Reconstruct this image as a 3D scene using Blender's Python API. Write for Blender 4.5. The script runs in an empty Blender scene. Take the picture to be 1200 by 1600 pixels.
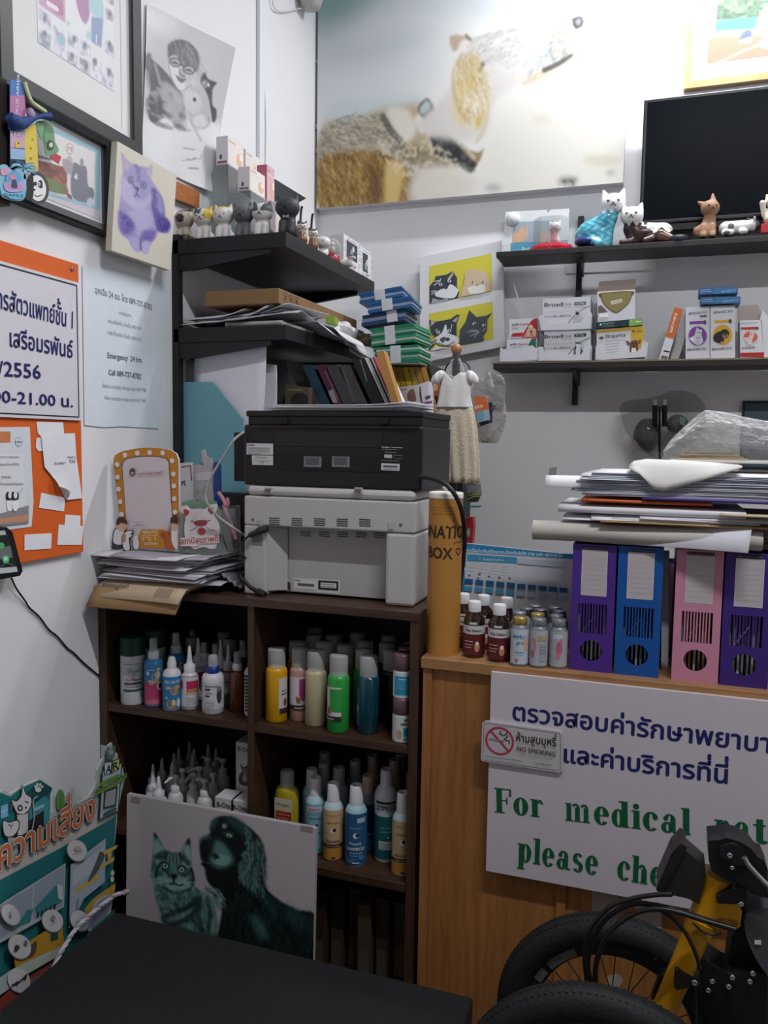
import bpy,math,random
import numpy as np
from mathutils import Vector,Matrix,Euler
random.seed(7)
S = bpy.context.scene
COL = S.collection
# ------------------------------------------------------------------ camera
FPX = 1260.0
YAW,PITCH,ROLL,EYE = math.radians(18.81),math.radians(4.97),math.radians(.87),1.40
_cy,_sy,_cp,_sp = math.cos(YAW),math.sin(YAW),math.cos(PITCH),math.sin(PITCH)
CF = Vector((-_sy*_cp,_cy*_cp,-_sp)); _r0 = Vector((_cy,_sy,0)); _u0 = _r0.cross(CF)
CR = _r0*math.cos(ROLL) + _u0*math.sin(ROLL); CU = -_r0*math.sin(ROLL) + _u0*math.cos(ROLL)
cam = bpy.data.cameras.new('camera'); camo = bpy.data.objects.new('camera',cam); COL.objects.link(camo)
cam.sensor_fit = 'VERTICAL'; cam.sensor_height = 32.0; cam.lens = 32.0*FPX/1600; cam.clip_start = .02
Mc = Matrix((CR,CU,-CF)).transposed().to_4x4(); Mc.translation = (0,0,EYE); camo.matrix_world = Mc
S.camera = camo
# ------------------------------------------------------------------ exposure, world
S.view_settings.view_transform = 'Standard'; S.view_settings.look = 'None'
S.view_settings.gamma = 1; S.view_settings.use_curve_mapping = False
S.view_settings.exposure = 0.0
W = bpy.data.worlds.new('room_air'); S.world = W; W.use_nodes = True
W.node_tree.nodes['Background'].inputs[0].default_value = (.75,.82,1,1)
W.node_tree.nodes['Background'].inputs[1].default_value = 0.02
TUBE_MAIN = 35.0      # tube on the ceiling by the back wall
TUBE_ROOM = 47.0      # second tube further into the room
S.cycles.max_bounces = 7; S.cycles.diffuse_bounces = 4; S.cycles.glossy_bounces = 3
S.cycles.transmission_bounces = 6; S.cycles.transparent_max_bounces = 12
S.cycles.caustics_reflective = False; S.cycles.caustics_refractive = False
try:
    S.cycles.use_denoising = True; S.cycles.sample_clamp_indirect = 4.0
except Exception: pass

# ------------------------------------------------------------------ measuring: a pixel of the photograph to a point on a real plane
def ray(px,py): return CF + CR*((px-600)/FPX) - CU*((py-800)/FPX)
def at(px,py,X=None,Y=None,Z=None):
    d = ray(px,py)
    t = X/d.x if X is not None else (Y/d.y if Y is not None else (Z-EYE)/d.z)
    return Vector((d.x*t,d.y*t,EYE + d.z*t))
XL,YB,YF = -1.371,3.127,1.72

# ------------------------------------------------------------------ colour and materials
def lin(h):
    if not isinstance(h,str): return tuple(h)
    h = h.lstrip('#'); h = h if len(h) == 6 else ''.join(q*2 for q in h); c = [int(h[i:i+2],16)/255 for i in (0,2,4)]
    return tuple(x/12.92 if x <= .04045 else ((x+.055)/1.055)**2.4 for x in c)
_mats = {}
def mat(h,rough=.5,metal=0.,noise=.04,scale=30.,bump=0.,trans=0.,alpha=1.,coat=0.,ior=1.45,emit=0.,sss=0.,name=None):
    key = (h,rough,metal,noise,scale,bump,trans,alpha,coat,ior,emit,sss)
    if key in _mats: return _mats[key]
    m = bpy.data.materials.new(name or 'surface_'+str(h).lstrip('#')); m.use_nodes = True
    nt = m.node_tree; b = nt.nodes['Principled BSDF']; c = lin(h)
    b.inputs['Base Color'].default_value = (*c,1); b.inputs['Roughness'].default_value = rough
    b.inputs['Metallic'].default_value = metal; b.inputs['IOR'].default_value = ior
    b.inputs['Transmission Weight'].default_value = trans; b.inputs['Alpha'].default_value = alpha
    b.inputs['Coat Weight'].default_value = coat
    if sss: b.inputs['Subsurface Weight'].default_value = sss; b.inputs['Subsurface Radius'].default_value = (.004,.003,.002)
    if emit: b.inputs['Emission Color'].default_value = (*c,1); b.inputs['Emission Strength'].default_value = emit
    if noise or bump:
        tc = nt.nodes.new('ShaderNodeTexCoord'); nz = nt.nodes.new('ShaderNodeTexNoise')
        nz.inputs['Scale'].default_value = scale; nz.inputs['Detail'].default_value = 4
        nt.links.new(tc.outputs['Object'],nz.inputs['Vector'])
        if noise:
            mx = nt.nodes.new('ShaderNodeMix'); mx.data_type = 'RGBA'
            mx.inputs[6].default_value = (*[max(0,x*(1-noise)) for x in c],1)
            mx.inputs[7].default_value = (*[min(1,x*(1+noise)) for x in c],1)
            nt.links.new(nz.outputs['Fac'],mx.inputs[0]); nt.links.new(mx.outputs[2],b.inputs['Base Color'])
        if bump:
            bp = nt.nodes.new('ShaderNodeBump'); bp.inputs['Strength'].default_value = bump; bp.inputs['Distance'].default_value = .004
            nt.links.new(nz.outputs['Fac'],bp.inputs['Height']); nt.links.new(bp.outputs[0],b.inputs['Normal'])
    _mats[key] = m; return m
def attr_mat(name,rough=.5,coat=0.,bump=0.,scale=200.):
    m = bpy.data.materials.new(name); m.use_nodes = True; nt = m.node_tree; b = nt.nodes['Principled BSDF']
    a = nt.nodes.new('ShaderNodeAttribute'); a.attribute_name = 'Col'
    nt.links.new(a.outputs['Color'],b.inputs['Base Color']); b.inputs['Roughness'].default_value = rough
    b.inputs['Coat Weight'].default_value = coat
    if bump:
        tc = nt.nodes.new('ShaderNodeTexCoord'); nz = nt.nodes.new('ShaderNodeTexNoise'); nz.inputs['Scale'].default_value = scale
        nt.links.new(tc.outputs['Object'],nz.inputs['Vector'])
        bp = nt.nodes.new('ShaderNodeBump'); bp.inputs['Strength'].default_value = bump; bp.inputs['Distance'].default_value = .002
        nt.links.new(nz.outputs['Fac'],bp.inputs['Height']); nt.links.new(bp.outputs[0],b.inputs['Normal'])
    return m
PRINT = attr_mat('printed_picture',.45); GLAZE = attr_mat('painted_glaze',.28,.3); MATTEPAINT = attr_mat('matte_paint',.6)
CLOTHM = attr_mat('woven_cloth',.9,0,.5,700)
def wood(name,a,b_,scale=(1,1,14),rough=.45,d=1.0,warp=6):
    m = bpy.data.materials.new(name); m.use_nodes = True; nt = m.node_tree; b = nt.nodes['Principled BSDF']
    tc = nt.nodes.new('ShaderNodeTexCoord'); mp = nt.nodes.new('ShaderNodeMapping'); mp.inputs['Scale'].default_value = scale
    n1 = nt.nodes.new('ShaderNodeTexNoise'); n1.inputs['Scale'].default_value = 7; n1.inputs['Detail'].default_value = 8; n1.inputs['Distortion'].default_value = .6
    n2 = nt.nodes.new('ShaderNodeTexNoise'); n2.inputs['Scale'].default_value = 55; n2.inputs['Detail'].default_value = 3
    ad = nt.nodes.new('ShaderNodeMath'); ad.operation = 'MULTIPLY_ADD'; ad.inputs[1].default_value = .45
    rp = nt.nodes.new('ShaderNodeValToRGB'); rp.color_ramp.elements[0].color = (*lin(a),1); rp.color_ramp.elements[1].color = (*lin(b_),1)
    rp.color_ramp.elements[0].position = .45; rp.color_ramp.elements[1].position = .95
    nt.links.new(tc.outputs['Object'],mp.inputs[0])
    for n in (n1,n2): nt.links.new(mp.outputs[0],n.inputs['Vector'])
    nt.links.new(n2.outputs['Fac'],ad.inputs[0]); nt.links.new(n1.outputs['Fac'],ad.inputs[2]); nt.links.new(ad.outputs[0],rp.inputs[0])
    nt.links.new(rp.outputs[0],b.inputs['Base Color']); b.inputs['Roughness'].default_value = rough
    return m
def film(name,tint='#ffffff',fac=.12,rough=.08,bump=.0,scale=25):
    """clear plastic film or glazing: mostly see-through with a glossy skin"""
    m = bpy.data.materials.new(name); m.use_nodes = True; nt = m.node_tree
    for n in list(nt.nodes):
        if n.type != 'OUTPUT_MATERIAL': nt.nodes.remove(n)
    out = nt.nodes['Material Output']; tr = nt.nodes.new('ShaderNodeBsdfTransparent'); tr.inputs[0].default_value = (*lin(tint),1)
    pb = nt.nodes.new('ShaderNodeBsdfPrincipled'); pb.inputs['Base Color'].default_value = (.9,.9,.9,1); pb.inputs['Roughness'].default_value = rough
    fr = nt.nodes.new('ShaderNodeFresnel'); fr.inputs['IOR'].default_value = 1.45
    ad = nt.nodes.new('ShaderNodeMath'); ad.operation = 'ADD'; ad.inputs[1].default_value = fac; ad.use_clamp = True
    mx = nt.nodes.new('ShaderNodeMixShader'); nt.links.new(fr.outputs[0],ad.inputs[0])
    ge = nt.nodes.new('ShaderNodeNewGeometry'); fc = nt.nodes.new('ShaderNodeMath'); fc.operation = 'SUBTRACT'; fc.inputs[0].default_value = 1; nt.links.new(ge.outputs['Backfacing'],fc.inputs[1])
    ml = nt.nodes.new('ShaderNodeMath'); ml.operation = 'MULTIPLY'; nt.links.new(ad.outputs[0],ml.inputs[0]); nt.links.new(fc.outputs[0],ml.inputs[1]); nt.links.new(ml.outputs[0],mx.inputs[0])
    nt.links.new(tr.outputs[0],mx.inputs[1]); nt.links.new(pb.outputs[0],mx.inputs[2]); nt.links.new(mx.outputs[0],out.inputs[0])
    if bump:
        tc = nt.nodes.new('ShaderNodeTexCoord'); nz = nt.nodes.new('ShaderNodeTexNoise'); nz.inputs['Scale'].default_value = scale; nz.inputs['Detail'].default_value = 3
        nt.links.new(tc.outputs['Object'],nz.inputs['Vector'])
        bp = nt.nodes.new('ShaderNodeBump'); bp.inputs['Strength'].default_value = bump; bp.inputs['Distance'].default_value = .02
        nt.links.new(nz.outputs['Fac'],bp.inputs['Height']); nt.links.new(bp.outputs[0],pb.inputs['Normal']); nt.links.new(bp.outputs[0],fr.inputs['Normal'])
    return m
GLASS = film('clear_glazing','#ffffff',.01,.04)
ACRYL = film('clear_acrylic','#e6eaea',.13,.06)
BAG = film('crinkled_clear_bag','#d6d6d2',.16,.10,1.,30)
WHITE = mat('#e9e9ec',.55); PAPER = mat('#e6e6ec',.7); BLACK = mat('#141416',.45); INK = mat('#1b1b22',.6,noise=0)
NAVY = mat('#1d2160',.5,noise=0); DGREEN = mat('#0b5a35',.5,noise=0)

# ------------------------------------------------------------------ text
_tc = {}
_UP = set('\u0e31\u0e34\u0e35\u0e36\u0e37\u0e47\u0e4d'); _TONE = set('\u0e48\u0e49\u0e4a\u0e4b\u0e4c')
def _raw(s,bold,shear):
    k = (s,bold,shear)
    if k in _tc: return _tc[k]
    c = bpy.data.curves.new('lettering','FONT'); c.body = s; c.resolution_u = 2; c.offset = bold; c.shear = shear
    o = bpy.data.objects.new('lettering',c); COL.objects.link(o)
    dg = bpy.context.evaluated_depsgraph_get(); dg.update(); e = o.evaluated_get(dg); m = e.to_mesh()
    r = ([(v.co.x,v.co.y) for v in m.vertices],[tuple(p.vertices) for p in m.polygons]); e.to_mesh_clear()
    bpy.data.objects.remove(o); bpy.data.curves.remove(c); _tc[k] = r; return r
def glyphs(s,bold=0.,shear=0.):
    """flat lettering, 1 unit high; tone marks lifted over upper vowels"""
    plain,lifted = '',[]
    for ch in s:
        if ch in _TONE and plain and plain[-1] in _UP: lifted.append((len(plain),ch))
        else: plain += ch
    V,F = _raw(plain,bold,shear); V,F = list(V),list(F)
    for i,ch in lifted:
        bar = _raw('|',0,0)[0]; pre = _raw(plain[:i]+'|',0,0)[0]
        x = max(p[0] for p in pre) - max(p[0] for p in bar); v,f = _raw(ch,bold,shear); n = len(V)
        V += [(a+x,b+.2) for a,b in v]; F += [tuple(j+n for j in q) for q in f]
    return V,F

# ------------------------------------------------------------------ mesh builder
def frame(o,u,v):
    u = Vector(u).normalized(); v = Vector(v); v = (v - u*v.dot(u)).normalized(); return (Vector(o),u,v,u.cross(v))
class MB:
    def __init__(s): s.v = []; s.f = []; s.mi = []; s.sm = []; s.mats = []; s.col = None; s.M = None
    def add(s,verts,faces,m,smooth=False,cols=None):
        if m not in s.mats: s.mats.append(m)
        k = s.mats.index(m); n = len(s.v)
        if s.M is not None: verts = [s.M @ Vector(p) for p in verts]
        s.v += [tuple(p) for p in verts]; s.f += [tuple(i+n for i in q) for q in faces]
        s.mi += [k]*len(faces); s.sm += [smooth]*len(faces)
        if cols is not None or s.col is not None:
            if s.col is None: s.col = [(1,1,1)]*n
            s.col += list(cols) if cols is not None else [(1,1,1)]*len(verts)
        return s
    def box(s,x0,x1,y0,y1,z0,z1,m,M=None):
        p = [Vector((x,y,z)) for x in (x0,x1) for y in (y0,y1) for z in (z0,z1)]
        if M is not None: p = [M @ q for q in p]
        return s.add(p,[(0,1,3,2),(4,6,7,5),(0,4,5,1),(2,3,7,6),(0,2,6,4),(1,5,7,3)],m)
    def lathe(s,prof,m,n=24,c=(0,0,0),cap=True,smooth=True,M=None,sx=1.,sy=1.):
        vs = []; fs = []
        for r,z in prof:
            for i in range(n):
                a = 2*math.pi*i/n; p = Vector((r*math.cos(a)*sx,r*math.sin(a)*sy,z))
                vs.append((M @ p if M is not None else p) + Vector(c))
        for j in range(len(prof)-1):
            for i in range(n): fs.append((j*n+i,j*n+(i+1) % n,(j+1)*n+(i+1) % n,(j+1)*n+i))
        s.add(vs,fs,m,smooth)
        if cap:
            k = len(prof)-1
            caps = []
            if prof[0][0] > 1e-6: caps.append((vs[:n],[tuple(range(n-1,-1,-1))]))
            if prof[k][0] > 1e-6: caps.append((vs[k*n:],[tuple(range(n))]))
            for a,b in caps: s.add(a,b,m,False)
        return s
    def tube(s,path,r,m,n=8,cap=True):
        P = [Vector(p) for p in path]; R = r if isinstance(r,(list,tuple)) else [r]*len(P)
        T = [(P[min(i+1,len(P)-1)]-P[max(i-1,0)]).normalized() for i in range(len(P))]
        a = Vector((0,0,1)) if abs(T[0].z) < .9 else Vector((1,0,0)); u = T[0].cross(a).normalized(); vs = []; fs = []
        for i,p in enumerate(P):
            u = (u - T[i]*u.dot(T[i])).normalized(); w = T[i].cross(u)
            vs += [p + (u*math.cos(2*math.pi*k/n) + w*math.sin(2*math.pi*k/n))*R[i] for k in range(n)]
        for i in range(len(P)-1):
            for k in range(n): fs.append((i*n+k,i*n+(k+1) % n,(i+1)*n+(k+1) % n,(i+1)*n+k))
        s.add(vs,fs,m,True)
        if cap: s.add(vs[:n],[tuple(range(n-1,-1,-1))],m); s.add(vs[-n:],[tuple(range(n))],m)
        return s
    def ell(s,c,r,m,n=16,k=10,M=None,smooth=True):
        vs = []; fs = []
        for j in range(k+1):
            t = math.pi*j/k
            for i in range(n):
                a = 2*math.pi*i/n; p = Vector((r[0]*math.sin(t)*math.cos(a),r[1]*math.sin(t)*math.sin(a),-r[2]*math.cos(t)))
                vs.append((M @ p if M is not None else p) + Vector(c))
        for j in range(k):
            for i in range(n): fs.append((j*n+i,j*n+(i+1) % n,(j+1)*n+(i+1) % n,(j+1)*n+i))
        return s.add(vs,fs,m,smooth)
    def poly(s,pts,fr,m,off=0.):
        O,U,V,N = fr; return s.add([O+U*a+V*b+N*off for a,b in pts],[tuple(range(len(pts)))],m)
    def prism(s,pts,fr,th,m,side=None):
        """solid with outline pts on frame fr, front at 0, back at -th"""
        O,U,V,N = fr; n = len(pts)
        ar = sum(pts[i][0]*pts[(i+1) % n][1]-pts[(i+1) % n][0]*pts[i][1] for i in range(n))
        if ar < 0: pts = pts[::-1]
        a = [O+U*p+V*q for p,q in pts]; b = [p-N*th for p in a]
        s.add(a,[tuple(range(n))],m); s.add(b,[tuple(range(n-1,-1,-1))],side or m)
        return s.add(a+b,[(i,n+i,n+(i+1) % n,(i+1) % n) for i in range(n)],side or m)
    def text(s,t,fr,size,m,x=0.,y=0.,align='c',bold=0.,shear=0.,off=.0006,width=None,rot=0.,cyl=None):
        """lettering on a frame; cyl=(radius, angle) bends it round an upright can centred on the frame's origin"""
        if bold > .012:   # heavy lettering: the same letters laid over each other with tiny shifts
            for i,(dx,dy) in enumerate(((0,0),(bold*.8,0),(-bold*.8,0),(0,bold*.7),(0,-bold*.7))):
                k = size if width is None else width/max(1e-6,max(p[0] for p in glyphs(t,0,shear)[0])-min(p[0] for p in glyphs(t,0,shear)[0])); c,sn = math.cos(rot),math.sin(rot); ax,ay = dx*k,dy*size
                s.text(t,fr,size,m,x+ax*c-ay*sn,y+ax*sn+ay*c,align,0,shear,off+i*.00003,width,rot,cyl)
            return s
        V,F = glyphs(t,bold,shear)
        if not V: return s
        x0,x1 = min(p[0] for p in V),max(p[0] for p in V); k = size; kx = size if width is None else width/(x1-x0)
        ox = {'c': (x0+x1)/2,'l': x0,'r': x1}[align]; c,sn = math.cos(rot),math.sin(rot); P = []
        for a,b in V:
            a,b = (a-ox)*kx,b*k; a,b = a*c-b*sn+x,a*sn+b*c+y
            if cyl: r,ph = cyl; g = ph + a/r; P.append(fr[0]+Vector(((r+off)*math.cos(g),(r+off)*math.sin(g),b)))
            else: O,U,W_,N = fr; P.append(O+U*a+W_*b+N*off)
        return s.add(P,F,m)
    def patch(s,c,r,z0,z1,a0,a1,m,n=10,off=.0004):
        """a label wrapped on an upright can"""
        n = max(2,int(abs(a1-a0)*13))
        vs = []; fs = []
        for i in range(n+1):
            a = a0+(a1-a0)*i/n
            for z in (z0,z1): vs.append((c[0]+(r+off)*math.cos(a),c[1]+(r+off)*math.sin(a),c[2]+z))
        for i in range(n): fs.append((2*i,2*i+2,2*i+3,2*i+1))
        return s.add(vs,fs,m,True)
    def grid(s,fn,nu,nv,m,smooth=True,cols=None):
        vs = [fn(i/nu,j/nv) for j in range(nv+1) for i in range(nu+1)]
        fs = [(j*(nu+1)+i,j*(nu+1)+i+1,(j+1)*(nu+1)+i+1,(j+1)*(nu+1)+i) for j in range(nv) for i in range(nu)]
        return s.add(vs,fs,m,smooth,cols)
    def build(s,name,parent=None,world=True,bevel=0.,solid=0.,seg=2):
        me = bpy.data.meshes.new(name); vs = s.v
        o = bpy.data.objects.new(name,me); COL.objects.link(o)
        if parent is not None:
            o.parent = parent
            if world:
                Mi = wm(parent).inverted(); vs = [tuple(Mi @ Vector(p)) for p in vs]
        me.from_pydata(vs,[],s.f)
        for m in s.mats: me.materials.append(m)
        me.polygons.foreach_set('material_index',s.mi); me.polygons.foreach_set('use_smooth',s.sm)
        if s.col is not None:
            a = me.color_attributes.new('Col','FLOAT_COLOR','POINT')
            a.data.foreach_set('color',np.hstack([np.array(s.col,dtype=np.float32),np.ones((len(s.col),1),np.float32)]).ravel())
        me.update()
        if solid: q = o.modifiers.new('thickness','SOLIDIFY'); q.thickness = solid; q.offset = 0
        if bevel:
            q = o.modifiers.new('rounded_edges','BEVEL'); q.width = bevel; q.segments = seg; q.limit_method = 'ANGLE'; q.harden_normals = False
        return o
def wm(o):
    M = Matrix.LocRotScale(o.location,o.rotation_euler,o.scale)
    return wm(o.parent) @ M if o.parent else M
def tag(o,label=None,cat=None,group=None,kind=None):
    if label: o['label'] = label
    if cat: o['category'] = cat
    if group: o['group'] = group
    if kind: o['kind'] = kind
    return o
def thing(name,label,cat,loc=(0,0,0),rz=0.,group=None):
    o = bpy.data.objects.new(name,None); COL.objects.link(o); o.location = loc; o.rotation_euler = (0,0,rz); o.empty_display_size = .02
    return tag(o,label,cat,group)
def dup(root,loc=None,rz=None,label=None,group=None,rot=None):
    def cp(o,par):
        c = o.copy(); COL.objects.link(c)
        if par is not None: c.parent = par
        for ch in kids(o): cp(ch,c)
        return c
    r = cp(root,None)
    if loc is not None: r.location = loc
    if rz is not None: r.rotation_euler = (0,0,rz)
    if rot is not None: r.rotation_euler = rot
    if label: r['label'] = label
    if group: r['group'] = group
    return r
def kids(o): return [c for c in COL.objects if c.parent == o]
def struct(name,mb,**k): return tag(mb.build(name,**k),kind='structure')
def smooth_curve(pts,n=8,closed=False):
    P = [Vector(p) for p in pts]; m = len(P); out = []
    for i in range(m if closed else m-1):
        p0,p1,p2,p3 = (P[(i+k-1) % m] for k in range(4)) if closed else (P[max(i-1,0)],P[i],P[i+1],P[min(i+2,m-1)])
        for k in range(n):
            t = k/n; out.append(.5*((2*p1)+(p2-p0)*t+(2*p0-5*p1+4*p2-p3)*t*t+(3*p1-p0-3*p2+p3)*t**3))
    if not closed: out.append(P[-1])
    return out

# ------------------------------------------------------------------ printed pictures: colours laid on a fine mesh
class Pic:
    """w x h cells; coordinates given in any plane by a mapping to 0..1 across and 0..1 down"""
    def __init__(s,w,h,bg,to=None):
        s.w,s.h = w,h; s.to = to or (lambda x,y: (x,y)); s.a = np.ones((h+1,w+1,3),np.float32)*np.array(lin(bg),np.float32)
        yy,xx = np.mgrid[0:h+1,0:w+1]; s.x = xx.astype(np.float32); s.y = yy.astype(np.float32); s.rng = np.random.default_rng(w*7+h)
    def p(s,q): u,v = s.to(*q); return (u*s.w,v*s.h)
    def blend(s,mask,col): s.a = s.a*(1-mask[...,None]) + np.array(lin(col),np.float32)*mask[...,None]; return s
    def blur(s,k,n):
        def box(k,r,ax):
            k = np.moveaxis(k,ax,0); p = np.concatenate([np.repeat(k[:1],r+1,0),k,np.repeat(k[-1:],r,0)]); c = np.cumsum(p,0,dtype=np.float64)
            return np.moveaxis(((c[2*r+1:]-c[:-2*r-1])/(2*r+1)).astype(np.float32),0,ax)
        for _ in range(2 if n < 4 else 3):
            for ax in (0,1): k = box(k,1 if n < 4 else max(1,int(n*.55)),ax)
            if n == 1: break
        return k
    def soften(s,n=2,mask=None):
        b = np.stack([s.blur(s.a[...,i],n) for i in range(3)],-1); s.a = b if mask is None else s.a*(1-mask[...,None])+b*mask[...,None]; return s
    def mask(s,pts,curve=True,soft=1):
        q = [s.p(a) for a in pts]
        if curve: q = [(v.x,v.y) for v in smooth_curve([(a,b,0) for a,b in q],6,True)]
        k = np.zeros_like(s.x,bool); n = len(q)
        for i in range(n):
            (x0,y0),(x1,y1) = q[i],q[(i+1) % n]
            if y0 == y1: continue
            c = ((s.y < y0) != (s.y < y1)); k ^= c & (s.x < (x1-x0)*(s.y-y0)/(y1-y0)+x0)
        return s.blur(k.astype(np.float32),soft) if soft else k.astype(np.float32)
    def poly(s,pts,col,curve=True,soft=1,al=1.): return s.blend(s.mask(pts,curve,soft)*al,col)
    def ell(s,c,rx,ry,col,rot=0.,soft=1,al=1.):
        return s.poly([(c[0]+rx*math.cos(t)*math.cos(rot)-ry*math.sin(t)*math.sin(rot),c[1]+rx*math.cos(t)*math.sin(rot)+ry*math.sin(t)*math.cos(rot)) for t in np.linspace(0,2*math.pi,17)[:-1]],col,True,soft,al)
    def line(s,pts,wd,col,al=1.,curve=True):
        q = [s.p(a) for a in pts]; e = s.p((pts[0][0]+wd,pts[0][1])); r = max(.6,abs(e[0]-q[0][0])/2)
        if curve and len(q) > 2: q = [(v.x,v.y) for v in smooth_curve([(a,b,0) for a,b in q],5)]
        d = np.full_like(s.x,1e9)
        for (x0,y0),(x1,y1) in zip(q,q[1:]):
            L = (x1-x0)**2+(y1-y0)**2+1e-9; t = np.clip(((s.x-x0)*(x1-x0)+(s.y-y0)*(y1-y0))/L,0,1)
            d = np.minimum(d,np.hypot(s.x-x0-t*(x1-x0),s.y-y0-t*(y1-y0)))
        return s.blend(np.clip(r+.5-d,0,1)*al,col)
    def hairs(s,mask,n,ln,ang,cols,wd=1.,al=.7,jit=.35):
        """short strokes of fur inside a mask; ang in radians or a function of cell x, y"""
        ys,xs = np.nonzero(mask > .5)
        if not len(xs): return s
        for i in s.rng.integers(0,len(xs),n):
            x,y = xs[i],ys[i]; t = (ang(x/s.w,y/s.h) if callable(ang) else ang) + s.rng.normal(0,jit); L = ln*s.w*s.rng.uniform(.5,1.3)
            c = np.array(lin(cols[s.rng.integers(len(cols))]),np.float32); k = int(L*1.5)+2
            for u in np.linspace(0,1,k):
                a,b = int(x+math.cos(t)*L*u),int(y+math.sin(t)*L*u)
                if 0 <= a <= s.w and 0 <= b <= s.h: s.a[b,a] = s.a[b,a]*(1-al)+c*al
                if wd > 1 and 0 <= a <= s.w and 0 <= b+1 <= s.h: s.a[b+1,a] = s.a[b+1,a]*(1-al)+c*al
        return s
    def noise(s,mask,cell,cols,al=.5,thr=.5):
        """mottled patches inside a mask"""
        g = s.rng.random((int(s.h/cell)+3,int(s.w/cell)+3)).astype(np.float32); fx,fy = s.x/cell,s.y/cell
        ix,iy = fx.astype(int),fy.astype(int); u,v = fx-ix,fy-iy; u = u*u*(3-2*u); v = v*v*(3-2*v)
        k = (g[iy,ix]*(1-u)+g[iy,ix+1]*u)*(1-v)+(g[iy+1,ix]*(1-u)+g[iy+1,ix+1]*u)*v
        return s.blend(np.clip((k-thr)*4+.5,0,1)*mask*al,cols)
    def put(s,mb,fn,m=None,flip=False):
        """fn(u, v) gives the point for 0..1 across, 0..1 down"""
        mb.grid(fn,s.w,s.h,m or PRINT,True,[tuple(c) for c in s.a.reshape(-1,3)]);
        return mb
def quadmap(tl,tr,br,bl):
    """mapping of photograph pixels to 0..1 coordinates inside a quadrilateral"""
    src = [tl,tr,br,bl]; dst = [(0,0),(1,0),(1,1),(0,1)]; A = []; B = []
    for (x,y),(u,v) in zip(src,dst):
        A += [[x,y,1,0,0,0,-u*x,-u*y],[0,0,0,x,y,1,-v*x,-v*y]]; B += [u,v]
    h = np.linalg.solve(np.array(A,float),np.array(B,float))
    return lambda x,y: ((h[0]*x+h[1]*y+h[2])/(h[6]*x+h[7]*y+1),(h[3]*x+h[4]*y+h[5])/(h[6]*x+h[7]*y+1))

# ------------------------------------------------------------------ rounded solids from blended shapes (surface nets)
def sd_ell(P,c,r,R=None):
    q = P-np.array(c)
    if R is not None: q = q @ np.array(R)
    r = np.array(r); k0 = np.linalg.norm(q/r,axis=-1); k1 = np.linalg.norm(q/(r*r),axis=-1)+1e-9
    return k0*(k0-1)/k1
def sd_cap(P,a,b,ra,rb=None):
    a,b = np.array(a,float),np.array(b,float); rb = ra if rb is None else rb
    t = np.clip(((P-a)@(b-a))/((b-a)@(b-a)),0,1); return np.linalg.norm(P-a-t[...,None]*(b-a),axis=-1)-(ra+(rb-ra)*t)
def smin(a,b,k): h = np.clip(.5+.5*(b-a)/k,0,1); return b*(1-h)+a*h-k*h*(1-h)
def sd_mesh(fn,lo,hi,n=44):
    lo,hi = np.array(lo,float),np.array(hi,float); st = max(hi-lo)/n; dim = np.ceil((hi-lo)/st).astype(int)+2
    g = np.stack(np.meshgrid(*[lo[i]-st/2+st*np.arange(dim[i]+1) for i in range(3)],indexing='ij'),-1)
    D = fn(g); sg = D < 0; nx,ny,nz = dim
    acc = np.zeros((nx,ny,nz,3)); cnt = np.zeros((nx,ny,nz))
    for ax in range(3):
        for a in (0,1):
            for b in (0,1):
                o = [a,b]; o.insert(ax,0); e = [a,b]; e.insert(ax,1)
                s0 = tuple(slice(o[i],o[i]+dim[i]) for i in range(3)); s1 = tuple(slice(e[i],e[i]+dim[i]) for i in range(3))
                d0,d1 = D[s0],D[s1]; c = (d0 < 0) != (d1 < 0); t = np.where(c,d0/np.where(c,d0-d1,1),0)
                acc += np.where(c[...,None],g[s0]+t[...,None]*(g[s1]-g[s0]),0); cnt += c
    on = cnt > 0; idx = -np.ones(dim,int); idx[on] = np.arange(on.sum()); V = acc[on]/cnt[on][:,None]; F = []
    for ax in range(3):
        b_,c_ = [(1,2),(2,0),(0,1)][ax]
        sl = [slice(1,-1)]*3; sl[ax] = slice(0,dim[ax]); s0 = tuple(slice(0,dim[i]) if i == ax else slice(1,dim[i]) for i in range(3))
        s1 = tuple(slice(1,dim[i]+1) if i == ax else slice(1,dim[i]) for i in range(3)); c = np.argwhere(sg[s0] != sg[s1])
        for q in c:
            q = q + np.array([0 if i == ax else 1 for i in range(3)]); q2 = q.copy(); q2[ax] += 1; inside = sg[tuple(q)]
            e = np.zeros((2,3),int); e[0][b_] = 1; e[1][c_] = 1
            k = [idx[tuple(q-e[0]-e[1])],idx[tuple(q-e[1])],idx[tuple(q)],idx[tuple(q-e[0])]]
            if min(k) < 0: continue
            F.append(tuple(k) if inside else tuple(k[::-1]))
    return V,F
def sculpt(name,parent,fn,lo,hi,colfn,n=44,m=None):
    """one smooth body, in its thing's own coordinates, painted by position"""
    V,F = sd_mesh(fn,lo,hi,n); mb = MB(); mb.add([tuple(p) for p in V],F,m or GLAZE,True,[lin(colfn(*p)) for p in V])
    return mb.build(name,parent,world=False)
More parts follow.
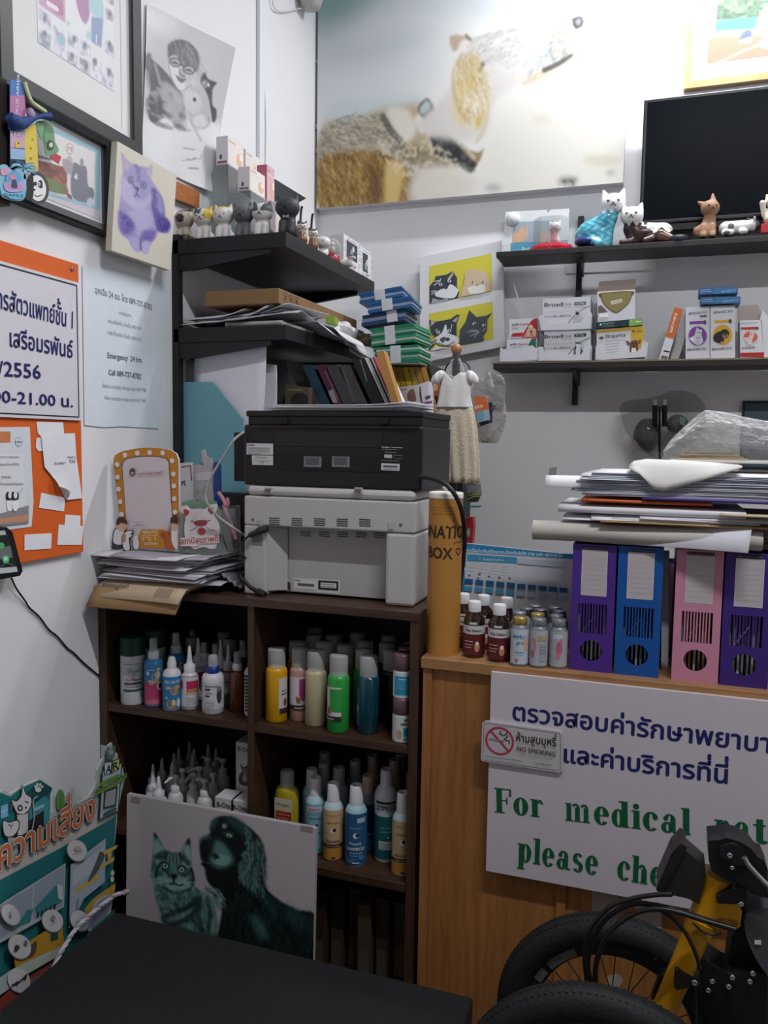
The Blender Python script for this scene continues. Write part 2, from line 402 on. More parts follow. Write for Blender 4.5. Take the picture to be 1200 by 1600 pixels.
# ================================================================== lamps of the room
def tube_light(x0,x1,y,z,power,label):
    t = thing('ceiling_light',label,'light',((x0+x1)/2,y,z))
    mb = MB().box(x0-.03,x1+.03,y-.03,y+.03,z+.03,z+.08,mat('#e8e8e8',.4)); mb.build('housing',t)
    mb = MB().tube([(x0,y,z),(x1,y,z)],.013,mat('#f4f8ff',.3,emit=6.,noise=0)); mb.build('tube',t)
    L = bpy.data.lights.new('tube_glow','AREA'); L.shape = 'RECTANGLE'; L.size = x1-x0; L.size_y = .05; L.energy = power; L.color = (.96,.975,1.)
    o = bpy.data.objects.new('tube_glow',L); COL.objects.link(o); o.parent = t; o.location = (0,0,-.016)
    return t
CZ = 3.42
tube_light(-.45,.75,2.78,CZ-.08,TUBE_MAIN,'white tube light on the ceiling above the animal canvas')
tube_light(-.1,1.1,.7,CZ-.08,TUBE_ROOM,'white tube light on the ceiling further into the room')

# ================================================================== room shell
WALL = mat('#e2e2e5',.75,noise=.03,scale=5,bump=.06)
struct('wall_left',MB().box(XL-.1,XL,-1.6,YB,0,CZ,WALL))
struct('wall_back',MB().box(XL-.1,2.3,YB,YB+.1,0,CZ,WALL))
struct('wall_right',MB().box(2.2,2.3,-1.6,YB,0,CZ,WALL))
struct('wall_front',MB().box(XL-.1,2.3,-1.7,-1.6,0,CZ,mat('#8d8c8c',.8,scale=4)))
struct('ceiling',MB().box(XL-.1,2.3,-1.7,YB+.1,CZ,CZ+.1,mat('#dcdde0',.8,scale=4)))
struct('floor',MB().box(XL-.1,2.3,-1.7,YB+.1,-.1,0,mat('#5b5550',.5,noise=.15,scale=6)))

# ================================================================== reception counter
OAK = wood('light_oak_laminate','#85562e','#a8723f',(9,9,.7),.42)
OAKH = wood('light_oak_edge','#80593a','#a67c52',(.8,9,9),.42)
CX0 = -.489
ct = thing('reception_counter','light oak laminate reception counter carrying the document boxes','counter',(.4,YF+.2,0))
mb = MB().box(CX0,1.5,YF-.012,YF+.40,.895,.92,OAKH); mb.build('top',ct,bevel=.002)
mb = MB().box(CX0+.004,CX0+.024,YF-.006,YF+.39,0,.895,OAK); mb.build('side_panel',ct,bevel=.001)
xt = at(877,1400,Y=YF).x
mb = MB().box(CX0+.024,xt-.01,YF,YF+.018,0,.895,OAK); mb.build('front_panel',ct)
mb = MB().box(xt+.01,1.5,YF,YF+.018,0,.895,OAK); mb.build('front_panel',ct)
mb = MB().box(xt-.01,xt+.01,YF-.005,YF+.018,0,.895,OAK); mb.build('joint_strip',ct)

# ================================================================== bookcase
WAL = wood('dark_walnut_laminate','#2c1d14','#4d3424',(9,9,.8),.42)
WALH = wood('dark_walnut_shelf','#2c1d14','#4d3424',(.8,9,9),.42)
BD = .36; BX0,BX1,BXM = XL+.004,-.497,-.924
bk = thing('bookcase','dark walnut open bookcase full of bottles beside the oak counter','bookcase',((BX0+BX1)/2,YF+BD/2,0))
th = .018
MB().box(BX0,BX0+.022,YF,YF+BD,0,.998,WAL).build('side_panel',bk,bevel=.001)
MB().box(BX1-.022,BX1,YF,YF+BD,0,.998,WAL).build('side_panel',bk,bevel=.001)
MB().box(BXM-.009,BXM+.009,YF+.002,YF+BD-.006,.04,.998,WAL).build('divider',bk,bevel=.001)
MB().box(BX0,BX1,YF-.004,YF+BD,.998,1.018,WALH).build('top',bk,bevel=.001)
for z in (.705,.372):
    MB().box(BX0+.022,BXM-.009,YF+.003,YF+BD-.006,z-.02,z,WALH).build('shelf',bk,bevel=.001)
    MB().box(BXM+.009,BX1-.022,YF+.003,YF+BD-.006,z-.02,z,WALH).build('shelf',bk,bevel=.001)
MB().box(BX0+.022,BX1-.022,YF+.003,YF+BD-.006,.02,.04,WALH).build('bottom_board',bk)
MB().box(BX0+.022,BX1-.022,YF+.01,YF+.025,0,.02,WAL).build('plinth',bk)
MB().box(BX0+.022,BX1-.022,YF+BD-.006,YF+BD,.02,.998,mat('#241912',.6)).build('back_panel',bk)

# ================================================================== black shelves on the left wall
BS = mat('#17181b',.5,noise=.1,scale=20); XS = -1.003; YS = 2.071; YE = 2.80
sh = thing('wall_shelf_unit','black three-tier shelf unit fixed to the side wall behind the printers','shelf',(XL,YS,1.24))
for z in (1.975,1.722,1.245):
    MB().box(XL+.004,XS,YS,YE,z-.042,z,BS).build('shelf_board',sh,bevel=.002)
for y in (YS+.012,YE-.05):
    MB().box(XL+.0005,XL+.022,y-.012,y+.012,1.16,1.99,BS).build('upright',sh)
    for z in (1.933,1.68,1.203):
        MB().prism([(0,0),(.30,0),(.30,-.012),(.05,-.045),(0,-.045)],frame((XL+.02,y-.008,z),(1,0,0),(0,0,1)),.016,BS).build('bracket',sh)

# ================================================================== black shelves on the back wall
SB = mat('#2b2827',.5,noise=.15,scale=15)
YS2 = 2.93
for z,zt,lab in ((2.085,.02,'upper black wall shelf holding the animal figurines below the TV'),(1.688,.02,'lower black wall shelf holding the boxes of pet medicine')):
    t = thing('wall_shelf',lab,'shelf',(.1,YB,z))
    MB().box(-.588,1.1,YS2,3.10,z-zt,z,SB).build('board',t,bevel=.002)
    x = at(900,590,Y=YB).x
    for xx in (x,.75):
        MB().prism([(0,0),(.165,0),(.165,-.012),(.02,-.05),(0,-.05)],frame((xx+.006,3.103,z-zt),(0,-1,0),(0,0,1)),.012,BS).build('bracket',t)
        MB().box(xx-.010,xx+.010,3.103,YB-.0005,z-.14 if z < 2 else 1.83,z+.15 if z > 2 else z-zt,BS).build('upright',t)
# ================================================================== flat things traced on their own planes
def hit(px,py,fr):
    d = ray(px,py); O,U,V,N = fr; t = (O-Vector((0,0,EYE))).dot(N)/d.dot(N); return Vector((0,0,EYE))+d*t
def loc2(fr,pts): return [((q-fr[0]).dot(fr[1]),(q-fr[0]).dot(fr[2])) for q in (hit(x,y,fr) for x,y in pts)]
def pm(fr,w,h):
    def to(x,y): (a,b),= loc2(fr,[(x,y)]); return a/w,1-b/h
    return to
def zz(x0,y0,x1,wd):
    k = (x1-x0)/wd; return lambda *p: [(x0+a*k,y0+b*k) for a,b in zip(p[::2],p[1::2])]
def fm(h): return mat(h,.55,noise=.02)
def crv(pts,n=5): return [(v.x,v.y) for v in smooth_curve([(a,b,0) for a,b in pts],n,True)]
class Flat:
    """layers of flat colour on a plane; points are photograph pixels unless loc=True"""
    def __init__(s,mb,fr,loc=False,step=.00022,off=.0004): s.mb,s.fr,s.k,s.st,s.loc = mb,fr,off,step,loc
    def L(s,pts): return list(pts) if s.loc else loc2(s.fr,pts)
    def poly(s,pts,col,curve=False,n=5):
        q = s.L(pts); q = crv(q,n) if curve else q
        ar = sum(q[i][0]*q[(i+1) % len(q)][1]-q[(i+1) % len(q)][0]*q[i][1] for i in range(len(q)))
        if ar < 0: q = q[::-1]
        s.mb.poly(q,s.fr,fm(col) if isinstance(col,str) else col,s.k); s.k += s.st; return s
    def ell(s,c,rx,ry,col,rot=0.,n=20):
        return s.poly([(c[0]+rx*math.cos(t)*math.cos(rot)-ry*math.sin(t)*math.sin(rot),c[1]+rx*math.cos(t)*math.sin(rot)+ry*math.sin(t)*math.cos(rot)) for t in [2*math.pi*i/n for i in range(n)]],col)
    def line(s,pts,wd,col,curve=False,closed=False):
        q = s.L(pts)
        if not s.loc: a = loc2(s.fr,[pts[0],(pts[0][0],pts[0][1]+wd)]); wd = math.dist(*a)
        if curve: q = crv(q) if closed else [(v.x,v.y) for v in smooth_curve([(a,b,0) for a,b in q],5)]
        if closed: q = q+[q[0]]
        vs = []
        for i,(x,y) in enumerate(q):
            a,b = q[max(i-1,0)],q[min(i+1,len(q)-1)]; dx,dy = b[0]-a[0],b[1]-a[1]; l = math.hypot(dx,dy)+1e-9
            for sg in (1,-1): vs.append(s.fr[0]+s.fr[1]*(x-sg*dy/l*wd/2)+s.fr[2]*(y+sg*dx/l*wd/2)+s.fr[3]*s.k)
        s.mb.add(vs,[(2*i,2*i+1,2*i+3,2*i+2) for i in range(len(q)-1)],fm(col) if isinstance(col,str) else col); s.k += s.st; return s
    def text(s,t,p0,p1,col,h=None,bold=0.,shear=0.):
        """lettering whose baseline runs from p0 to p1; h = cap height in the same units as the points"""
        (x0,y0),(x1,y1) = s.L([p0,p1]); wd = math.hypot(x1-x0,y1-y0); V,_ = glyphs(t,bold,shear); nat = max(p[0] for p in V)-min(p[0] for p in V)
        if h is None: size = wd/nat
        elif s.loc: size = h/.72
        else: a = loc2(s.fr,[p0,(p0[0],p0[1]-h)]); size = math.dist(*a)/.72
        s.mb.text(t,s.fr,size,fm(col) if isinstance(col,str) else col,x0,y0,'l',bold,shear,s.k,wd,math.atan2(y1-y0,x1-x0)); s.k += s.st; return s
def LW(d=0., o=(0, 0)): return (Vector((XL+d, o[0], o[1])), Vector((0, 1, 0)), Vector((0, 0, 1)), Vector((1, 0, 0)))   # plane on the side wall
def BW(y, o=(0, 0)): return (Vector((o[0], y, o[1])), Vector((1, 0, 0)), Vector((0, 0, 1)), Vector((0, -1, 0)))        # plane facing the camera side
def rails(fr,W_,H_,r,d,m,lip=0.):
    """four mitred rails; fr origin at the outer lower corner on the wall"""
    mb = MB(); O,U,V,N = fr; o = [(0,0),(W_,0),(W_,H_),(0,H_)]; i = [(r,r),(W_-r,r),(W_-r,H_-r),(r,H_-r)]
    pr = [(o,0),(o,d),([(a*.75+c*.25,b*.75+e*.25) for (a,b),(c,e) in zip(o,i)],d+lip),(i,d),(i,d*.35)]
    vs = [O+U*a+V*b+N*z for ring,z in pr for a,b in ring]; fs = []
    for k in range(len(pr)-1):
        for j in range(4): fs.append((4*k+j,4*k+(j+1) % 4,4*k+4+(j+1) % 4,4*k+4+j))
    return mb.add(vs,fs,m)
def rect(fr,x0,x1,y0,y1,z0,z1,m,mb=None):
    mb = mb or MB(); O,U,V,N = fr; p = [O+U*a+V*b+N*c for a in (x0,x1) for b in (y0,y1) for c in (z0,z1)]
    return mb.add(p,[(0,1,3,2),(4,6,7,5),(0,4,5,1),(2,3,7,6),(0,2,6,4),(1,5,7,3)],m)
def picfn(fr,x0,x1,y0,y1,off): O,U,V,N = fr; return lambda u,v: O+U*(x0+(x1-x0)*u)+V*(y1-(y1-y0)*v)+N*off

# ------------------------------------------------------------------ large framed collage
FRBLK = mat('#232528',.45,noise=.08)
f0 = LW(.022); (a0,b0),(a1,b1),(a2,b2) = loc2(f0,[(222,238),(209.3,220),(20.7,109)])
rl = a0-a1; W_ = a0-(a2-rl); H_ = .72; fr = LW(0,(a2-rl,b1-rl))
t = thing('framed_picture','large black framed collage of small photographs high on the side wall','picture',fr[0]+fr[1]*W_/2)
rails(fr,W_,H_,rl,.024,FRBLK).build('frame',t)
rect(fr,rl*.9,W_-rl*.9,rl*.9,H_-rl*.9,.001,.010,mat('#e4e2e2',.8)).build('mat_board',t)
x0,x1,y0,y1 = rl+.088,W_-rl-.062,rl+.10,H_-rl-.07
f1 = (fr[0]+fr[1]*x0+fr[2]*y0+fr[3]*.011,*fr[1:]); w_,h_ = x1-x0,y1-y0
P = Pic(150,250,'#dcdce0',pm(f1,w_,h_)); z = zz(20,0,220,1200)
P.poly(z(240,-150,492,-40,492,215,240,40),'#b98fae',False); P.poly(z(300,-120,440,-60,470,150,330,40),'#a8628c'); P.line(z(330,30,415,85),5,'#e8d8de')
P.poly(z(590,-60,700,-40,720,130,680,225,620,120),'#a26a96'); P.poly(z(720,0,830,-10,850,90,840,170,730,120),'#9fc5cc'); P.poly(z(735,155,850,170,830,450,735,390),'#7f8fb8',False)
P.poly(z(690,290,740,300,740,385,690,355),'#a5c8cc',False); P.line(z(783,330,783,400),1.2,'#e8e8f0'); P.ell(z(520,220)[0],3,4,'#a9bcb9')
for q,c in ((z(240,65,355,150,355,290,240,215),'#b9b9c6'),(z(240,270,358,330,358,475,240,405),'#a9b0bc'),(z(380,230,488,290,480,545,380,480),'#cfd0da'),(z(510,290,612,350,610,470,510,410),'#cfcdd6'),(z(510,470,606,530,604,640,510,585),'#b5adbd'),
             (z(632,370,730,430,730,560,632,500),'#c5c4d0'),(z(628,530,730,590,722,715,628,660),'#b3afc2'),(z(748,545,945,660,940,870,748,750),'#d3d1dc'),(z(870,70,962,120,955,215,870,170),'#b9a9b8'),(z(866,370,948,420,945,548,866,490),'#b4b4c6'),(z(872,-40,962,0,962,60,872,20),'#a7a2ae')):
    P.poly(q,c,False); k = P.mask(q,False,0); P.noise(k,7,'#6f6c80',.55,.55); P.noise(k,5,'#efeef2',.5,.6)
for x,y in ((300,190),(300,330),(445,360),(575,380),(555,540),(675,440),(690,640),(770,590),(905,690),(910,150),(905,430)):
    P.ell(z(x,y)[0],3.5,5,'#8a8698'); P.ell(z(x,y-25)[0],3,4,'#4d4a58',al=.7)
P.poly(z(430,320,485,340,485,430,430,410),'#8fb9bf')
P.put(mb := MB(),picfn(f1,0,w_,0,h_,0)); mb.build('print',t)
mb = MB(); xl = W_-rl-.036; rect(fr,xl,xl+.0015,rl+.02,H_-rl,.0101,.0106,mat('#9a9a98',.6),mb); mb.build('mat_groove',t)
rect(fr,rl,W_-rl,rl,H_-rl,.016,.018,GLASS).build('glass_pane',t)

# ------------------------------------------------------------------ framed handover photograph
f0 = LW(.03); z = zz(0,110,190,1126)
o = loc2(f0,z(1050,1540,170,1230,1060,660)); i_ = loc2(f0,z(1000,1470,1000,665))
rl = o[0][0]-i_[0][0]; x1 = o[0][0]; zb = o[0][1]; zt = o[2][1]; x0 = loc2(f0,[(22,300)])[0][0]
fr = LW(0,(x0,zb)); W_,H_ = x1-x0,zt-zb
t = thing('framed_picture','black framed photograph of two people shaking hands behind the hanging medals','picture',fr[0]+fr[1]*W_/2)
rails(fr,W_,H_,rl,.03,mat('#17181a',.45),.004).build('frame',t)
rect(fr,rl*.9,W_-rl*.9,rl*.9,H_-rl*.9,.001,.012,mat('#d9dce0',.8)).build('mat_board',t)
f1 = (fr[0]+fr[3]*.013,*fr[1:]); q = loc2(f1,z(930,740,925,1385,330,470)); xa,xb,ya,yb = q[2][0]-.01,q[0][0],q[1][1],q[0][1]
f2 = (f1[0]+f1[1]*xa+f1[2]*ya,*f1[1:]); w_,h_ = xb-xa,yb-ya
P = Pic(120,150,'#dfdce2',pm(f2,w_,h_))
P.poly(z(300,440,930,735,928,1390,300,1180),'#8fbccb',False); P.poly(z(330,500,880,760,880,1250,330,1090),'#dcd7d8',False)
P.poly(z(330,1130,925,1300,925,1390,330,1220),'#cfc3cc',False)
P.poly(z(350,780,470,815,470,835,350,810),'#6c6a80',False); P.poly(z(350,830,620,900,620,1150,350,1060),'#7e3d34',False)
k = P.mask(z(350,830,620,900,620,1150,350,1060),False,0); P.noise(k,5,'#a8695a',.7,.6); P.poly(z(420,990,610,1070,610,1150,420,1100),'#66804a'); P.noise(P.mask(z(420,1000,610,1070,610,1150,420,1100)),4,'#8d4a3e',.6,.6)
P.line(z(645,685,645,780),1.5,'#b99'); P.ell(z(645,725)[0],5.5,8.5,'#a0545e'); P.ell(z(645,725)[0],4.6,7.4,'#e6dfe0'); P.line(z(630,745,632,705,645,725,660,710,660,750),1,'#a0545e',curve=False)
P.poly(z(670,870,745,880,800,900,815,1060,865,1100,865,1190,800,1225,665,1160),'#6e7280'); P.ell(z(757,850)[0],3,6,'#8e8e96'); P.ell(z(640,830)[0],5,6,'#b9a6ac'); P.poly(z(580,820,670,860,660,960,600,930),'#a4979f'); P.poly(z(685,990,712,950,712,1010),'#f2f2f5',False); P.poly(z(620,1130,665,1160,665,1200,620,1170),'#7c3d44',False)
P.line(z(470,850,540,850),2,'#e8e2e2'); P.ell(z(835,1220)[0],5,7,'#b9c4d6'); P.line(z(480,1160,640,1200),1,'#9b93a0')
P.put(mb := MB(),picfn(f2,0,w_,0,h_,0)); mb.build('print',t)
rect(fr,rl,W_-rl,rl,H_-rl,.018,.020,GLASS).build('glass_pane',t)

# ------------------------------------------------------------------ third frame, mostly out of the picture
f0 = LW(.03); (a,b),= loc2(f0,[(16,322)]); (_,c),= loc2(f0,[(16,128)]); fr = LW(0,(a-.34,b))
t = thing('framed_picture','dark brown framed picture cut off by the picture edge and hung with medals','picture',fr[0]+fr[1]*.17)
rails(fr,.34,c-b,.022,.03,mat('#2a201d',.45),.003).build('frame',t)
rect(fr,.02,.32,.02,c-b-.02,.001,.012,mat('#a8a7a4',.8)).build('mat_board',t)
rect(fr,.022,.318,.022,c-b-.022,.016,.018,GLASS).build('glass_pane',t)

# ------------------------------------------------------------------ race medals hanging from that frame
z = zz(0,110,190,1126)
def ribbon(name,par,fr,pts,m,th=.0012): return MB().prism(crv(loc2(fr,pts),3),fr,th,m).build(name,par)
f3 = LW(.047)
t = thing('medal','blue palm tree race medal on a blue and pink printed ribbon','medal',hit(*z(150,1190)[0],f3))
mb = MB(); fl = Flat(mb,f3)
mb.prism(loc2(f3,z(92,85,190,85,230,230,232,440,225,800,235,880,95,880,95,560,80,540,80,400,92,390)),f3,.0015,mat('#4a68ab',.55))
fl.poly(z(94,88,190,90,225,230,92,235),'#3f6fb2').poly(z(92,235,225,230,231,300,231,440,160,440,92,400),'#b06d9c').poly(z(92,560,225,575,228,720,92,715),'#c19cba').poly(z(92,718,228,735,228,830,95,820),'#93aecd').poly(z(95,820,230,828,235,880,95,880),'#1b2338')
fl.text('BANGKOK AIRWAYS',z(150,560)[0],z(180,-20)[0],'#e6e8f2',h=5.5); fl.ell(z(160,685)[0],4.5,6,'#d8b840').ell(z(165,675)[0],1.4,1.8,'#3a3010').text('B',z(125,600)[0],z(180,610)[0],'#e6e8f2',h=6)
mb.build('ribbon',t)
f4 = LW(.054); mb = MB(); LB = mat('#7fb6cf',.35)
out = z(-20,960,0,885,50,870,90,905,130,930,185,925,235,965,245,1070,240,1130,215,1200,130,1205,30,1170,5,1100)
mb.prism(crv(loc2(f4,out),3),f4,.004,LB); mb.prism(loc2(f4,z(218,1000,226,905,240,905,240,1010)),f4,.0045,LB)
FR_ = (z(228,910,180,862,130,860,100,905,150,882,200,890),z(228,905,205,858,150,838,195,850,235,880),z(230,905,250,862,318,858,270,880,245,905),z(228,905,280,905,330,965,270,930,235,920),z(226,908,160,905,112,940,170,925,215,918),z(230,905,300,880,335,910,290,900,240,915))
for q in FR_: mb.prism(loc2(f4,q),f4,.0045,LB)
fl = Flat(mb,f4)
for q in FR_: fl.line([q[0],q[1],q[2]],1.2,'#4d86a6',True)
fl.poly(z(10,905,80,920,90,960,10,970),'#c796ac',True).poly(z(40,1030,200,1010,210,1110,60,1120),'#a9a3cf',True).poly(z(60,960,160,945,190,1020,60,1050),'#5f9fc4',True).poly(z(70,1090,60,1050,120,1030,180,1060,190,1100),'#c48aa8',True).poly(z(95,1080,110,1010,140,1020,150,1090),'#343b6e',True).ell(z(110,990)[0],5,4,'#d77f9c')
fl.poly(z(35,1130,130,1165,215,1130,215,1180,130,1195,45,1165),'#6fb3d2',True).text('SAMUI',z(40,1165)[0],z(205,1180)[0],'#12305a',h=5)
mb.build('medal_disc',t)
t = thing('medal','round black and white cat face medal on a yellow ribbon','medal',hit(*z(340,1250)[0],f3))
mb = MB().prism(loc2(LW(.045),z(225,540,330,490,345,700,355,920,270,910,240,880,228,700)),LW(.045),.0012,mat('#d6bf4a',.6)); fl = Flat(mb,LW(.045))
for x,y in ((300,640),(283,722),(285,815)): fl.ell(z(x,y)[0],1.8,2.2,'#b08a28')
mb.build('ribbon',t)
f5 = LW(.050); mb = MB(); c = z(345,1090)[0]
mb.prism([(math.cos(k*.2618)*.022+loc2(f5,[c])[0][0],math.sin(k*.2618)*.031+loc2(f5,[c])[0][1]) for k in range(24)],f5,.004,mat('#c9cac9',.3,.6)); fl = Flat(mb,f5)
fl.ell(c,18,26,'#3c3f44',-.15).ell(c,13.5,20.5,'#e4e4e2',-.15).poly(z(350,1030,385,1020,390,1090,350,1075),'#26282c',True).ell(z(352,1052)[0],3.2,3,'#e9e9e9').ell(z(353,1052)[0],1.3,1.5,'#222').poly(z(300,1045,330,1030,335,1060,305,1070),'#26282c',True).ell(z(312,1105)[0],2,1.5,'#222').poly(z(265,985,300,975,300,1170,240,1200,225,1110),'#151618',True).line(z(310,1150,340,1165,385,1150),1,'#222',True)
mb.build('medal_disc',t)
t = thing('key_lanyard','looped green lanyard with a panda face print and small red tab','lanyard',hit(*z(550,860)[0],f5))
mb = MB().prism(crv(loc2(LW(.043),z(335,480,420,470,480,500,505,600,510,660,545,740,500,780,430,785,405,660,370,620)),3),LW(.043),.0015,mat('#6d9a72',.6)); fl = Flat(mb,LW(.043))
fl.poly(z(425,480,480,520,495,580,420,560),'#557f5d',True).ell(z(463,695)[0],6,8,'#2b3a30').ell(z(470,690)[0],3,4,'#c9d5c8').line(z(420,480,405,620,420,680),1,'#4d7355',True); mb.build('strap',t)
MB().prism(loc2(LW(.044),z(470,790,520,770,570,800,545,865,470,815)),LW(.044),.002,mat('#b5333f',.5)).build('tab',t)
t = thing('bow_scarf','knotted dark blue and cream printed scarf tied over the medal ribbons','scarf',hit(*z(300,470)[0],f3))
mb = MB(); V_ = [hit(*z(x,y)[0],LW(.055)) for x,y in ((85,420),(130,470),(200,490),(290,450),(380,425),(460,425))]
mb.tube(smooth_curve(V_,5),[.010+.005*math.sin(k*.25) for k in range(26)],mat('#27417c',.7,noise=.5,scale=90),10); mb.build('knot_band',t)
mb = MB(); mb.tube(smooth_curve([hit(*q,LW(.050)) for q in z(225,110,250,200,290,290,340,330,420,385)],5),.005,mat('#c6cda0',.7,noise=.45,scale=120),8); mb.build('cream_tail',t)
mb = MB(); mb.ell(hit(*z(285,400)[0],LW(.054)),(.008,.010,.012),mat('#a78bb0',.7,noise=.3,scale=90)); mb.build('pink_loop',t)

# ------------------------------------------------------------------ portrait poster
fr = LW(.006); C4 = [hit(*q,fr) for q in ((229,6),(367.5,75),(325.5,301),(222,250))]; z = zz(210,0,380,877)
t = thing('portrait_poster','grey brush-drawn poster of a person in glasses holding cats','poster',(C4[2]+C4[3])/2)
P = Pic(140,290,'#bfbbbe',quadmap((229,6),(367.5,75),(325.5,301),(222,250)))
P.poly(z(60,1000,660,1090,600,1560,50,1250),'#dadadd',soft=14); P.poly(z(100,60,350,180,230,330,100,250),'#d6d3d6',soft=14)
G = '#3b3b40'; g2 = '#77777d'; g3 = '#a9a9ae'
P.poly(z(85,530,130,560,230,660,330,800,350,900,240,1000,150,1050,110,1000,115,830,85,700),'#54545a',soft=2); P.poly(z(200,740,330,830,350,930,330,1110,220,960),'#9c9ca2',soft=4)
for q in ((170,800,300,860),(190,830,250,930),(230,780,340,850),(240,900,330,1050),(150,600,190,760),(140,860,170,930),(90,660,110,800),(420,780,470,900),(500,820,560,1000),(430,1080,510,1200)): P.line(z(*q),5,'#a4a4a9',.6)
k = P.mask(z(110,830,350,850,560,1000,560,1110,330,1120,120,1040)); P.noise(k,11,G,.7,.55); P.noise(k,7,'#a8a8ac',.6,.6)
P.poly(z(400,800,520,770,570,860,560,1090,440,1100,380,960),'#b3b3b7',soft=5); P.poly(z(380,820,480,850,500,960,440,1000,370,940),'#c4c3c6',soft=3); P.ell(z(445,887)[0],2.2,3,'#2c2c30'); P.poly(z(440,1030,520,1010,550,1100,450,1090),'#cfced2',soft=2)
P.poly(z(490,730,525,645,560,710,635,745,600,800,600,930,640,980,635,1060,605,1075,590,1000,560,870,520,790),'#3a3a3f',soft=1); P.poly(z(500,740,540,720,570,770,520,790),'#85858a',soft=2); P.ell(z(560,765)[0],1.6,2.2,'#c2c2c4')
P.poly(z(245,480,300,420,440,560,450,640,420,760,350,815,300,770,255,640),'#d0cfd2',soft=2); P.poly(z(355,580,395,620,380,690,340,690),'#9b9aa0',soft=2); P.poly(z(400,660,450,600,430,730,370,800),'#b8b7bc',soft=3)
P.poly(z(240,470,250,400,320,350,400,360,470,440,488,540,460,650,430,600,360,590,300,500,250,530),'#5a5a60',soft=1)
k = P.mask(z(245,460,255,400,320,352,400,365,465,440,485,540,460,640,430,590,360,580,300,500)); P.hairs(k,120,.16,lambda x,y: 1.15,['#3f3f45','#8f8f95','#a4a4a8','#55555b'],al=.4)
for e in ((300,570),(405,630)): P.ell(z(*e)[0],8.6,7.4,'#3a3a40',.4); P.ell(z(*e)[0],7.6,6.5,'#a3a2a8',.4); P.ell((z(*e)[0][0]-.5,z(*e)[0][1]+1.5),3.2,1.5,'#55555b',.3); P.line(z(e[0]-25,e[1]+2,e[0]+20,e[1]+12),1.6,'#4a4a50')
P.line(z(340,585,368,600),2,'#3a3a40'); P.line(z(250,525,265,545),2,'#3a3a40'); P.poly(z(310,690,345,715,378,720,350,750,320,725),'#57575d'); P.line(z(335,620,335,680,370,690),2,'#66666c'); P.line(z(300,680,340,700,390,705),1.3,'#77777d')
P.poly(z(85,530,120,510,125,640,85,650),'#5e5e64',soft=2)
P.line(z(365,1240,460,1260),1.3,'#6e6e74'); P.line(z(360,1320,515,1325,515,1300),1,'#7e7e84',curve=False); P.line(z(400,1310,430,1325,470,1312),1.3,'#77777d'); P.line(z(415,1375,490,1388),1.8,'#6e6e74')
def pf(u,v):
    a = C4[0]*(1-u)+C4[1]*u; b = C4[3]*(1-u)+C4[2]*u; p = a*(1-v)+b*v; p.x += .012*max(0,u+v-1.35)**2*3+.0015*math.sin(9*u+5*v); return p
mb = MB(); P.soften(1)
for e in ((300,570),(405,630)):
    q = [(z(*e)[0][0]+8.4*math.cos(t_)*math.cos(.4)-7.2*math.sin(t_)*math.sin(.4),z(*e)[0][1]+8.4*math.cos(t_)*math.sin(.4)+7.2*math.sin(t_)*math.cos(.4)) for t_ in np.linspace(0,6.28,15)]; P.line(q,1.5,'#2f2f34',.9); P.line(z(e[0]-22,e[1]+4,e[0],e[1]-3,e[0]+20,e[1]+12),1.6,'#2f2f34',.9)
P.line(z(340,585,368,600),1.8,'#2f2f34'); P.line(z(315,695,345,715,378,718),2.2,'#3a3a40',.9); P.line(z(330,660,350,688,372,690),1.6,'#55555b',.9); P.line(z(245,520,255,640,300,770,350,815,420,760),1.4,'#66666c',.7)
P.ell(z(445,887)[0],2.2,3,'#1f1f23'); P.ell(z(560,765)[0],1.8,2.4,'#d2d2d4'); P.ell(z(520,745)[0],1.5,2,'#c2c2c4')
P.put(mb,pf,attr_mat('glossy_vinyl_print',.3,.2)); mb.build('printed_sheet',t,solid=.0006)

# ------------------------------------------------------------------ purple cat canvas
fr = LW(.052); out = [(183.5,220.5),(276,273.5),(266.5,422.5),(174,391)]; z = zz(165,210,320,1127)
t = thing('cat_canvas','cream canvas painted with a sitting purple cat','picture',hit(220,406,fr))
MB().prism(loc2(fr,out),fr,.018,mat('#c9c3b6',.8)).build('stretcher',t,bevel=.001)
C4 = [hit(*q,LW(.0526)) for q in out]; P = Pic(110,190,'#cfc8bb',quadmap(*out))
body = z(180,210,225,270,280,325,350,345,440,370,500,375,535,350,530,440,515,500,590,620,650,740,675,920,740,1000,735,1100,700,1130,600,1120,570,1180,510,1250,490,1340,440,1360,400,1310,370,1345,300,1290,260,1200,180,1140,140,1030,150,850,170,700,180,560,195,400)
P.poly(body,'#9c93bf'); bm = P.mask(body)
P.poly(z(190,230,235,290,300,340,250,420,200,400),'#b5a3b9',soft=3); P.poly(z(480,400,530,360,510,480,480,470),'#b7a8bb',soft=2)
P.poly(z(520,620,600,660,660,780,670,940,600,1110,560,1000,520,800),'#5a4a96',soft=3); P.poly(z(590,650,650,760,660,900,600,880,590,760),'#9488bb',soft=4); P.poly(z(600,960,700,960,735,1050,690,1120,610,1100),'#3f3083',soft=3)
P.poly(z(150,870,240,930,330,1000,340,1080,250,1150,170,1090),'#6b5aa2',soft=5); P.poly(z(210,920,330,980,340,1060,260,1050),'#4a3b8c',soft=4); P.poly(z(250,880,420,830,520,900,520,1040,380,1150,330,1020),'#b0a8cc',soft=6); P.poly(z(420,1110,560,1090,560,1170,500,1240,420,1230),'#6a5ba4',soft=4); P.poly(z(270,1180,380,1190,390,1330,320,1310),'#a9a1cc',soft=3); P.poly(z(420,1230,500,1220,490,1340,430,1350),'#b2aad0',soft=3)
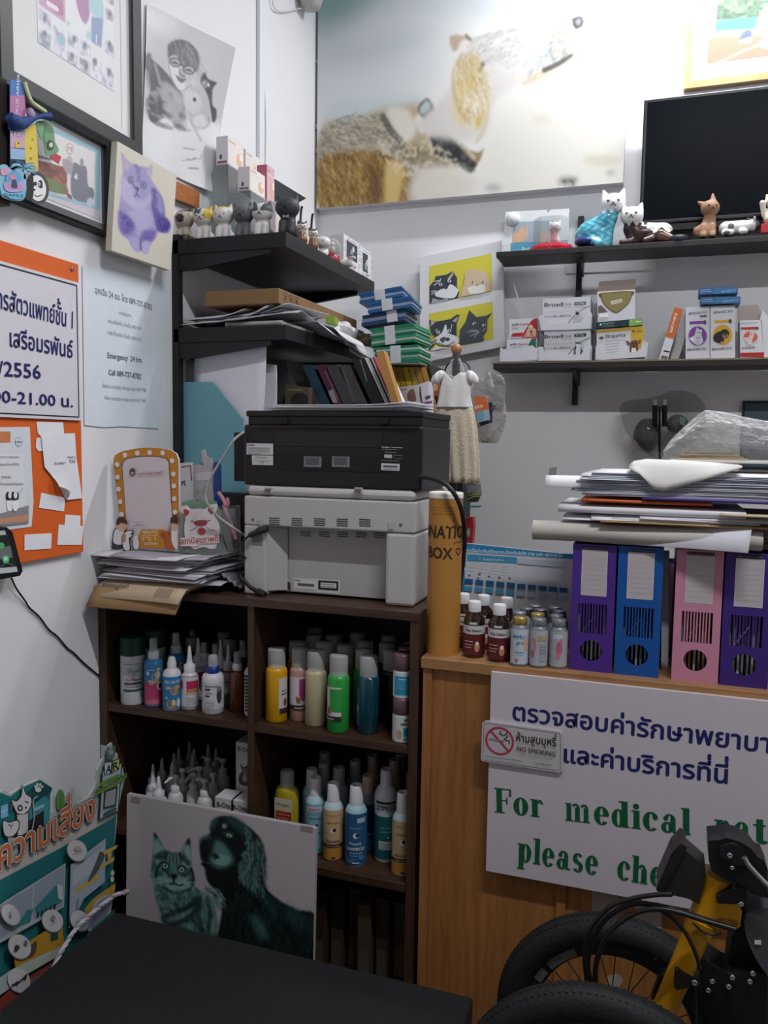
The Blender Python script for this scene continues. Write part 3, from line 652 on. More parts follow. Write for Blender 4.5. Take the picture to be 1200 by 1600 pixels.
P.poly(z(190,480,300,600,330,740,460,740,520,640,510,780,400,860,260,800,180,700),'#b9b0cf',soft=5); P.line(z(350,360,370,430,375,530),6,'#6a5ea0',.6); P.line(z(400,390,370,430),3,'#6a5ea0',.6); P.line(z(400,1190,402,1320),3,'#4a3b80',.8)
P.hairs(bm,900,.03,1.3,['#7a6cb0','#b3abca','#8d82b8','#a79ec8'],al=.2); P.soften(1)
for e in ((288,520),(432,580)): P.ell(z(*e)[0],4.7,6.2,'#4d4670'); P.ell(z(*e)[0],3.4,4.6,'#9d97b8'); P.ell(z(*e)[0],1.2,3.2,'#3a345c')
P.line(z(300,540,340,620,365,640),1.6,'#4d4670'); P.poly(z(340,605,365,600,385,625,365,645),'#4f476f'); P.line(z(362,640,355,680,330,712),1.4,'#3f3860'); P.line(z(355,680,385,715),1.4,'#3f3860')
P.put(mb := MB(),lambda u,v: (C4[0]*(1-u)+C4[1]*u)*(1-v)+(C4[3]*(1-u)+C4[2]*u)*v); mb.build('painted_face',t)
fr = LW(.020); MB().prism(loc2(fr,[(268,279),(312,300),(311.5,325),(265,307)]),fr,.018,wood('orange_pine','#8a4e22','#b5713a',(3,3,30))).build('block',t := thing('wood_block','small orange pine block behind the purple cat canvas','block',hit(290,320,fr)),bevel=.001)

# ------------------------------------------------------------------ orange notice board and what hangs on it
fr = LW(.012); (a,b),(c,d) = loc2(fr,[(122.3,413),(130.6,862)]); yr = (a+c)/2
t = thing('notice_board','orange notice board on the side wall','notice board',(XL,1.4,d))
rect(LW(),.95,yr,d,b,.0005,.012,mat('#d9601f',.6,noise=.05)).build('panel',t,bevel=.001)
p = loc2(fr,[(112,420)])[0]; MB().lathe([(.0055,0),(.0055,.003),(.003,.0045)],mat('#b9b9bb',.25,1),14,M=Matrix.Rotation(math.pi/2,4,'Y'),c=(XL+.012,p[0],p[1])).build('screw',t)
fr = LW(.019); q = loc2(fr,[(123,434),(127.5,657)]); yr = (q[0][0]+q[1][0])/2; z0 = q[1][1]; z1 = loc2(fr,[(124,442)])[0][1]
t = thing('clinic_sign','white plate with navy Thai lettering on the orange board','sign',(XL,1.4,z0))
mb = rect(LW(),1.0,yr,z0,z1,.0125,.018,mat('#d9d5dc',.4)); fb = LW(.018); fl = Flat(mb,fb,True)
e = .008
for q in ([(1.0,z0+e),(yr-e,z0+e)],[(yr-e,z0+e),(yr-e,z1-e)],[(1.0,z1-e),(yr-e,z1-e)]): fl.line(q,.0032,'#202234')
fl.loc = False
fl.text('การสัตวแพทย์ชั้น 1',(-14,478),(113,513),NAVY,h=31,bold=.02).text('เสรีอมรพันธ์',(15,541),(113,559),NAVY,h=28,bold=.02).text('๑/2556',(-20,585),(63,592),NAVY,h=24,bold=.02).text('9.00-21.00 น.',(-36,626),(113,636),NAVY,h=20,bold=.02)
mb.build('plate',t)
fr = LW(.0135); z = zz(0,640,160,610)
def paper(name,label,cat,fr,out,m=None,art=None,th=.0007,group=None,curve=False):
    q = loc2(fr,out); q = crv(q) if curve else q; c = sum((fr[0]+fr[1]*a+fr[2]*b for a,b in q),Vector())/len(q)
    mb = MB().prism(q,fr,th,m or PAPER)
    if art: art(Flat(mb,fr))
    return tag(mb.build(name,thing_o := None),label,cat,group) if False else tag(_rebase(mb,name,c),label,cat,group)
def _rebase(mb,name,c):
    """a one-mesh thing with its origin at c"""
    mb.v = [(x-c.x,y-c.y,zc-c.z) for x,y,zc in mb.v]; o = mb.build(name); o.location = c; return o
def art(f):
    f.poly(z(-80,130,62,130,62,195,-80,200),'#c97f52').ell(z(110,192)[0],5.8,7.6,'#8a94a4').ell(z(110,192)[0],5.0,6.8,'#dfe6ee').line(z(110,168,110,216),.8,'#5a6472').line(z(90,192,130,192),.8,'#5a6472').text('BAYER',z(93,197)[0],z(127,197)[0],'#5a6472',h=2)
    f.poly(z(-80,265,135,262,152,600,120,640,-80,650),'#e2e1e6').text('…worm treatment',z(-35,290)[0],z(110,290)[0],'#5c5c66').text('ยาถ่ายพยาธิแบบใช้ง่าย',z(-35,335)[0],z(110,333)[0],'#6a6a74').text('ทุกระยะ',z(5,410)[0],z(62,410)[0],'#5c5c66').text('กินง่ายปลอดภัยด้วยชนิด',z(-30,450)[0],z(132,450)[0],'#6a6a74')
    f.poly(z(-80,640,165,570,165,675,-80,700),'#8d8a8e').poly(z(-80,660,160,625,160,660,-80,690),'#c58e6c')
    for x in (52,82): f.ell(z(x,560)[0],5,12,'#efeef0').ell(z(x-12,515)[0],3,7,'#26262a').ell(z(x+12,515)[0],2.4,6,'#26262a').ell(z(x,510)[0],3,5,'#e9e8ea').ell(z(x,535)[0],1.5,1.5,'#26262a')
    f.line(z(88,500,128,470),.8,'#8a8a90')
paper('flyer','pale flyer with two spotted puppies pinned to the orange board','flyer',fr,z(-180,108,178,103,200,550,188,698,-180,745),mat('#d8dbe2',.6),art,.001)
paper('note_paper','blank torn white slip at the top of the orange board','paper',LW(.0137),z(218,72,376,76,382,150,248,165,225,140))
paper('note_paper','small white tab tucked behind the curled note','paper',LW(.0134),z(218,168,260,168,260,245,230,248,214,225))
t = thing('note_paper','long white note with handwriting and a curling corner','paper',hit(*z(360,340)[0],LW(.015)))
mb = MB(); fr = LW(.0165); mb.prism(loc2(fr,z(248,165,380,142,446,140,455,280,490,528,398,538,330,420,266,342)),fr,.0007,PAPER)
Flat(mb,fr).text('ค่าเวชภัณฑ์',z(322,330)[0],z(390,326)[0],INK,bold=.01).text('- รายการ',z(392,290)[0],z(448,292)[0],INK).text('รวม',z(412,316)[0],z(446,318)[0],INK); mb.build('sheet',t)
mb = MB(); a = hit(*z(312,400)[0],LW(.017)); b = hit(*z(395,538)[0],LW(.017)); c = hit(*z(418,472)[0],LW(.034)); d = hit(*z(350,462)[0],LW(.030))
mb.grid(lambda u,v: (a*(1-u)+b*u)*(1-v)+(d*(1-u)+c*u)*v+Vector((.008*math.sin(math.pi*v)*.6,0,0)),6,6,PAPER); mb.build('curled_corner',t,solid=.0006)
fr = LW(.0137)
paper('note_paper','blank white label under the curled note','paper',fr,z(246,495,388,525,382,607,232,585))
paper('note_paper','blank white label alone at the foot of the orange board','paper',fr,z(147,745,308,736,305,828,146,838))
paper('note_paper','stepped white paper by the lower corner of the orange board','paper',fr,z(390,625,480,632,478,690,496,695,487,806,341,806,350,685,385,688))

# ------------------------------------------------------------------ emergency sheet
fr = LW(.003); z = zz(0,370,400,1164); G1 = mat('#6c7079',.6); G2 = mat('#9a9ea8',.6)
def art(f):
    f.text('ฉุกเฉิน 24 ชม. โทร 089-737-8782',z(432,255)[0],z(690,333)[0],G1,h=10,bold=.02)
    for s,a,m in (('ราคาสอบถาม',(540,352,596,368),G2),('ก่อนเที่ยงคืน เริ่มต้น 400 บาท',(490,390,640,425),G2),('หลังเที่ยงคืน เริ่มต้น 600 บาท',(490,443,640,475),G2),('Emergency  24 hrs.',(488,550,646,572),G1),('Call 089-737-8782',(492,627,640,647),G1),('Before midnight charge start 400 THB',(466,683,662,705),G2),('After midnight charge start 600 THB',(472,738,660,752),G2)):
        f.text(s,z(*a[:2])[0],z(*a[2:])[0],m,h=9 if m is G1 else 6,bold=.012 if m is G1 else 0)
paper('notice_sheet','white emergency phone notice taped to the side wall','notice',fr,z(375,130,765,205,722,872,560,862,470,866,385,856),mat('#dbe2ea',.6),art)

# ------------------------------------------------------------------ black handheld screen and its cable
fr = LW(.034); z = zz(0,640,160,610)
t = thing('phone','black phone with a green lit screen held on the side wall','phone',hit(10,880,fr))
out = loc2(fr,z(-200,705,40,700,75,730,135,960,120,990,-200,1050)); MB().prism(out,fr,.013,BLACK).build('body',t,bevel=.003)
mb = MB(); fl = Flat(mb,fr); fl.poly(z(-190,725,25,712,45,740,115,965,-190,1010),'#202423').poly(z(-190,735,28,720,35,745,-190,765),'#b9bfc0').poly(z(-190,860,60,810,75,880,-190,920),'#6d7572').ell(z(5,810)[0],5,5,'#58b27c').ell(z(32,892)[0],5.5,6.5,'#5cc487').ell(z(30,888)[0],3,3,'#bfe8cc').poly(z(-190,960,95,935,102,965,-190,1000),'#c2c8c9').line(z(0,940,32,910,80,930),.8,'#8d9490'); mb.build('screen',t)
mb = MB(); pts = [hit(*q,LW(d)) for q,d in zip(z(68,1005,100,1070,150,1140,175,1180,235,1235,290,1310,340,1350,400,1420,440,1450,500,1510,595,1590),(.02,.012,.006,.004,.004,.004,.004,.004,.004,.004,.004))]
mb.tube(smooth_curve(pts,4),.0022,BLACK,6); tag(_rebase(mb,'cable',pts[5]),'thin black cable running down the side wall behind the bookcase','cable')

# ------------------------------------------------------------------ conduit and camera near the corner
z = zz(0,0,1200,1200); y = at(408,200,X=XL+.01).y
mb = MB().box(XL+.0005,XL+.014,y-.018,y+.018,1.9,CZ-.001,mat('#dfe1e6',.5)); _ = tag(_rebase(mb,'conduit',Vector((XL,y,1.9))),'white vertical cable conduit on the side wall above the shelf unit','conduit')
_['kind'] = 'structure'
p = at(490,-8,X=XL+.06)
t = thing('camera_bracket','pale grey camera bracket high in the wall corner','bracket',(XL,p.y,p.z))
MB().lathe([(.002,-.05),(.035,-.045),(.045,-.01),(.045,.05),(.02,.06)],mat('#b9b6b4',.5),20,c=(XL+.05,p.y,p.z)).build('housing',t)
MB().tube([(XL+.001,p.y,p.z),(XL+.06,p.y,p.z)],.018,mat('#b9b6b4',.5),12).build('arm',t)
mb = MB(); pts = smooth_curve([at(430,-40,X=XL+.012),at(427,8,X=XL+.012),at(445,18,X=XL+.014),at(475,12,X=XL+.02),at(492,14,X=XL+.03)],6)
mb.tube(pts,.0025,mat('#d6d6d8',.5),6); _ = tag(_rebase(mb,'wire',pts[0]),'loose white wire looping from the conduit to the camera bracket','wire')

mb = MB(); pts = smooth_curve([at(px,py,X=XL+.006) for px,py in ((411,-30),(411,60),(412,120),(414,160),(415,210),(414,262))],6)
mb.tube(pts,.0028,mat('#c4c5c9',.5),6); tag(_rebase(mb,'wire',pts[0]),'thin pale wire running down the side wall beside the white conduit','wire')
# ================================================================== animal canvas on the back wall
fr = BW(YB-.042); z = zz(490,0,1000,1200); xa = XL+.012; xb = at(973.5,287,Y=YB-.042).x; za = at(740,305,Y=YB-.042).z; zb = CZ-.10
t = thing('animal_canvas','large stretched canvas of two wolf-like animals in pale snow on the back wall','picture',((xa+xb)/2,YB,za))
fr = BW(YB-.042,(xa,za)); w_,h_ = xb-xa,zb-za
MB().box(xa,xb,YB-.0415,YB-.001,za,zb,mat('#d5d4d4',.8)).build('stretcher',t,bevel=.0015)
P = Pic(380,300,'#f3f2ee',pm(fr,w_,h_))
P.poly(z(0,-300,1200,-300,1200,40,600,60,250,160,30,330),'#dfe6e8',False,22); P.poly(z(20,-200,260,-100,160,90,30,160),'#a5c4c6',soft=26); P.poly(z(560,-40,900,-60,820,30,600,40),'#d5dce2',soft=20); P.poly(z(30,140,480,60,420,330,30,420),'#e6ebee',soft=28)
P.poly(z(30,170,420,110,280,220,30,250),'#d8dfe2',soft=18); P.poly(z(700,360,1140,300,1140,690,640,700),'#eceae2',soft=26); P.poly(z(60,380,380,350,400,430,250,520,60,460),'#dbe4e6',soft=12)
# near animal: golden back, dark muzzle
P.poly(z(30,470,130,450,260,400,420,390,430,500,520,610,380,640,350,730,30,760),'#c5b596',soft=8); b1 = P.mask(z(30,470,250,430,330,520,400,640,350,735,30,757))
P.hairs(b1,2600,.035,.35,['#8d8a84','#b8ae9c','#d8ccb0','#6f6c68','#e2dccb'],al=.5)
P.poly(z(30,590,130,560,260,570,350,640,360,720,180,745,30,757),'#9a7430',soft=7,al=.85); b2 = P.mask(z(30,580,260,560,350,640,350,735,30,757)); P.hairs(b2,2400,.03,1.2,['#7a5a22','#c09a4c','#d9bf80','#5c4420','#a88038'],al=.5); P.poly(z(270,600,330,610,310,740,260,735),'#e2c988',soft=5); P.poly(z(195,610,250,620,250,735,210,735),'#6d4f24',soft=6,al=.7)
P.poly(z(270,400,340,400,380,470,340,530,290,470),'#ece7dc',soft=5); P.line(z(255,430,285,480,330,530,350,560),9,'#5d5a58',.75); P.poly(z(350,520,470,570,550,600,420,620,340,590),'#b3a388',soft=4);
P.poly(z(370,440,400,410,420,440,400,490),'#efe9de',soft=3); P.poly(z(383,400,415,362,440,390,455,440,430,470,405,440),'#4b4b4d',soft=1); P.poly(z(390,400,415,368,432,392,400,420),'#c9d4d6',soft=2)
P.poly(z(430,500,470,470,500,495,540,540,600,590,590,625,570,637,520,600,450,570),'#38383c',soft=1); P.poly(z(540,540,600,560,625,548,600,600),'#a89878',soft=1); P.line(z(420,480,470,460,510,500,560,545,590,580),5,'#d8d0bc',.8); P.poly(z(430,480,470,455,490,480,440,505),'#d3c8b0',soft=2)
k = P.mask(z(430,500,470,470,600,590,575,635,450,570)); P.noise(k,3,'#7b7977',.6,.62); P.noise(P.mask(z(240,500,430,520,540,610,400,640,300,640)),3,'#efe6cf',.6,.6); P.noise(P.mask(z(300,540,460,560,520,620,380,620)),4,'#6f6554',.5,.6)
P.poly(z(380,630,480,610,575,640,575,710,360,735),'#e9e4da',soft=9)
# far animal: raised pale head
P.poly(z(380,470,500,330,520,230,600,150,760,105,950,75,985,110,960,200,850,270,760,310,660,380,640,480,560,520),'#e4e1dc',soft=6)
P.poly(z(500,135,540,130,585,150,545,175,512,188),'#c8b8a4',soft=2); P.poly(z(545,150,580,152,560,175,530,185),'#efeae4',soft=2); P.line(z(560,130,583,152),4,'#6d6258',.8)
P.poly(z(520,300,560,240,600,200,600,300,570,345,530,350),'#e4cf97',soft=6); P.poly(z(530,270,580,200,610,180,590,260,545,310),'#c9bda4',soft=6,al=.7); P.poly(z(520,340,570,350,560,420,600,460,620,380,650,350,640,400,600,470,520,440),'#e9dab0',soft=6); P.poly(z(555,360,610,370,600,440,570,460),'#fbf9f4',soft=5); P.poly(z(590,450,620,400,615,470),'#d9bd72',soft=4)
P.line(z(625,230,612,262,618,245),7,'#55504c',.8); P.line(z(612,290,615,305),5,'#6a6058',.7)
P.poly(z(820,130,900,85,950,80,945,190,880,240,820,250,800,200),'#c3cdd0',soft=7); h1 = P.mask(z(790,150,900,85,950,80,970,180,850,270,780,290)); P.hairs(h1,700,.022,-1.1,['#8d979c','#d9e2e6','#aeb6b8','#f2f4f4'],al=.55); P.noise(P.mask(z(870,130,945,110,950,190,880,240)),3,'#a98d58',.55,.58); P.poly(z(770,300,850,255,900,250,800,305),'#dcc9a8',soft=5,al=.8)
P.poly(z(950,70,975,58,993,68,990,95,965,108,952,90),'#3b3a3d',soft=1); P.poly(z(962,75,982,68,982,90,968,92),'#9a9a9e',soft=1); P.line(z(850,258,900,235,945,208),8,'#4a4543',.85); P.line(z(940,212,975,180),2.5,'#6a6360',.8); P.line(z(737,158,755,138,785,128),6,'#4c4744',.85); P.line(z(745,150,770,132,790,140),2.5,'#2f2c2c')
P.hairs(P.mask(z(600,160,740,110,820,130,800,260,680,260)),500,.03,-.6,['#ccd0d4','#f4f4f4','#dcd6cc'],al=.5)
for c,rx,ry,co in ((z(935,665)[0],16,6,'#6e6a62'),(z(1092,634)[0],7,3,'#6e6a60'),(z(660,690)[0],14,5,'#b4b6b6'),(z(1060,590)[0],30,9,'#d9d3c4'),(z(840,440)[0],14,8,'#e2ddd0')): P.ell(c,rx,ry,co,0,4,.8)
P.noise(P.mask(z(905,650,970,650,970,685,905,685),False),3,'#4c4842',.6,.6)
for q,w,c in ((z(585,150,640,128,700,118,740,108,800,112,850,95,900,84,945,78),5,'#b9bdc2'),(z(950,215,900,255,840,285,770,310),5,'#d6ccb8'),(z(545,200,520,260,515,330,535,400,570,450),7,'#cdbf9c'),(z(640,390,630,470,600,520),7,'#d9cba8')): P.line(q,w,c,.55)
P.hairs(P.mask(z(560,170,640,130,740,108,860,95,800,180,640,240)),700,.02,-.35,['#b9bdc2','#e9e7e4','#c9c0b0','#dfe3e6'],al=.45); P.hairs(P.mask(z(520,230,600,190,640,350,560,440,520,340)),500,.025,1.2,['#d9c48a','#f0e6cc','#c4ab70'],al=.4)
P.soften(1); P.a = (P.a**1.12)*.86; P.put(mb := MB(),picfn(fr,0,w_,0,h_,.0008)); mb.build('printed_face',t)
for py,w in ((97,'upper'),(198,'middle'),(236,'lowest')): p = at(500,py,Y=YB-.03); tag(_rebase(MB().lathe([(.011,0),(.011,.007),(.006,.011)],mat('#9b9b9d',.4),14,M=Matrix.Rotation(math.pi/2,4,'Y'),c=(XL+.0005,p.y,p.z)),'wall_clip',Vector((XL,p.y,p.z))),w+' grey round clip on the wall beside the animal canvas','clip')

# ------------------------------------------------------------------ television and framed dog photograph
TY = 3.03
x0 = at(1002.5,250,Y=TY).x; z1 = at(1100,144.5,Y=TY).z; z0 = at(1150,345,Y=TY).z - .02; x1 = x0+.74
t = thing('television','black flat TV standing behind the cat figurines on the upper wall shelf','TV',((x0+x1)/2,TY+.03,2.085))
TVB = mat('#121418',.3,noise=.05)
MB().box(x0,x1,TY,TY+.045,z0,z1,TVB).build('casing',t,bevel=.004)
zs = at(1150,334,Y=TY).z
MB().box(x0+.012,x1-.012,TY-.0012,TY,zs,z1-.012,mat('#0b0f15',.3,noise=0,ior=1.12)).build('screen',t)
mb = MB().box(x0+.004,x1-.004,TY-.008,TY,zs-.016,zs-.004,mat('#24272c',.25)); mb.build('lower_trim',t,bevel=.003)
mb = MB(); fl = Flat(mb,BW(TY)); fl.text('TCL',(1167,346.5),(1184,344.5),mat('#c9cacc',.3),h=5.5,bold=.02); mb.build('logo',t)
xn = at(1200,380,Y=TY).x+.12
MB().box(xn-.05,xn+.05,TY+.01,TY+.035,2.09,z0+.02,TVB).build('stand_neck',t)
MB().prism(crv([(-.21,-.055),(.21,-.055),(.225,0),(.20,.06),(-.20,.06),(-.225,0)],4),(Vector((at(1077,378,Y=2.96).x+.225,3.015,2.097)),Vector((1,0,0)),Vector((0,1,0)),Vector((0,0,1))),.0115,TVB).build('stand_base',t,bevel=.002)
fw = BW(YB-.022); z = zz(960,0,1200,960)
q = loc2(fw,z(434,556,480,505)); r_ = q[1][0]-q[0][0]; fr = BW(YB,q[0])
t = thing('framed_picture','pale wood frame holding a white dog photographed on a running track','picture',(q[0][0]+.3,YB,q[0][1]))
rails(fr,.62,.50,r_,.024,wood('pale_ash','#c99f6a','#dbb98a',(3,3,3),.5)).build('frame',t)
rect(fr,r_*.9,.62-r_*.9,r_*.9,.5-r_*.9,.002,.010,mat('#e2e5ea',.8)).build('mat_board',t)
f1 = (fr[0]+fr[3]*.0105,*fr[1:]); q = loc2(f1,z(580,397)); xa,ya = q[0]; f2 = (f1[0]+f1[1]*xa+f1[2]*ya,*f1[1:]); w_,h_ = .62-2*xa,.5-ya-.09
P = Pic(150,130,'#c48a72',pm(f2,w_,h_)); z = zz(960,0,1200,960)
P.poly(z(590,-600,1700,-600,1700,80,590,130),'#4f6a52',False); k = P.mask(z(590,-600,1700,-600,1700,80,590,130),False); P.noise(k,6,'#7d9c78',.7,.55); P.noise(k,4,'#2f4636',.6,.6)
P.poly(z(590,130,1700,40,1700,130,590,200),'#4f9a8c',False); P.poly(z(590,200,1700,110,1700,170,590,235),'#9fb59a',False); P.poly(z(590,-50,640,-50,630,190,590,190),'#cfd8da',False); P.line(z(600,20,625,60,600,100),3,'#556'); P.line(z(630,400,960,255,1300,140),5,'#dcb8a6',.8)
P.poly(z(780,262,800,205,850,185,858,225,840,262),'#5a6a90'); P.poly(z(785,255,855,235,840,265,790,268),'#e6e6ea'); P.poly(z(900,130,960,30,1100,-80,1250,0,1240,250,1000,300,905,280,940,230,900,190),'#e3e1e2',soft=2)
P.put(mb := MB(),picfn(f2,0,w_,0,h_,0)); mb.build('print',t); rect(fr,r_,.62-r_,r_,.5-r_,.016,.0175,GLASS).build('glass_pane',t)

# ------------------------------------------------------------------ four cat portraits on white
fr = BW(3.085); out = [(656,402),(784,376),(789,541),(656,566.5)]; z = zz(560,360,800,1200)
t = thing('cat_print','white panel with four cat portraits on yellow hung beside the wall shelves','picture',hit(722,560,fr))
mb = MB().prism(loc2(fr,out),fr,.028,mat('#e6e6ea',.6)); fl = Flat(mb,fr); YE_ = '#ddd34a'; GR = '#3f454e'
fl.poly(z(553,282,1040,180,1046,478,553,575),YE_).poly(z(553,650,1050,556,1056,850,553,942),YE_)
fl.poly(z(555,574,555,440,600,380,600,360,690,345,735,320,772,370,770,440,790,470,780,530),GR).poly(z(600,490,660,455,690,460,720,420,780,460,780,480,740,530,620,520),'#ececf0',True).poly(z(570,572,580,530,640,545,700,530,700,548),'#a9acb2')
for q in (z(590,400,640,390),z(590,430,640,395,645,375),z(700,385,745,320),z(705,390,740,345),z(570,480,610,470),z(570,500,610,480)): fl.line(q,1.6,'#c9ccd2')
for e in ((643,423),(712,397)): fl.ell(z(*e)[0],3,2.4,'#dfe2e6').ell(z(*e)[0],1.1,1.5,'#222')
fl.poly(z(800,520,830,400,840,320,900,300,1000,330,1040,420,1044,470,900,500),'#dcc4a6').poly(z(860,450,930,430,990,430,980,485,880,495),'#f2eee8',True).poly(z(915,425,945,422,930,440),'#b58a70')
for e in ((893,403),(975,400)): fl.ell(z(*e)[0],3,2,'#e8e0c8').ell(z(*e)[0],1.2,1.6,'#6a5a48')
fl.poly(z(555,700,610,715,720,695,770,660,795,660,770,730,770,830,700,800,685,740,660,800,600,830,570,800),GR).poly(z(570,700,605,720,570,750),'#b9b4bc').poly(z(735,710,785,670,765,720),'#b9b4bc').poly(z(655,800,685,735,705,800,770,830,790,870,750,900,640,895,600,850),'#ececf0',True).poly(z(640,850,680,832,680,860,660,880),'#55585f',True).ell(z(700,852)[0],3.4,2.8,GR).poly(z(555,940,555,880,620,850,590,900),GR).line(z(625,880,690,900,755,870),1.4,'#777b82',True).poly(z(570,942,610,900,640,915,720,912),'#ececf0')
for e in ((628,798),(715,785)): fl.ell(z(*e)[0],3,2.6,'#dfe2e6').ell(z(*e)[0],1.2,1.7,'#222')
for q in (z(565,880,600,860),z(570,900,605,870),z(605,790,620,770),z(735,735,730,770)): fl.line(q,1.2,'#d5d8dd')
fl.poly(z(795,893,797,780,840,720,870,625,925,680,1000,670,1050,645,1010,700,1010,780,975,830,990,857),'#4b5159')
for e in ((910,732),(985,745)): fl.ell(z(*e)[0],3,2.4,'#d9dce0').ell(z(e[0]+4,e[1]+3)[0],1.5,1.7,'#222')
for q in (z(850,800,940,785),z(880,830,945,790),z(910,835,950,795),z(975,790,1000,765),z(870,785,930,782)): fl.line(q,.9,'#c9ccd2')
mb.build('painted_panel',t,bevel=0)

# ================================================================== figurines
def ears(d,P,c,R,h,w,t_=.35):
    for sx in (-1,1):
        b = (c[0]+sx*R[0]*.62,c[1],c[2]+R[2]*.55); e = (c[0]+sx*R[0]*.80,c[1],c[2]+R[2]*.75+h); d = smin(d,sd_cap(P,b,e,w,w*t_),w*.4)
    return d
def catface(mb,c,R,yaw=0,eye='#2a2f33',nose='#4a3a38',s=1.,closed=False):
    M = Matrix.Rotation(yaw,3,'Z'); m = mat(eye,.3,noise=0); mn = mat(nose,.5,noise=0)
    def on(u,v,k=1.0): y = -math.sqrt(max(0,1-u*u-v*v)); return Vector(c)+M @ Vector((u*R[0]*k,y*R[1]*k,v*R[2]*k))
    for sx in (-1,1):
        if closed: mb.tube([on(sx*(.38+.2*a)-.0,.12+.08*math.sin(a*3.14),1.01) for a in (-.5,-.25,0,.25,.5)],R[0]*.035*s,m,5)
        else: mb.ell(on(sx*.40,.16,.97),(R[0]*.13*s,R[0]*.07*s,R[0]*.085*s),m,10,6)
    mb.ell(on(0,-.08,1.0),(R[0]*.08*s,R[0]*.06*s,R[0]*.05*s),mn,8,6)
    mb.tube([on(-.22,-.34,1.01),on(-.1,-.24,1.01),on(0,-.14,1.01),on(.1,-.24,1.01),on(.22,-.34,1.01)],R[0]*.03*s,m,5)
def figure(name,label,cat,loc,fn,lo,hi,col,n=44,m=None,extra=None,rz=0,group=None):
    t = thing(name,label,cat,loc,rz,group); V,F = sd_mesh(fn,lo,hi,n); mb = MB(); mb.add([tuple(p) for p in V],F,m or GLAZE,True,[lin(col(*p)) for p in V])
    if extra: extra(mb)
    mb.build('body',t,world=False); return t
SHU,SHL = 2.085,1.688
def base_at(px,Y,Z): return Vector((at(px,380,Y=Y).x,Y,Z))
# turquoise sitting cat
def fn(P):
    d = sd_ell(P,(-.028,.012,.045),(.055,.038,.05)); d = smin(d,sd_cap(P,(-.02,.005,.06),(.032,-.004,.105),.040,.028),.03); d = smin(d,sd_cap(P,(.03,-.01,.10),(.034,-.016,.012),.024,.015),.02)
    d = smin(d,sd_cap(P,(.010,-.02,.05),(.012,-.026,.010),.014,.013),.012); d = smin(d,sd_cap(P,(-.02,-.03,.02),(0,-.035,.012),.016,.012),.012)
    d = smin(d,sd_ell(P,(.046,-.008,.148),(.042,.036,.036)),.008); return ears(d,P,(.046,-.008,.148),(.042,.036,.036),.018,.016)
def col(x,y,z):
    if z > .118+.006*math.sin(x*260) and x > -.004: return '#ececf0'
    if (x < -.012 and z < .012+(.02+x)*-.35 and y < 0): return '#2c3a78'
    k = math.sin(x*190+math.sin(z*150)*2)*math.sin(z*170); return '#7cc6d6' if k > .35 else ('#4aa5bd' if k > -.4 else '#3b93ae')
loc = base_at(935,2.985,SHU+.0005)
t = figure('cat_statue','turquoise sitting cat statue with a white face on the upper wall shelf','statue',loc,fn,(-.1,-.06,0),(.1,.06,.2),col,60,None,lambda mb: catface(mb,(.046,-.008,.146),(.042,.037,.037),.05))
mb = MB(); mb.tube(smooth_curve([(-.07,.0,.028),(-.05,-.035,.024),(-.02,-.045,.022)],5),[.014,.015,.015,.015,.014,.013,.012,.011,.010,.008,.005],mat('#2c3a78',.3)); tl = mb.build('tail',t,world=False)
# crouching brown and white cat
def fn(P):
    d = sd_cap(P,(-.02,.01,.045),(.055,.012,.042),.038,.036); d = smin(d,sd_cap(P,(-.045,-.005,.06),(-.03,-.005,.015),.03,.022),.02); d = smin(d,sd_cap(P,(-.05,-.03,.012),(-.075,-.04,.009),.013,.010),.012)
    d = smin(d,sd_cap(P,(.02,-.03,.016),(-.0,-.04,.010),.014,.011),.012); d = smin(d,sd_cap(P,(.05,-.025,.028),(.095,-.03,.010),.022,.010),.015)
    d = smin(d,sd_ell(P,(-.046,-.02,.098),(.038,.033,.033)),.008); return ears(d,P,(-.046,-.02,.098),(.038,.033,.033),.016,.015)
def col(x,y,z):
    if z > .070+.005*math.sin(x*260) and x < -.008: return '#ecebec'
    if x > .005 and z > .045+.010*math.sin(x*150): return '#e6e2dc' if math.sin(x*120+z*260) > -.5 else '#b5aca8'
    return '#3a2422' if not (x > .04 and z < .03) else '#7b5850'
loc = base_at(1008,2.985,SHU+.0005)
figure('cat_statue','crouching cat statue glazed dark brown with white scrolls beside the turquoise one','statue',loc,fn,(-.1,-.07,0),(.12,.06,.165),col,60,None,lambda mb: catface(mb,(-.046,-.02,.098),(.038,.034,.034),-.05))
# black puck
p = base_at(1060,2.96,SHU); t = thing('puck','small black round puck between the crouching cat and the TV base','puck',p)
MB().lathe([(.030,0),(.033,.004),(.033,.016),(.026,.022),(.0,.023)],mat('#1f2830',.4),24).build('case',t,world=False)
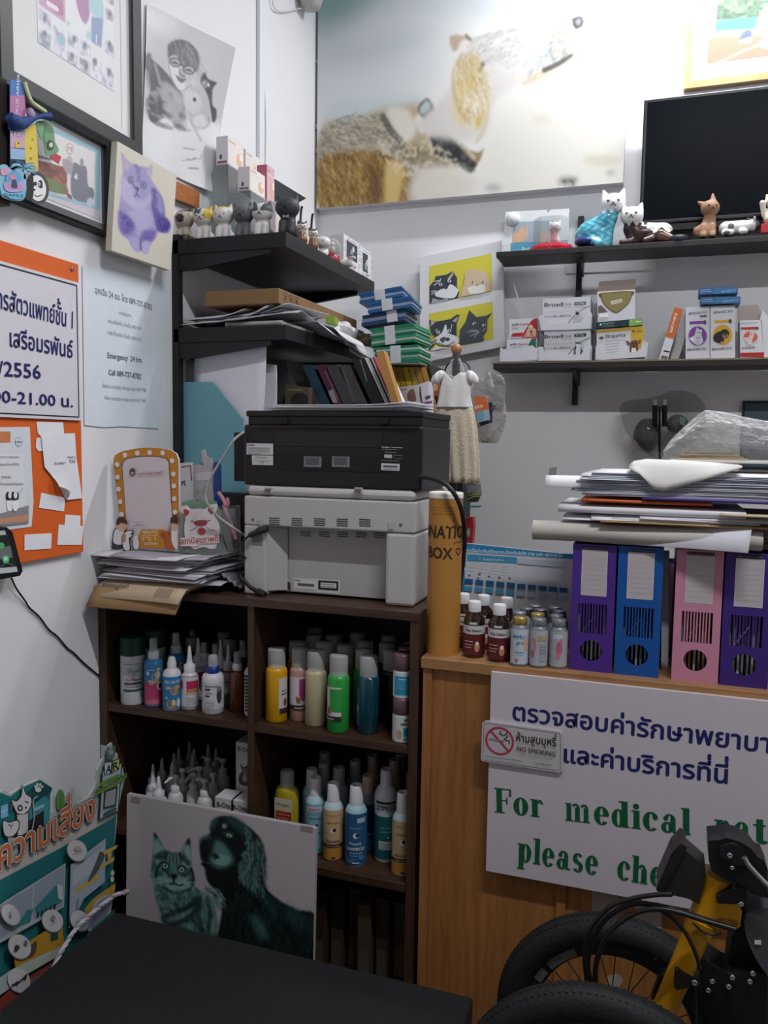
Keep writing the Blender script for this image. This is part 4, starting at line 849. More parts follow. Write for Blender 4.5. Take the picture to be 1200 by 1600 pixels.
# terracotta kitten
def fn(P):
    d = sd_cap(P,(0,.004,.022),(.006,0,.060),.030,.020); d = smin(d,sd_ell(P,(-.012,.0,.022),(.032,.026,.024)),.01)
    for x in (-.012,.016): d = smin(d,sd_cap(P,(x,-.018,.035),(x,-.024,.006),.010,.010),.006)
    d = smin(d,sd_cap(P,(-.028,.012,.008),(-.036,-.004,.030),.009,.007),.006)
    c = (.006,-.004,.096); d = smin(d,sd_ell(P,c,(.030,.027,.027)),.006)
    d = smin(d,sd_cap(P,(-.012,0,.108),(-.032,0,.120),.012,.004),.004); return smin(d,sd_cap(P,(.014,0,.115),(.012,0,.142),.013,.004),.004)
loc = base_at(1104,2.975,SHU+.0126)
figure('kitten_figurine','terracotta brown kitten figurine looking up in front of the TV','figurine',loc,fn,(-.05,-.04,0),(.05,.04,.15),lambda x,y,z: '#9a7458' if (z > .016 or y > -.012) else '#c29a7a',48,MATTEPAINT,lambda mb: (catface(mb,(.006,-.004,.096),(.031,.028,.028),.25,'#3b2a24','#3b2a24')))
# lying spotted calf
def fn(P):
    d = sd_cap(P,(-.035,0,.026),(.02,0,.028),.024,.022); d = smin(d,sd_ell(P,(.045,-.006,.030),(.022,.02,.020)),.006); d = smin(d,sd_cap(P,(-.04,-.02,.008),(-.02,-.026,.008),.010,.009),.005); d = smin(d,sd_cap(P,(.012,-.02,.010),(.022,-.026,.009),.010,.009),.005)
    for s in (-1,1): d = smin(d,sd_cap(P,(.05,-.006+s*.014,.042),(.048,-.006+s*.024,.050),.006,.004),.004)
    return d
def col(x,y,z):
    if (x+.022)**2+(z-.028)**2 < .00011 and y < 0: return '#4a4b4e'
    if x > .052: return '#45484c'
    if (x+.035)**2+(z-.006)**2 < .00009 and y < 0: return '#55565a'
    return '#d9d9d6'
figure('calf_figurine','white lying animal figurine with grey spots in front of the TV','figurine',base_at(1151,2.975,SHU+.0126),fn,(-.07,-.04,0),(.08,.04,.065),col,48,MATTEPAINT)
# beckoning cat on a red block
def fn(P):
    d = sd_cap(P,(0,0,.05),(0,0,.072),.024,.018); d = smin(d,sd_ell(P,(0,-.002,.104),(.022,.02,.019)),.005); d = smin(d,sd_cap(P,(-.022,-.004,.06),(-.030,-.008,.100),.008,.009),.005); return ears(d,P,(0,-.002,.104),(.022,.02,.019),.008,.009)
p = base_at(1203,2.975,SHU+.0126); t = figure('lucky_cat_figurine','cream beckoning cat on a red block in front of the TV','figurine',p,fn,(-.045,-.03,.025),(.045,.03,.14),lambda x,y,z: '#ddd5c4',40,None,lambda mb: catface(mb,(0,-.002,.104),(.022,.021,.02)))
MB().box(-.032,.032,-.024,.024,0,.030,mat('#b5202a',.35)).build('red_base',t,world=False,bevel=.002)

# clear hexagonal case on a red base, card box behind it
p = base_at(861,2.99,SHU); t = thing('display_case','clear hexagonal case with a red base at the end of the upper wall shelf','display case',p)
hx = lambda r,k=.72: [(r*math.cos(a)*1.0,r*math.sin(a)*k) for a in [i*math.pi/3 for i in range(6)]]
mb = MB(); a,b = hx(.078),hx(.070); vs = [(x,y,0) for x,y in a]+[(x,y,.013) for x,y in a]+[(x,y,.024) for x,y in b]; RED = mat('#b4142a',.35)
mb.add(vs,[(i+6*k,(i+1) % 6+6*k,(i+1) % 6+6*k+6,i+6*k+6) for k in (0,1) for i in range(6)]+[(5,4,3,2,1,0),tuple(range(12,18))],RED)
fb = frame((0,-.0675*.866*.72-.005,.013),(1,0,0),(0,0,1)); Flat(mb,fb,True,off=.0045).line([(.009*math.cos(i*1.047),.009*math.sin(i*1.047)) for i in range(6)],.002,'#d8606a',closed=True)
mb.build('red_base',t,world=False)
mb = MB(); a = hx(.064); vs = [(x,y,.024) for x,y in a]+[(x,y,.118) for x,y in a]; mb.add(vs,[(i,(i+1) % 6,(i+1) % 6+6,i+6) for i in range(6)]+[tuple(range(6,12))],ACRYL); mb.build('clear_cover',t,world=False)
def fn(P):
    d = sd_cap(P,(0,0,.04),(0,0,.06),.022,.016); d = smin(d,sd_ell(P,(.0,0,.086),(.023,.02,.02)),.005); return ears(d,P,(0,0,.086),(.023,.02,.02),.008,.008)
figure('kitten_figurine','pink and white kitten figurine inside the clear hexagonal case','figurine',(p.x+.012,p.y,SHU+.0241),lambda P: fn(P+np.array([0,0,.0241])),(-.035,-.03,0),(.035,.03,.10),lambda x,y,z: '#e3dbe0' if z > .055 or abs(x) > .012 else '#c56a78',34,None,lambda mb: catface(mb,(0,0,.062),(.023,.021,.02)))
fr = BW(3.07); z = zz(775,300,915,1200); out = z(75,905,75,680,105,580,130,265,690,238,675,262,705,272,730,235,980,222,965,870)
t = thing('card_box','blue and white cut-out picture card behind the clear hexagonal case','card',hit(*z(520,830)[0],fr))
q = loc2(fr,out); q = [(a,max(b,SHU+.0008)) for a,b in q]; mb = MB().prism(q,fr,.004,mat('#e8ebee',.5)); fl = Flat(mb,fr)
fl.poly(z(195,690,960,640,960,800,195,812),'#5aa5c2').poly(z(230,400,760,380,755,660,220,685),'#a9b9c4').poly(z(225,560,300,530,340,470,400,480,415,570,360,660,240,670),'#e0b896',True).poly(z(590,560,650,520,700,570,690,660,590,670),'#dfb4a4',True).text('Best',z(340,800)[0],z(470,785)[0],'#e6f2f6',h=7,shear=.3).line(z(90,700,130,770,180,700,90,700),1.5,'#e6f2f6').line(z(410,400,410,660),1,'#d9e2e6'); mb.build('card',t)
mb = MB().lathe([(.0,.012),(.022,.011),(.025,.006),(.025,0)],mat('#d9dde0',.4),24,M=Matrix.Rotation(math.pi/2,4,'X'),c=hit(*z(225,365)[0],fr)); mb.build('round_badge',t)

# ================================================================== medicine cartons on the lower wall shelf
def carton(name,label,Y,out,depth,m,art=None,group=None,sz=None,cat='box',parts=None):
    fr = BW(Y); q = loc2(fr,out); lo = min(b for a,b in q); dz = 0 if sz is None else sz-lo
    c = fr[0]+fr[1]*(sum(a for a,b in q)/len(q))+fr[2]*(lo+dz)
    t = thing(name,label,cat,c,0,group); mb = MB().prism(q,fr,depth,m)
    if art: art(Flat(mb,fr))
    mb.v = [(x,y,zc+dz) for x,y,zc in mb.v]; mb.build('carton',t)
    if parts:
        for nm,p in parts:
            b = p(fr); b.v = [(x,y,zc+dz) for x,y,zc in b.v]; b.build(nm,t)
    return t
MB_ = MB(); fr = BW(2.935); MB_.box(-.595,1.0,2.928,3.09,SHL+.0004,SHL+.006,mat('#8b7a68',.8,noise=.2,scale=40)); tag(_rebase(MB_,'liner_sheet',Vector((.2,3.0,SHL))),'flattened brown cardboard liner lying on the lower wall shelf','cardboard')
S2 = SHL+.0065; CW = mat('#d5d6dc',.5)
z = zz(775,430,925,1200)
def tray(name,label,Y,out,depth,wall_h=None,art=None,sz=S2,side=True):
    """open display tray: cut-out front, two sides, floor"""
    fr = BW(Y); q = loc2(fr,out); lo = min(b for a,b in q); dz = sz-lo; x0,x1 = min(a for a,b in q),max(a for a,b in q); h = max(b for a,b in q)-lo
    t = thing(name,label,'tray',((x0+x1)/2,Y+depth/2,sz)); mb = MB().prism([(a,b+dz) for a,b in q],fr,.0012,CW); mb.build('front',t)
    for xx in (x0,x1-.0012): MB().prism([(0,0),(-depth,0),(-depth,h),(-depth*.3,h),(0,h*.8)],(Vector((xx+.0012,Y,sz)),Vector((0,-1,0)),Vector((0,0,1)),Vector((1,0,0))),.0012,CW).build('side',t)
    MB().box(x0,x1,Y,Y+depth,sz,sz+.0012,CW).build('bottom',t); return t
# small ear-drop cartons in a low tray
def art(f): f.poly(z(440,570,470,545,513,535,515,790,320,782,330,740),'#b5232e').poly(z(330,780,395,690,440,620,500,700,505,770,440,775),'#d98a78').text('พลัก',z(200,632)[0],z(290,625)[0],'#2a2a30',h=3.4,bold=.02).text('Feetic',z(300,630)[0],z(425,618)[0],'#b5424c',h=3.4,bold=.02,shear=.2).poly(z(210,725,340,715,320,765,185,768),'#b5232e').ell(z(435,665)[0],4,6,'#e2c6a6').ell(z(405,720)[0],3,6,'#dcb896').ell(z(480,710)[0],3,6,'#dcb896').ell(z(437,700)[0],1.8,1.6,'#3a2a26').ell(z(425,665)[0],.8,.9,'#3a2a26').ell(z(450,665)[0],.8,.9,'#3a2a26').line(z(200,660,290,655),.6,'#8a8a90').line(z(200,675,270,672),.6,'#8a8a90')
b_bot = z(140,1085,140,805,507,790,507,1080)
zt_ = loc2(BW(2.945),z(323,797))[0][1]
dzl = S2+.0015-min(b for a,b in loc2(BW(2.945),b_bot))
carton('medicine_box','small red and white ear cleaner carton on top of the green one',2.948,z(168,790,170,550,513,533,517,778),.05,CW,art,sz=zt_+dzl+.002)
def art(f): f.poly(z(400,880,445,800,500,790,500,925,365,930),'#1f6e4e').text('พลัก',z(175,885)[0],z(265,878)[0],'#2a2a30',h=3.4,bold=.02).text('Feetic',z(272,882)[0],z(400,872)[0],'#b5424c',h=3.4,bold=.02,shear=.2).line(z(180,905,320,898),.6,'#8a8a90').line(z(180,925,250,922),.6,'#8a8a90')
carton('medicine_box','small green and white ear cleaner carton standing in the low tray',2.945,b_bot,.055,CW,art,sz=S2+.0015)
tray('display_tray','low white tray under the red and green ear cleaner cartons',2.926,z(52,1100,48,945,365,930,400,900,460,895,490,928,527,925,525,1072),.10)
# two spot-on cartons, each in its own tray
def broad(f,dy,kg,dk):
    f.text('Broad',z(607,365+dy)[0],z(828,355+dy)[0],'#2c3a44',h=6,bold=.025).text('line',z(832,355+dy)[0],z(943,350+dy)[0],'#7d8890',h=6).text('FOR CATS',z(835,383+dy)[0],z(940,377+dy)[0],'#9aa2aa',h=1.8)
    f.poly(z(980,308+dy,1128,298+dy,1128,338+dy,980,346+dy),dk).text(kg,z(1005,333+dy)[0],z(1095,328+dy)[0],'#dfe6ea',h=2.6,bold=.02)
    for i in range(9): c = z(620+i*38,490+dy-i*2)[0]; f.ell(c,1.5,1.5,'#3b434a' if i in (3,5,6) else '#8d949a').ell(c,.7,.7,'#d9dce0')
    f.line(z(905,570+dy,960,500+dy,1080,400+dy,1180,352+dy),.8,'#4a545c',True)
    f.poly(z(975,560+dy,985,480+dy,1005,440+dy,985,402+dy,1005,415+dy,1040,415+dy,1058,402+dy,1050,450+dy,1085,520+dy,1080,565+dy),'#b9bec4' if dy == 0 else '#3a3f45').ell(z(1018,452+dy)[0],2.6,2.6,'#3a3632' if dy == 0 else '#d0d4d8').line(z(620,425+dy,950,412+dy),.5,'#c0c5ca')
    if dy: f.poly(z(1005,985,1000,920,1040,850,1060,900,1050,980),'#cdd2d6',True)
frY = 2.94
lo2 = loc2(BW(frY),z(850,1060))[0][1]; dz2 = S2-lo2
tray('display_tray','white cut-out tray holding the lower spot-on carton',2.926,z(535,1068,530,888,590,890,605,960,640,998,1060,985,1090,940,1110,875,1195,868,1160,1050),.12)
carton('medicine_box','lower white spot-on carton with a green weight band',2.933,z(605,1060,602,685,1180,656,1183,1050),.11,CW,lambda f: broad(f,417,'2.5 - 7.5 kg','#27493f'),sz=S2+.0015)
zt_ = S2+.002+(loc2(BW(2.933),z(600,685))[0][1]-loc2(BW(2.933),z(600,1060))[0][1])
tray('display_tray','white cut-out tray holding the upper spot-on carton',2.926,z(560,660,538,475,590,475,605,545,640,582,1060,570,1090,525,1110,455,1195,440,1190,650),.12,sz=zt_)
carton('medicine_box','upper white spot-on carton with a grey weight band',2.933,z(588,660,585,268,1178,236,1180,640),.11,CW,lambda f: broad(f,0,'< 2.5 kg','#66757f'),sz=zt_+.0015)
MB_ = MB(); fr = BW(3.06); MB_.prism(loc2(fr,z(190,0,370,540,325,560,300,440)),fr,.001,CW); tag(_rebase(MB_,'price_strip',hit(*z(330,540)[0],fr)),'thin white leaning card strip behind the small ear cleaner cartons','card')
# tablets with the little dog, green slab on top, open gold shield carton above
z = zz(915,430,1050,1200)
def art(f):
    f.poly(z(155,735,630,690,630,740,160,780),'#b89a3e').poly(z(630,690,812,682,808,1060,630,1060),'#cdaa35').text('Simparica',z(275,850)[0],z(555,825)[0],'#2c4248',h=6,bold=.015,shear=.15).text('Chewable Tablets 5 mg',z(275,900)[0],z(545,880)[0],'#8d98a0',h=2.4).poly(z(180,845,220,820,262,838,220,862),'#4a7a6a').poly(z(180,845,220,845,262,838,225,870),'#2b3b40')
    f.text('3',z(650,765)[0],z(680,763)[0],'#4a3c18',h=3.4,bold=.02).text('1.3-2.5 kg',z(705,765)[0],z(785,757)[0],'#4a3c18',h=2,bold=.02)
    for i in range(4): f.line(z(275,930+i*38,470,915+i*38),.6,'#aab0b8')
    f.poly(z(625,1045,615,950,640,890,720,880,730,950,715,1045),'#6a4636',True).poly(z(560,885,590,882,620,915,625,955,580,940),'#7a5648').poly(z(715,910,745,870,775,862,765,910,720,945),'#7a5648').poly(z(640,1045,650,975,690,970,700,1040),'#e6e0dc',True).ell(z(672,972)[0],2,1.6,'#2a2020').ell(z(650,925)[0],1.2,1.2,'#1d1512').ell(z(700,915)[0],1.2,1.2,'#1d1512')
carton('medicine_box','white and yellow tablet carton with a small dog in a cut-out tray',2.935,z(158,1150,154,730,812,678,816,1110),.10,CW,art,sz=S2+.0015)
tray('display_tray','white cut-out tray around the yellow tablet carton',2.928,z(145,1165,140,965,200,960,210,1040,250,1078,700,1050,770,1000,790,910,850,905,855,1115),.12)
zt_ = S2+.0042+(loc2(BW(2.935),z(480,705))[0][1]-loc2(BW(2.935),z(480,1130))[0][1])
carton('medicine_box','dark green tablet carton with a light green end lying on the yellow one',2.932,z(140,725,135,640,780,578,785,672),.10,mat('#183036',.5),lambda f: f.poly(z(605,600,780,580,785,672,605,688),'#7fb25a').text('Simparica',z(240,665)[0],z(405,650)[0],'#a9bcbc',h=3,shear=.15).text('3',z(630,640)[0],z(650,636)[0],'#e4f0da',h=3).line(z(690,630,775,622),2.2,'#bfe0a0').poly(z(190,670,215,650,232,665,210,685),'#c9d4d2').line(z(240,690,400,680),.8,'#7d9494'),sz=zt_)
zt2 = zt_+.0022+(loc2(BW(2.932),z(480,608))[0][1]-loc2(BW(2.932),z(480,695))[0][1])
def art(f):
    f.poly(z(212,218,650,190,640,270,600,360,530,430,430,495,330,450,250,370,218,300),'#5e5536',True).poly(z(220,222,640,195,632,268,592,354,524,424,430,486,336,442,258,362,226,298),'#8f8150').poly(z(345,330,505,292,510,340,360,382),'#d6d0bc').text('tablets',z(370,358)[0],z(490,330)[0],'#8a8678',h=2.4).poly(z(175,395,225,388,310,480,178,492),'#6c615c').poly(z(190,500,318,490,318,548,190,556),'#f2f2f2')
tv = carton('medicine_box','open white carton with a gold shield stacked on the green tablet carton',2.94,z(170,620,160,215,690,180,692,580),.10,CW,art,sz=zt2)
f_ = BW(2.94); qq = loc2(f_,z(160,215,690,180)); dz3 = zt2-min(b for a,b in loc2(f_,z(170,620,692,580)))
mb = MB(); a,b = Vector((qq[0][0],2.94,qq[0][1]+dz3)),Vector((qq[1][0],2.94,qq[1][1]+dz3)); mb.add([a,b,b+Vector((0,.085,.055)),a+Vector((0,.085,.055))],[(0,1,2,3)],mat('#a89a90',.6)); mb.build('open_flap',tv,solid=.001)
MB_ = None
# leaning cartons
z = zz(1020,420,1200,1200)
carton('medicine_box','orange topped carton leaning beside the tall parasite tablet boxes',2.945,z(65,882,230,335,320,352,158,882),.09,CW,lambda f: f.poly(z(228,337,318,354,222,668,135,645),'#c9662a').text('Advocate',z(232,392)[0],z(178,600)[0],'#efe6e0',h=5.5,bold=.015).poly(z(118,785,178,795,172,812,112,800),'#2a2a2e').poly(z(95,840,160,850,150,878,82,872),'#5a5a5e'),sz=S2)
carton('medicine_box','grey white carton leaning behind the orange topped one',2.955,z(185,880,320,400,345,400,350,620,270,880),.08,mat('#a9a8a6',.5),lambda f: f.text('VETERINARY',z(208,840)[0],z(262,690)[0],'#7d7c7c',h=3),sz=S2)
def brav(name,a,b,c,d,ring,pet,label,top,plus=False):
    def art(f):
        x0,x1 = a[0],b[0]; w = x1-x0
        f.text('BRAVECTO',z(x0+w*.12,c-.0+78)[0],z(x0+w*.90,c+66)[0],'#4a4a52',h=3.6,bold=.02,shear=.25).poly(z(x0+w*.16,c+150,x0+w*.80,c+140,x0+w*.80,c+172,x0+w*.16,c+178),ring).ell(z(x0+w*.80,c+158)[0],2.6,3.6,top)
        cc = z(x0+w*.50,c+300)[0]; f.ell(cc,w*.0575,w*.061,ring)
        pet(f,cc); f.text('BRAVECTO',z(x0+w*.06,d-85)[0],z(x0+w*.86,d-95)[0],'#6a4a50',h=3.6,bold=.02,shear=.25)
        if plus: f.poly(z(x0+w*.6,c+88,x0+w*.88,c+82,x0+w*.88,c+98,x0+w*.6,c+104),'#55555e')
    return carton('medicine_box',label,2.94,z(a[0],d,a[0],c,b[0],c-12,b[0],d-10),.07,mat('#cfcfd8',.5) if plus else CW,art,sz=S2)
def p1(f,c): f.poly([(c[0]-14,c[1]+4),(c[0]-6,c[1]),(c[0]-4,c[1]+13)],'#d9d9de').poly([(c[0]-3,c[1]+14),(c[0]-6,c[1]+2),(c[0]-1,c[1]-14),(c[0]+2,c[1]-10),(c[0]+7,c[1]-10),(c[0]+6,c[1]-2),(c[0]+9,c[1]+9),(c[0]+4,c[1]+14)],'#c3c5cc').line([(c[0]-1,c[1]-6),(c[0]+5,c[1]-5)],1.2,'#6a6c74').line([(c[0]-2,c[1]+2),(c[0]+4,c[1]+3)],1.5,'#8a8c94').line([(c[0],c[1]+6),(c[0]+1,c[1]+13)],1,'#8a8c94')
def p2(f,c): f.poly([(c[0]-15,c[1]+4),(c[0]-10,c[1]-3),(c[0]-2,c[1]-5),(c[0]+2,c[1]+8),(c[0]-2,c[1]+13),(c[0]-12,c[1]+11)],'#25221f',True).ell((c[0]+3,c[1]-2),7,7,'#25221f').ell((c[0]+4,c[1]+2),5,4,'#8d7258').ell((c[0]+4,c[1]),1.6,1.2,'#111').line([(c[0]-3,c[1]+11),(c[0]+2,c[1]+13)],2,'#b5a080')
def p3(f,c): f.poly([(c[0]-11,c[1]+2),(c[0]-2,c[1]),(c[0]-1,c[1]-7),(c[0]+4,c[1]-8),(c[0]+6,c[1]-3),(c[0]+3,c[1]+4),(c[0]+2,c[1]+12),(c[0]-3,c[1]+12)],'#d6cdc6',True).ell((c[0]+2,c[1]-4),1,1,'#333')
brav('b',(345,0),(595,0),332,872,'#7b3f94',p1,'tall white carton with a cat in a purple disc','#55555e',True)
brav('b',(602,0),(862,0),315,862,'#d9a52f',p2,'tall white carton with a dark dog in a yellow disc','#4a4038')
ztb = S2+(loc2(BW(2.94),z(730,312))[0][1]-loc2(BW(2.94),z(730,865))[0][1])+.0022
for i,(o,lab) in enumerate(((z(505,275,505,200,918,190,918,262),'blue carton lying directly on the tall tablet boxes'),(z(487,200,487,128,890,115,890,185),'blue carton topmost on the tall tablet boxes'))):
    x = o[0]; carton('medicine_box',lab,2.925+.006*i,o,.10,mat('#2c5f8e',.45),lambda f,o=o: f.poly([(o[1][0]+22,o[1][1]+1),(o[2][0]-1,o[2][1]+1),(o[3][0]-1,o[3][1]-1),(o[0][0]+22,o[0][1]-1)],'#376f9f').text('BRAVECTO',(o[0][0]+35,o[0][1]-3.5),(o[3][0]-3,o[3][1]-3.5),'#a9c2d6',h=2.6,shear=.25).line([(o[0][0]+2,o[0][1]-7),(o[0][0]+18,o[0][1]-8)],.8,'#9fb9cf').line([(o[0][0]+2,o[0][1]-4),(o[0][0]+20,o[0][1]-5)],.8,'#9fb9cf'),sz=ztb)
    ztb += .0334
def art(f):
    f.text('BRAVECTO',z(920,518)[0],z(1092,508)[0],'#8a8a94',h=2.8,shear=.25).poly(z(920,548,1105,542,1105,570,920,572),'#b5382c').ell(z(1085,556)[0],3,2.2,'#5a5a60').ell(z(1020,648)[0],11,8.5,'#d9583a'); p3(f,z(1020,648)[0])
    for i in range(4): f.ell(z(945+i*36,762-i*2)[0],2,1.7,'#6a4a48').ell(z(945+i*36,762-i*2)[0],1.1,.9,'#d5d6dc')
    f.poly(z(915,815,1162,808,1158,858,915,858),'#b01f22')
tv = carton('medicine_box','white carton with a red foot and a dog in a red disc',2.94,z(915,868,912,475,1135,470,1163,855),.07,CW,art,sz=S2)
mb = MB(); f_ = BW(3.012); mb.prism(loc2(f_,z(890,860,880,385,1095,372,1130,460,1135,855)),f_,.001,mat('#b9aca4',.6)); mb.build('open_flap',tv)
carton('medicine_box','white folded carton at the picture edge beside the red footed one',2.94,z(1165,850,1128,440,1148,350,1240,470,1240,840),.07,CW,None,sz=S2)
# ================================================================== helpers for paper, slabs and cords
def leaf(w,d,amp=.003,seed=0,curl=0.,n=8,front=0.):
    """thin sheet centred on the origin in plan, gently waved; curl lifts the +x edge, front bends the -y edge down"""
    r = random.Random(seed); a,b,c = r.uniform(0,6),r.uniform(0,6),r.uniform(.6,1.6)
    return lambda u,v: Vector(((u-.5)*w,(v-.5)*d,amp*math.sin(a+u*4*c)*math.cos(b+v*3)+curl*max(0,u-.6)**2*6-front*(max(0,.20-v)/.20)**2))
def sheet(name,label,cat,loc,w,d,rz,m,th=.0012,amp=.003,seed=0,curl=0.,front=0.,group=None,tilt=(0,0),art=None):
    mb = MB().grid(leaf(w,d,amp,seed,curl,10,front),10,8,m)
    if art: art(mb)
    o = mb.build(name,solid=th); o.location = loc; o.rotation_euler = (tilt[0],tilt[1],rz); return tag(o,label,cat,group)
def slab(name,label,cat,loc,w,d,h,rz,m,group=None,parts=(),bevel=.001,rot=None):
    """closed pack: body plus wrapped bands; origin at the centre of its base"""
    t = thing(name,label,cat,loc,rz,group)
    if rot: t.rotation_euler = rot
    MB().box(-w/2,w/2,-d/2,d/2,0,h,m).build('body',t,world=False,bevel=bevel)
    for nm,f in parts:
        mb = MB(); f(mb,w,d,h); mb.build(nm,t,world=False)
    return t
def cord(name,label,pts,r,m,n=8): q = smooth_curve(pts,6); r = r[:len(q)] if isinstance(r,list) else r; return tag(_rebase(MB().tube(q,r,m,n),name,q[0]),label,'cable')

# ================================================================== figurines on the top black shelf
SHT = 1.975
def chibi(c,cx=0):
    def fn(P):
        d = sd_cap(P,(0,.004,.020),(0,.004,.040),.021,.019)
        for x in (-.011,.011): d = smin(d,sd_cap(P,(x,-.012,.03),(x,-.015,.008),.009,.009),.005); d = smin(d,sd_cap(P,(x*1.4,.018,.02),(x*1.4,.020,.008),.009,.009),.005)
        d = smin(d,sd_ell(P,(0,-.004,.068),(.031,.028,.026)),.006); return ears(d,P,(0,-.004,.068),(.031,.028,.026),.013,.010,.2)
    return fn
def cream(x,y,z):
    if z > .088: return '#4a3b38'
    if x*x+(z-.066)**2 < .00016 and y < -.015: return '#40302c'
    if z < .022: return '#5a4a44'
    return '#b9ada0'
def calico(x,y,z):
    if z > .074 and x < .002: return '#55555a'
    if z > .06 and x > .010: return '#cdb04e'
    return '#d6d2cd'
def ginger(x,y,z): return '#dcc07a' if z > .080+abs(x)*.5 else '#d9d5d2'
def grey(x,y,z): return '#3a3b3d' if z > .092 else '#5d5f62'
def tux(x,y,z): return '#44464a' if z > .068+.0*x and abs(x) > .010-(.09-z)*.35 and z > .060 or (z < .045 and y > -.004) else '#d6d3d2'
def dark(x,y,z): return '#33343a' if z < .092 else '#2a2a2e'
for (px,cf,lab,eyec) in ((287,cream,'cream cat figurine with a dark brown muzzle at the wall end of the row','#2a1f1c'),(318,calico,'white cat figurine with grey and yellow patches on the black shelf','#333'),(349,ginger,'white cat figurine with pale ginger head on the black shelf','#8a7a66'),
                            (380,grey,'plain grey cat figurine on the black shelf','#2c2d30'),(410,tux,'white cat figurine with a grey hood beside the black one','#333')):
    x = at(px,345,Y=2.115).x
    t = figure('cat_figurine',lab,'figurine',(x,2.118,SHT),chibi(0),(-.04,-.04,0),(.04,.035,.112),cf,44,MATTEPAINT,lambda mb,e=eyec: catface(mb,(0,-.004,.066),(.031,.0285,.026),0,e,e,.9,True),.12,'small cat figurines in a row')
    mb = MB(); mb.lathe([(.0165,.045),(.018,.047),(.0165,.049)],mat('#2a2a2c',.5),20,(0,0,0),False); mb.build('collar',t,world=False)
t = figure('cat_figurine','larger black cat figurine with a pale bow tie at the shelf corner','figurine',(at(447,345,Y=2.115).x+.003,2.120,SHT),lambda P: chibi(0)(P/1.12)*1.12,(-.045,-.045,0),(.045,.04,.125),dark,44,MATTEPAINT,lambda mb: catface(mb,(0,-.0045,.075),(.035,.032,.029),0,'#151517','#151517',.9,True),.2,'small cat figurines in a row')
MB().prism([(-.008,-.004),(0,-.001),(.008,-.004),(.008,.004),(0,.001),(-.008,.004)],frame((0,-.026,.048),(1,0,0),(0,0,1)),.002,mat('#9a9a98',.5)).build('bow_tie',t,world=False)
def tailcat(name,lab,px,Y):
    def fn(P):
        d = sd_cap(P,(0,0,.02),(0,0,.036),.017,.013); d = smin(d,sd_ell(P,(0,-.003,.056),(.016,.014,.014)),.004); return ears(d,P,(0,-.003,.056),(.016,.014,.014),.010,.006,.2)
    t = figure(name,lab,'figurine',(at(px,370,X=-1.035).x,Y,SHT),fn,(-.03,-.03,0),(.03,.03,.082),lambda x,y,z: '#2b2422' if z > .062 else ('#cfc6bc' if z > .042 and y < 0 else '#7a4d2c'),36,None,lambda mb: catface(mb,(0,-.003,.055),(.016,.0145,.014)),.5,'slim cat figurines with raised tails')
    MB().tube(smooth_curve([(-.002,.014,.02),(-.004,.020,.07),(-.002,.020,.11),(.001,.018,.122)],4),[.0035]*12+[.004],mat('#1d1a19',.4),8).build('tail',t,world=False); return t
tailcat('slim_cat_figurine','brown cat figurine with a tall raised tail next to the black cat',470,2.245)
tailcat('slim_cat_figurine','brown cat figurine with a tall raised tail next to the white dog figurine',485,2.325)
def fn(P):
    d = sd_cap(P,(0,0,.014),(0,.01,.024),.017,.015); d = smin(d,sd_ell(P,(.004,-.006,.046),(.024,.021,.019)),.004); return smin(d,sd_cap(P,(-.018,0,.055),(-.024,.002,.07),.008,.007),.003)
figure('dog_figurine','white cartoon dog figurine with a grey ear before the glass globe','figurine',(-1.035,2.40,SHT),fn,(-.04,-.035,0),(.035,.035,.082),lambda x,y,z: '#4b4648' if x < -.015 and z > .052 else '#dcd8d4',38,None,lambda mb: mb.ell((.012,-.026,.048),(.002,.002,.002),INK,6,4))
t = thing('glass_globe','small clear globe ornament on a red base before the patterned boxes','ornament',(-1.035,2.475,SHT))
MB().lathe([(.026,0),(.028,.006),(.024,.022),(.020,.026)],mat('#96242c',.35),24).build('base',t,world=False)
MB().ell((0,0,.048),(.030,.030,.029),ACRYL,24,14).build('globe',t,world=False)
mb = MB(); mb.ell((0,0,.042),(.012,.010,.014),mat('#d9c6ba',.5),12,8); mb.ell((.002,-.001,.060),(.008,.008,.007),mat('#e4ded8',.5),12,8); mb.build('inner_figure',t,world=False)
def fn(P): d = sd_cap(P,(-.010,0,.016),(.014,0,.018),.014,.013); d = smin(d,sd_ell(P,(.020,-.004,.036),(.012,.011,.010)),.004); return smin(d,sd_cap(P,(.026,-.006,.034),(.036,-.010,.031),.006,.004),.003)
figure('puppy_figurine','small grey and white puppy figurine in front of the patterned boxes','figurine',(-1.022,2.565,SHT),fn,(-.03,-.03,0),(.045,.025,.055),lambda x,y,z: '#5c5a5c' if x > .006 and z > .036 or x < -.014 else '#d8d4d2',34)
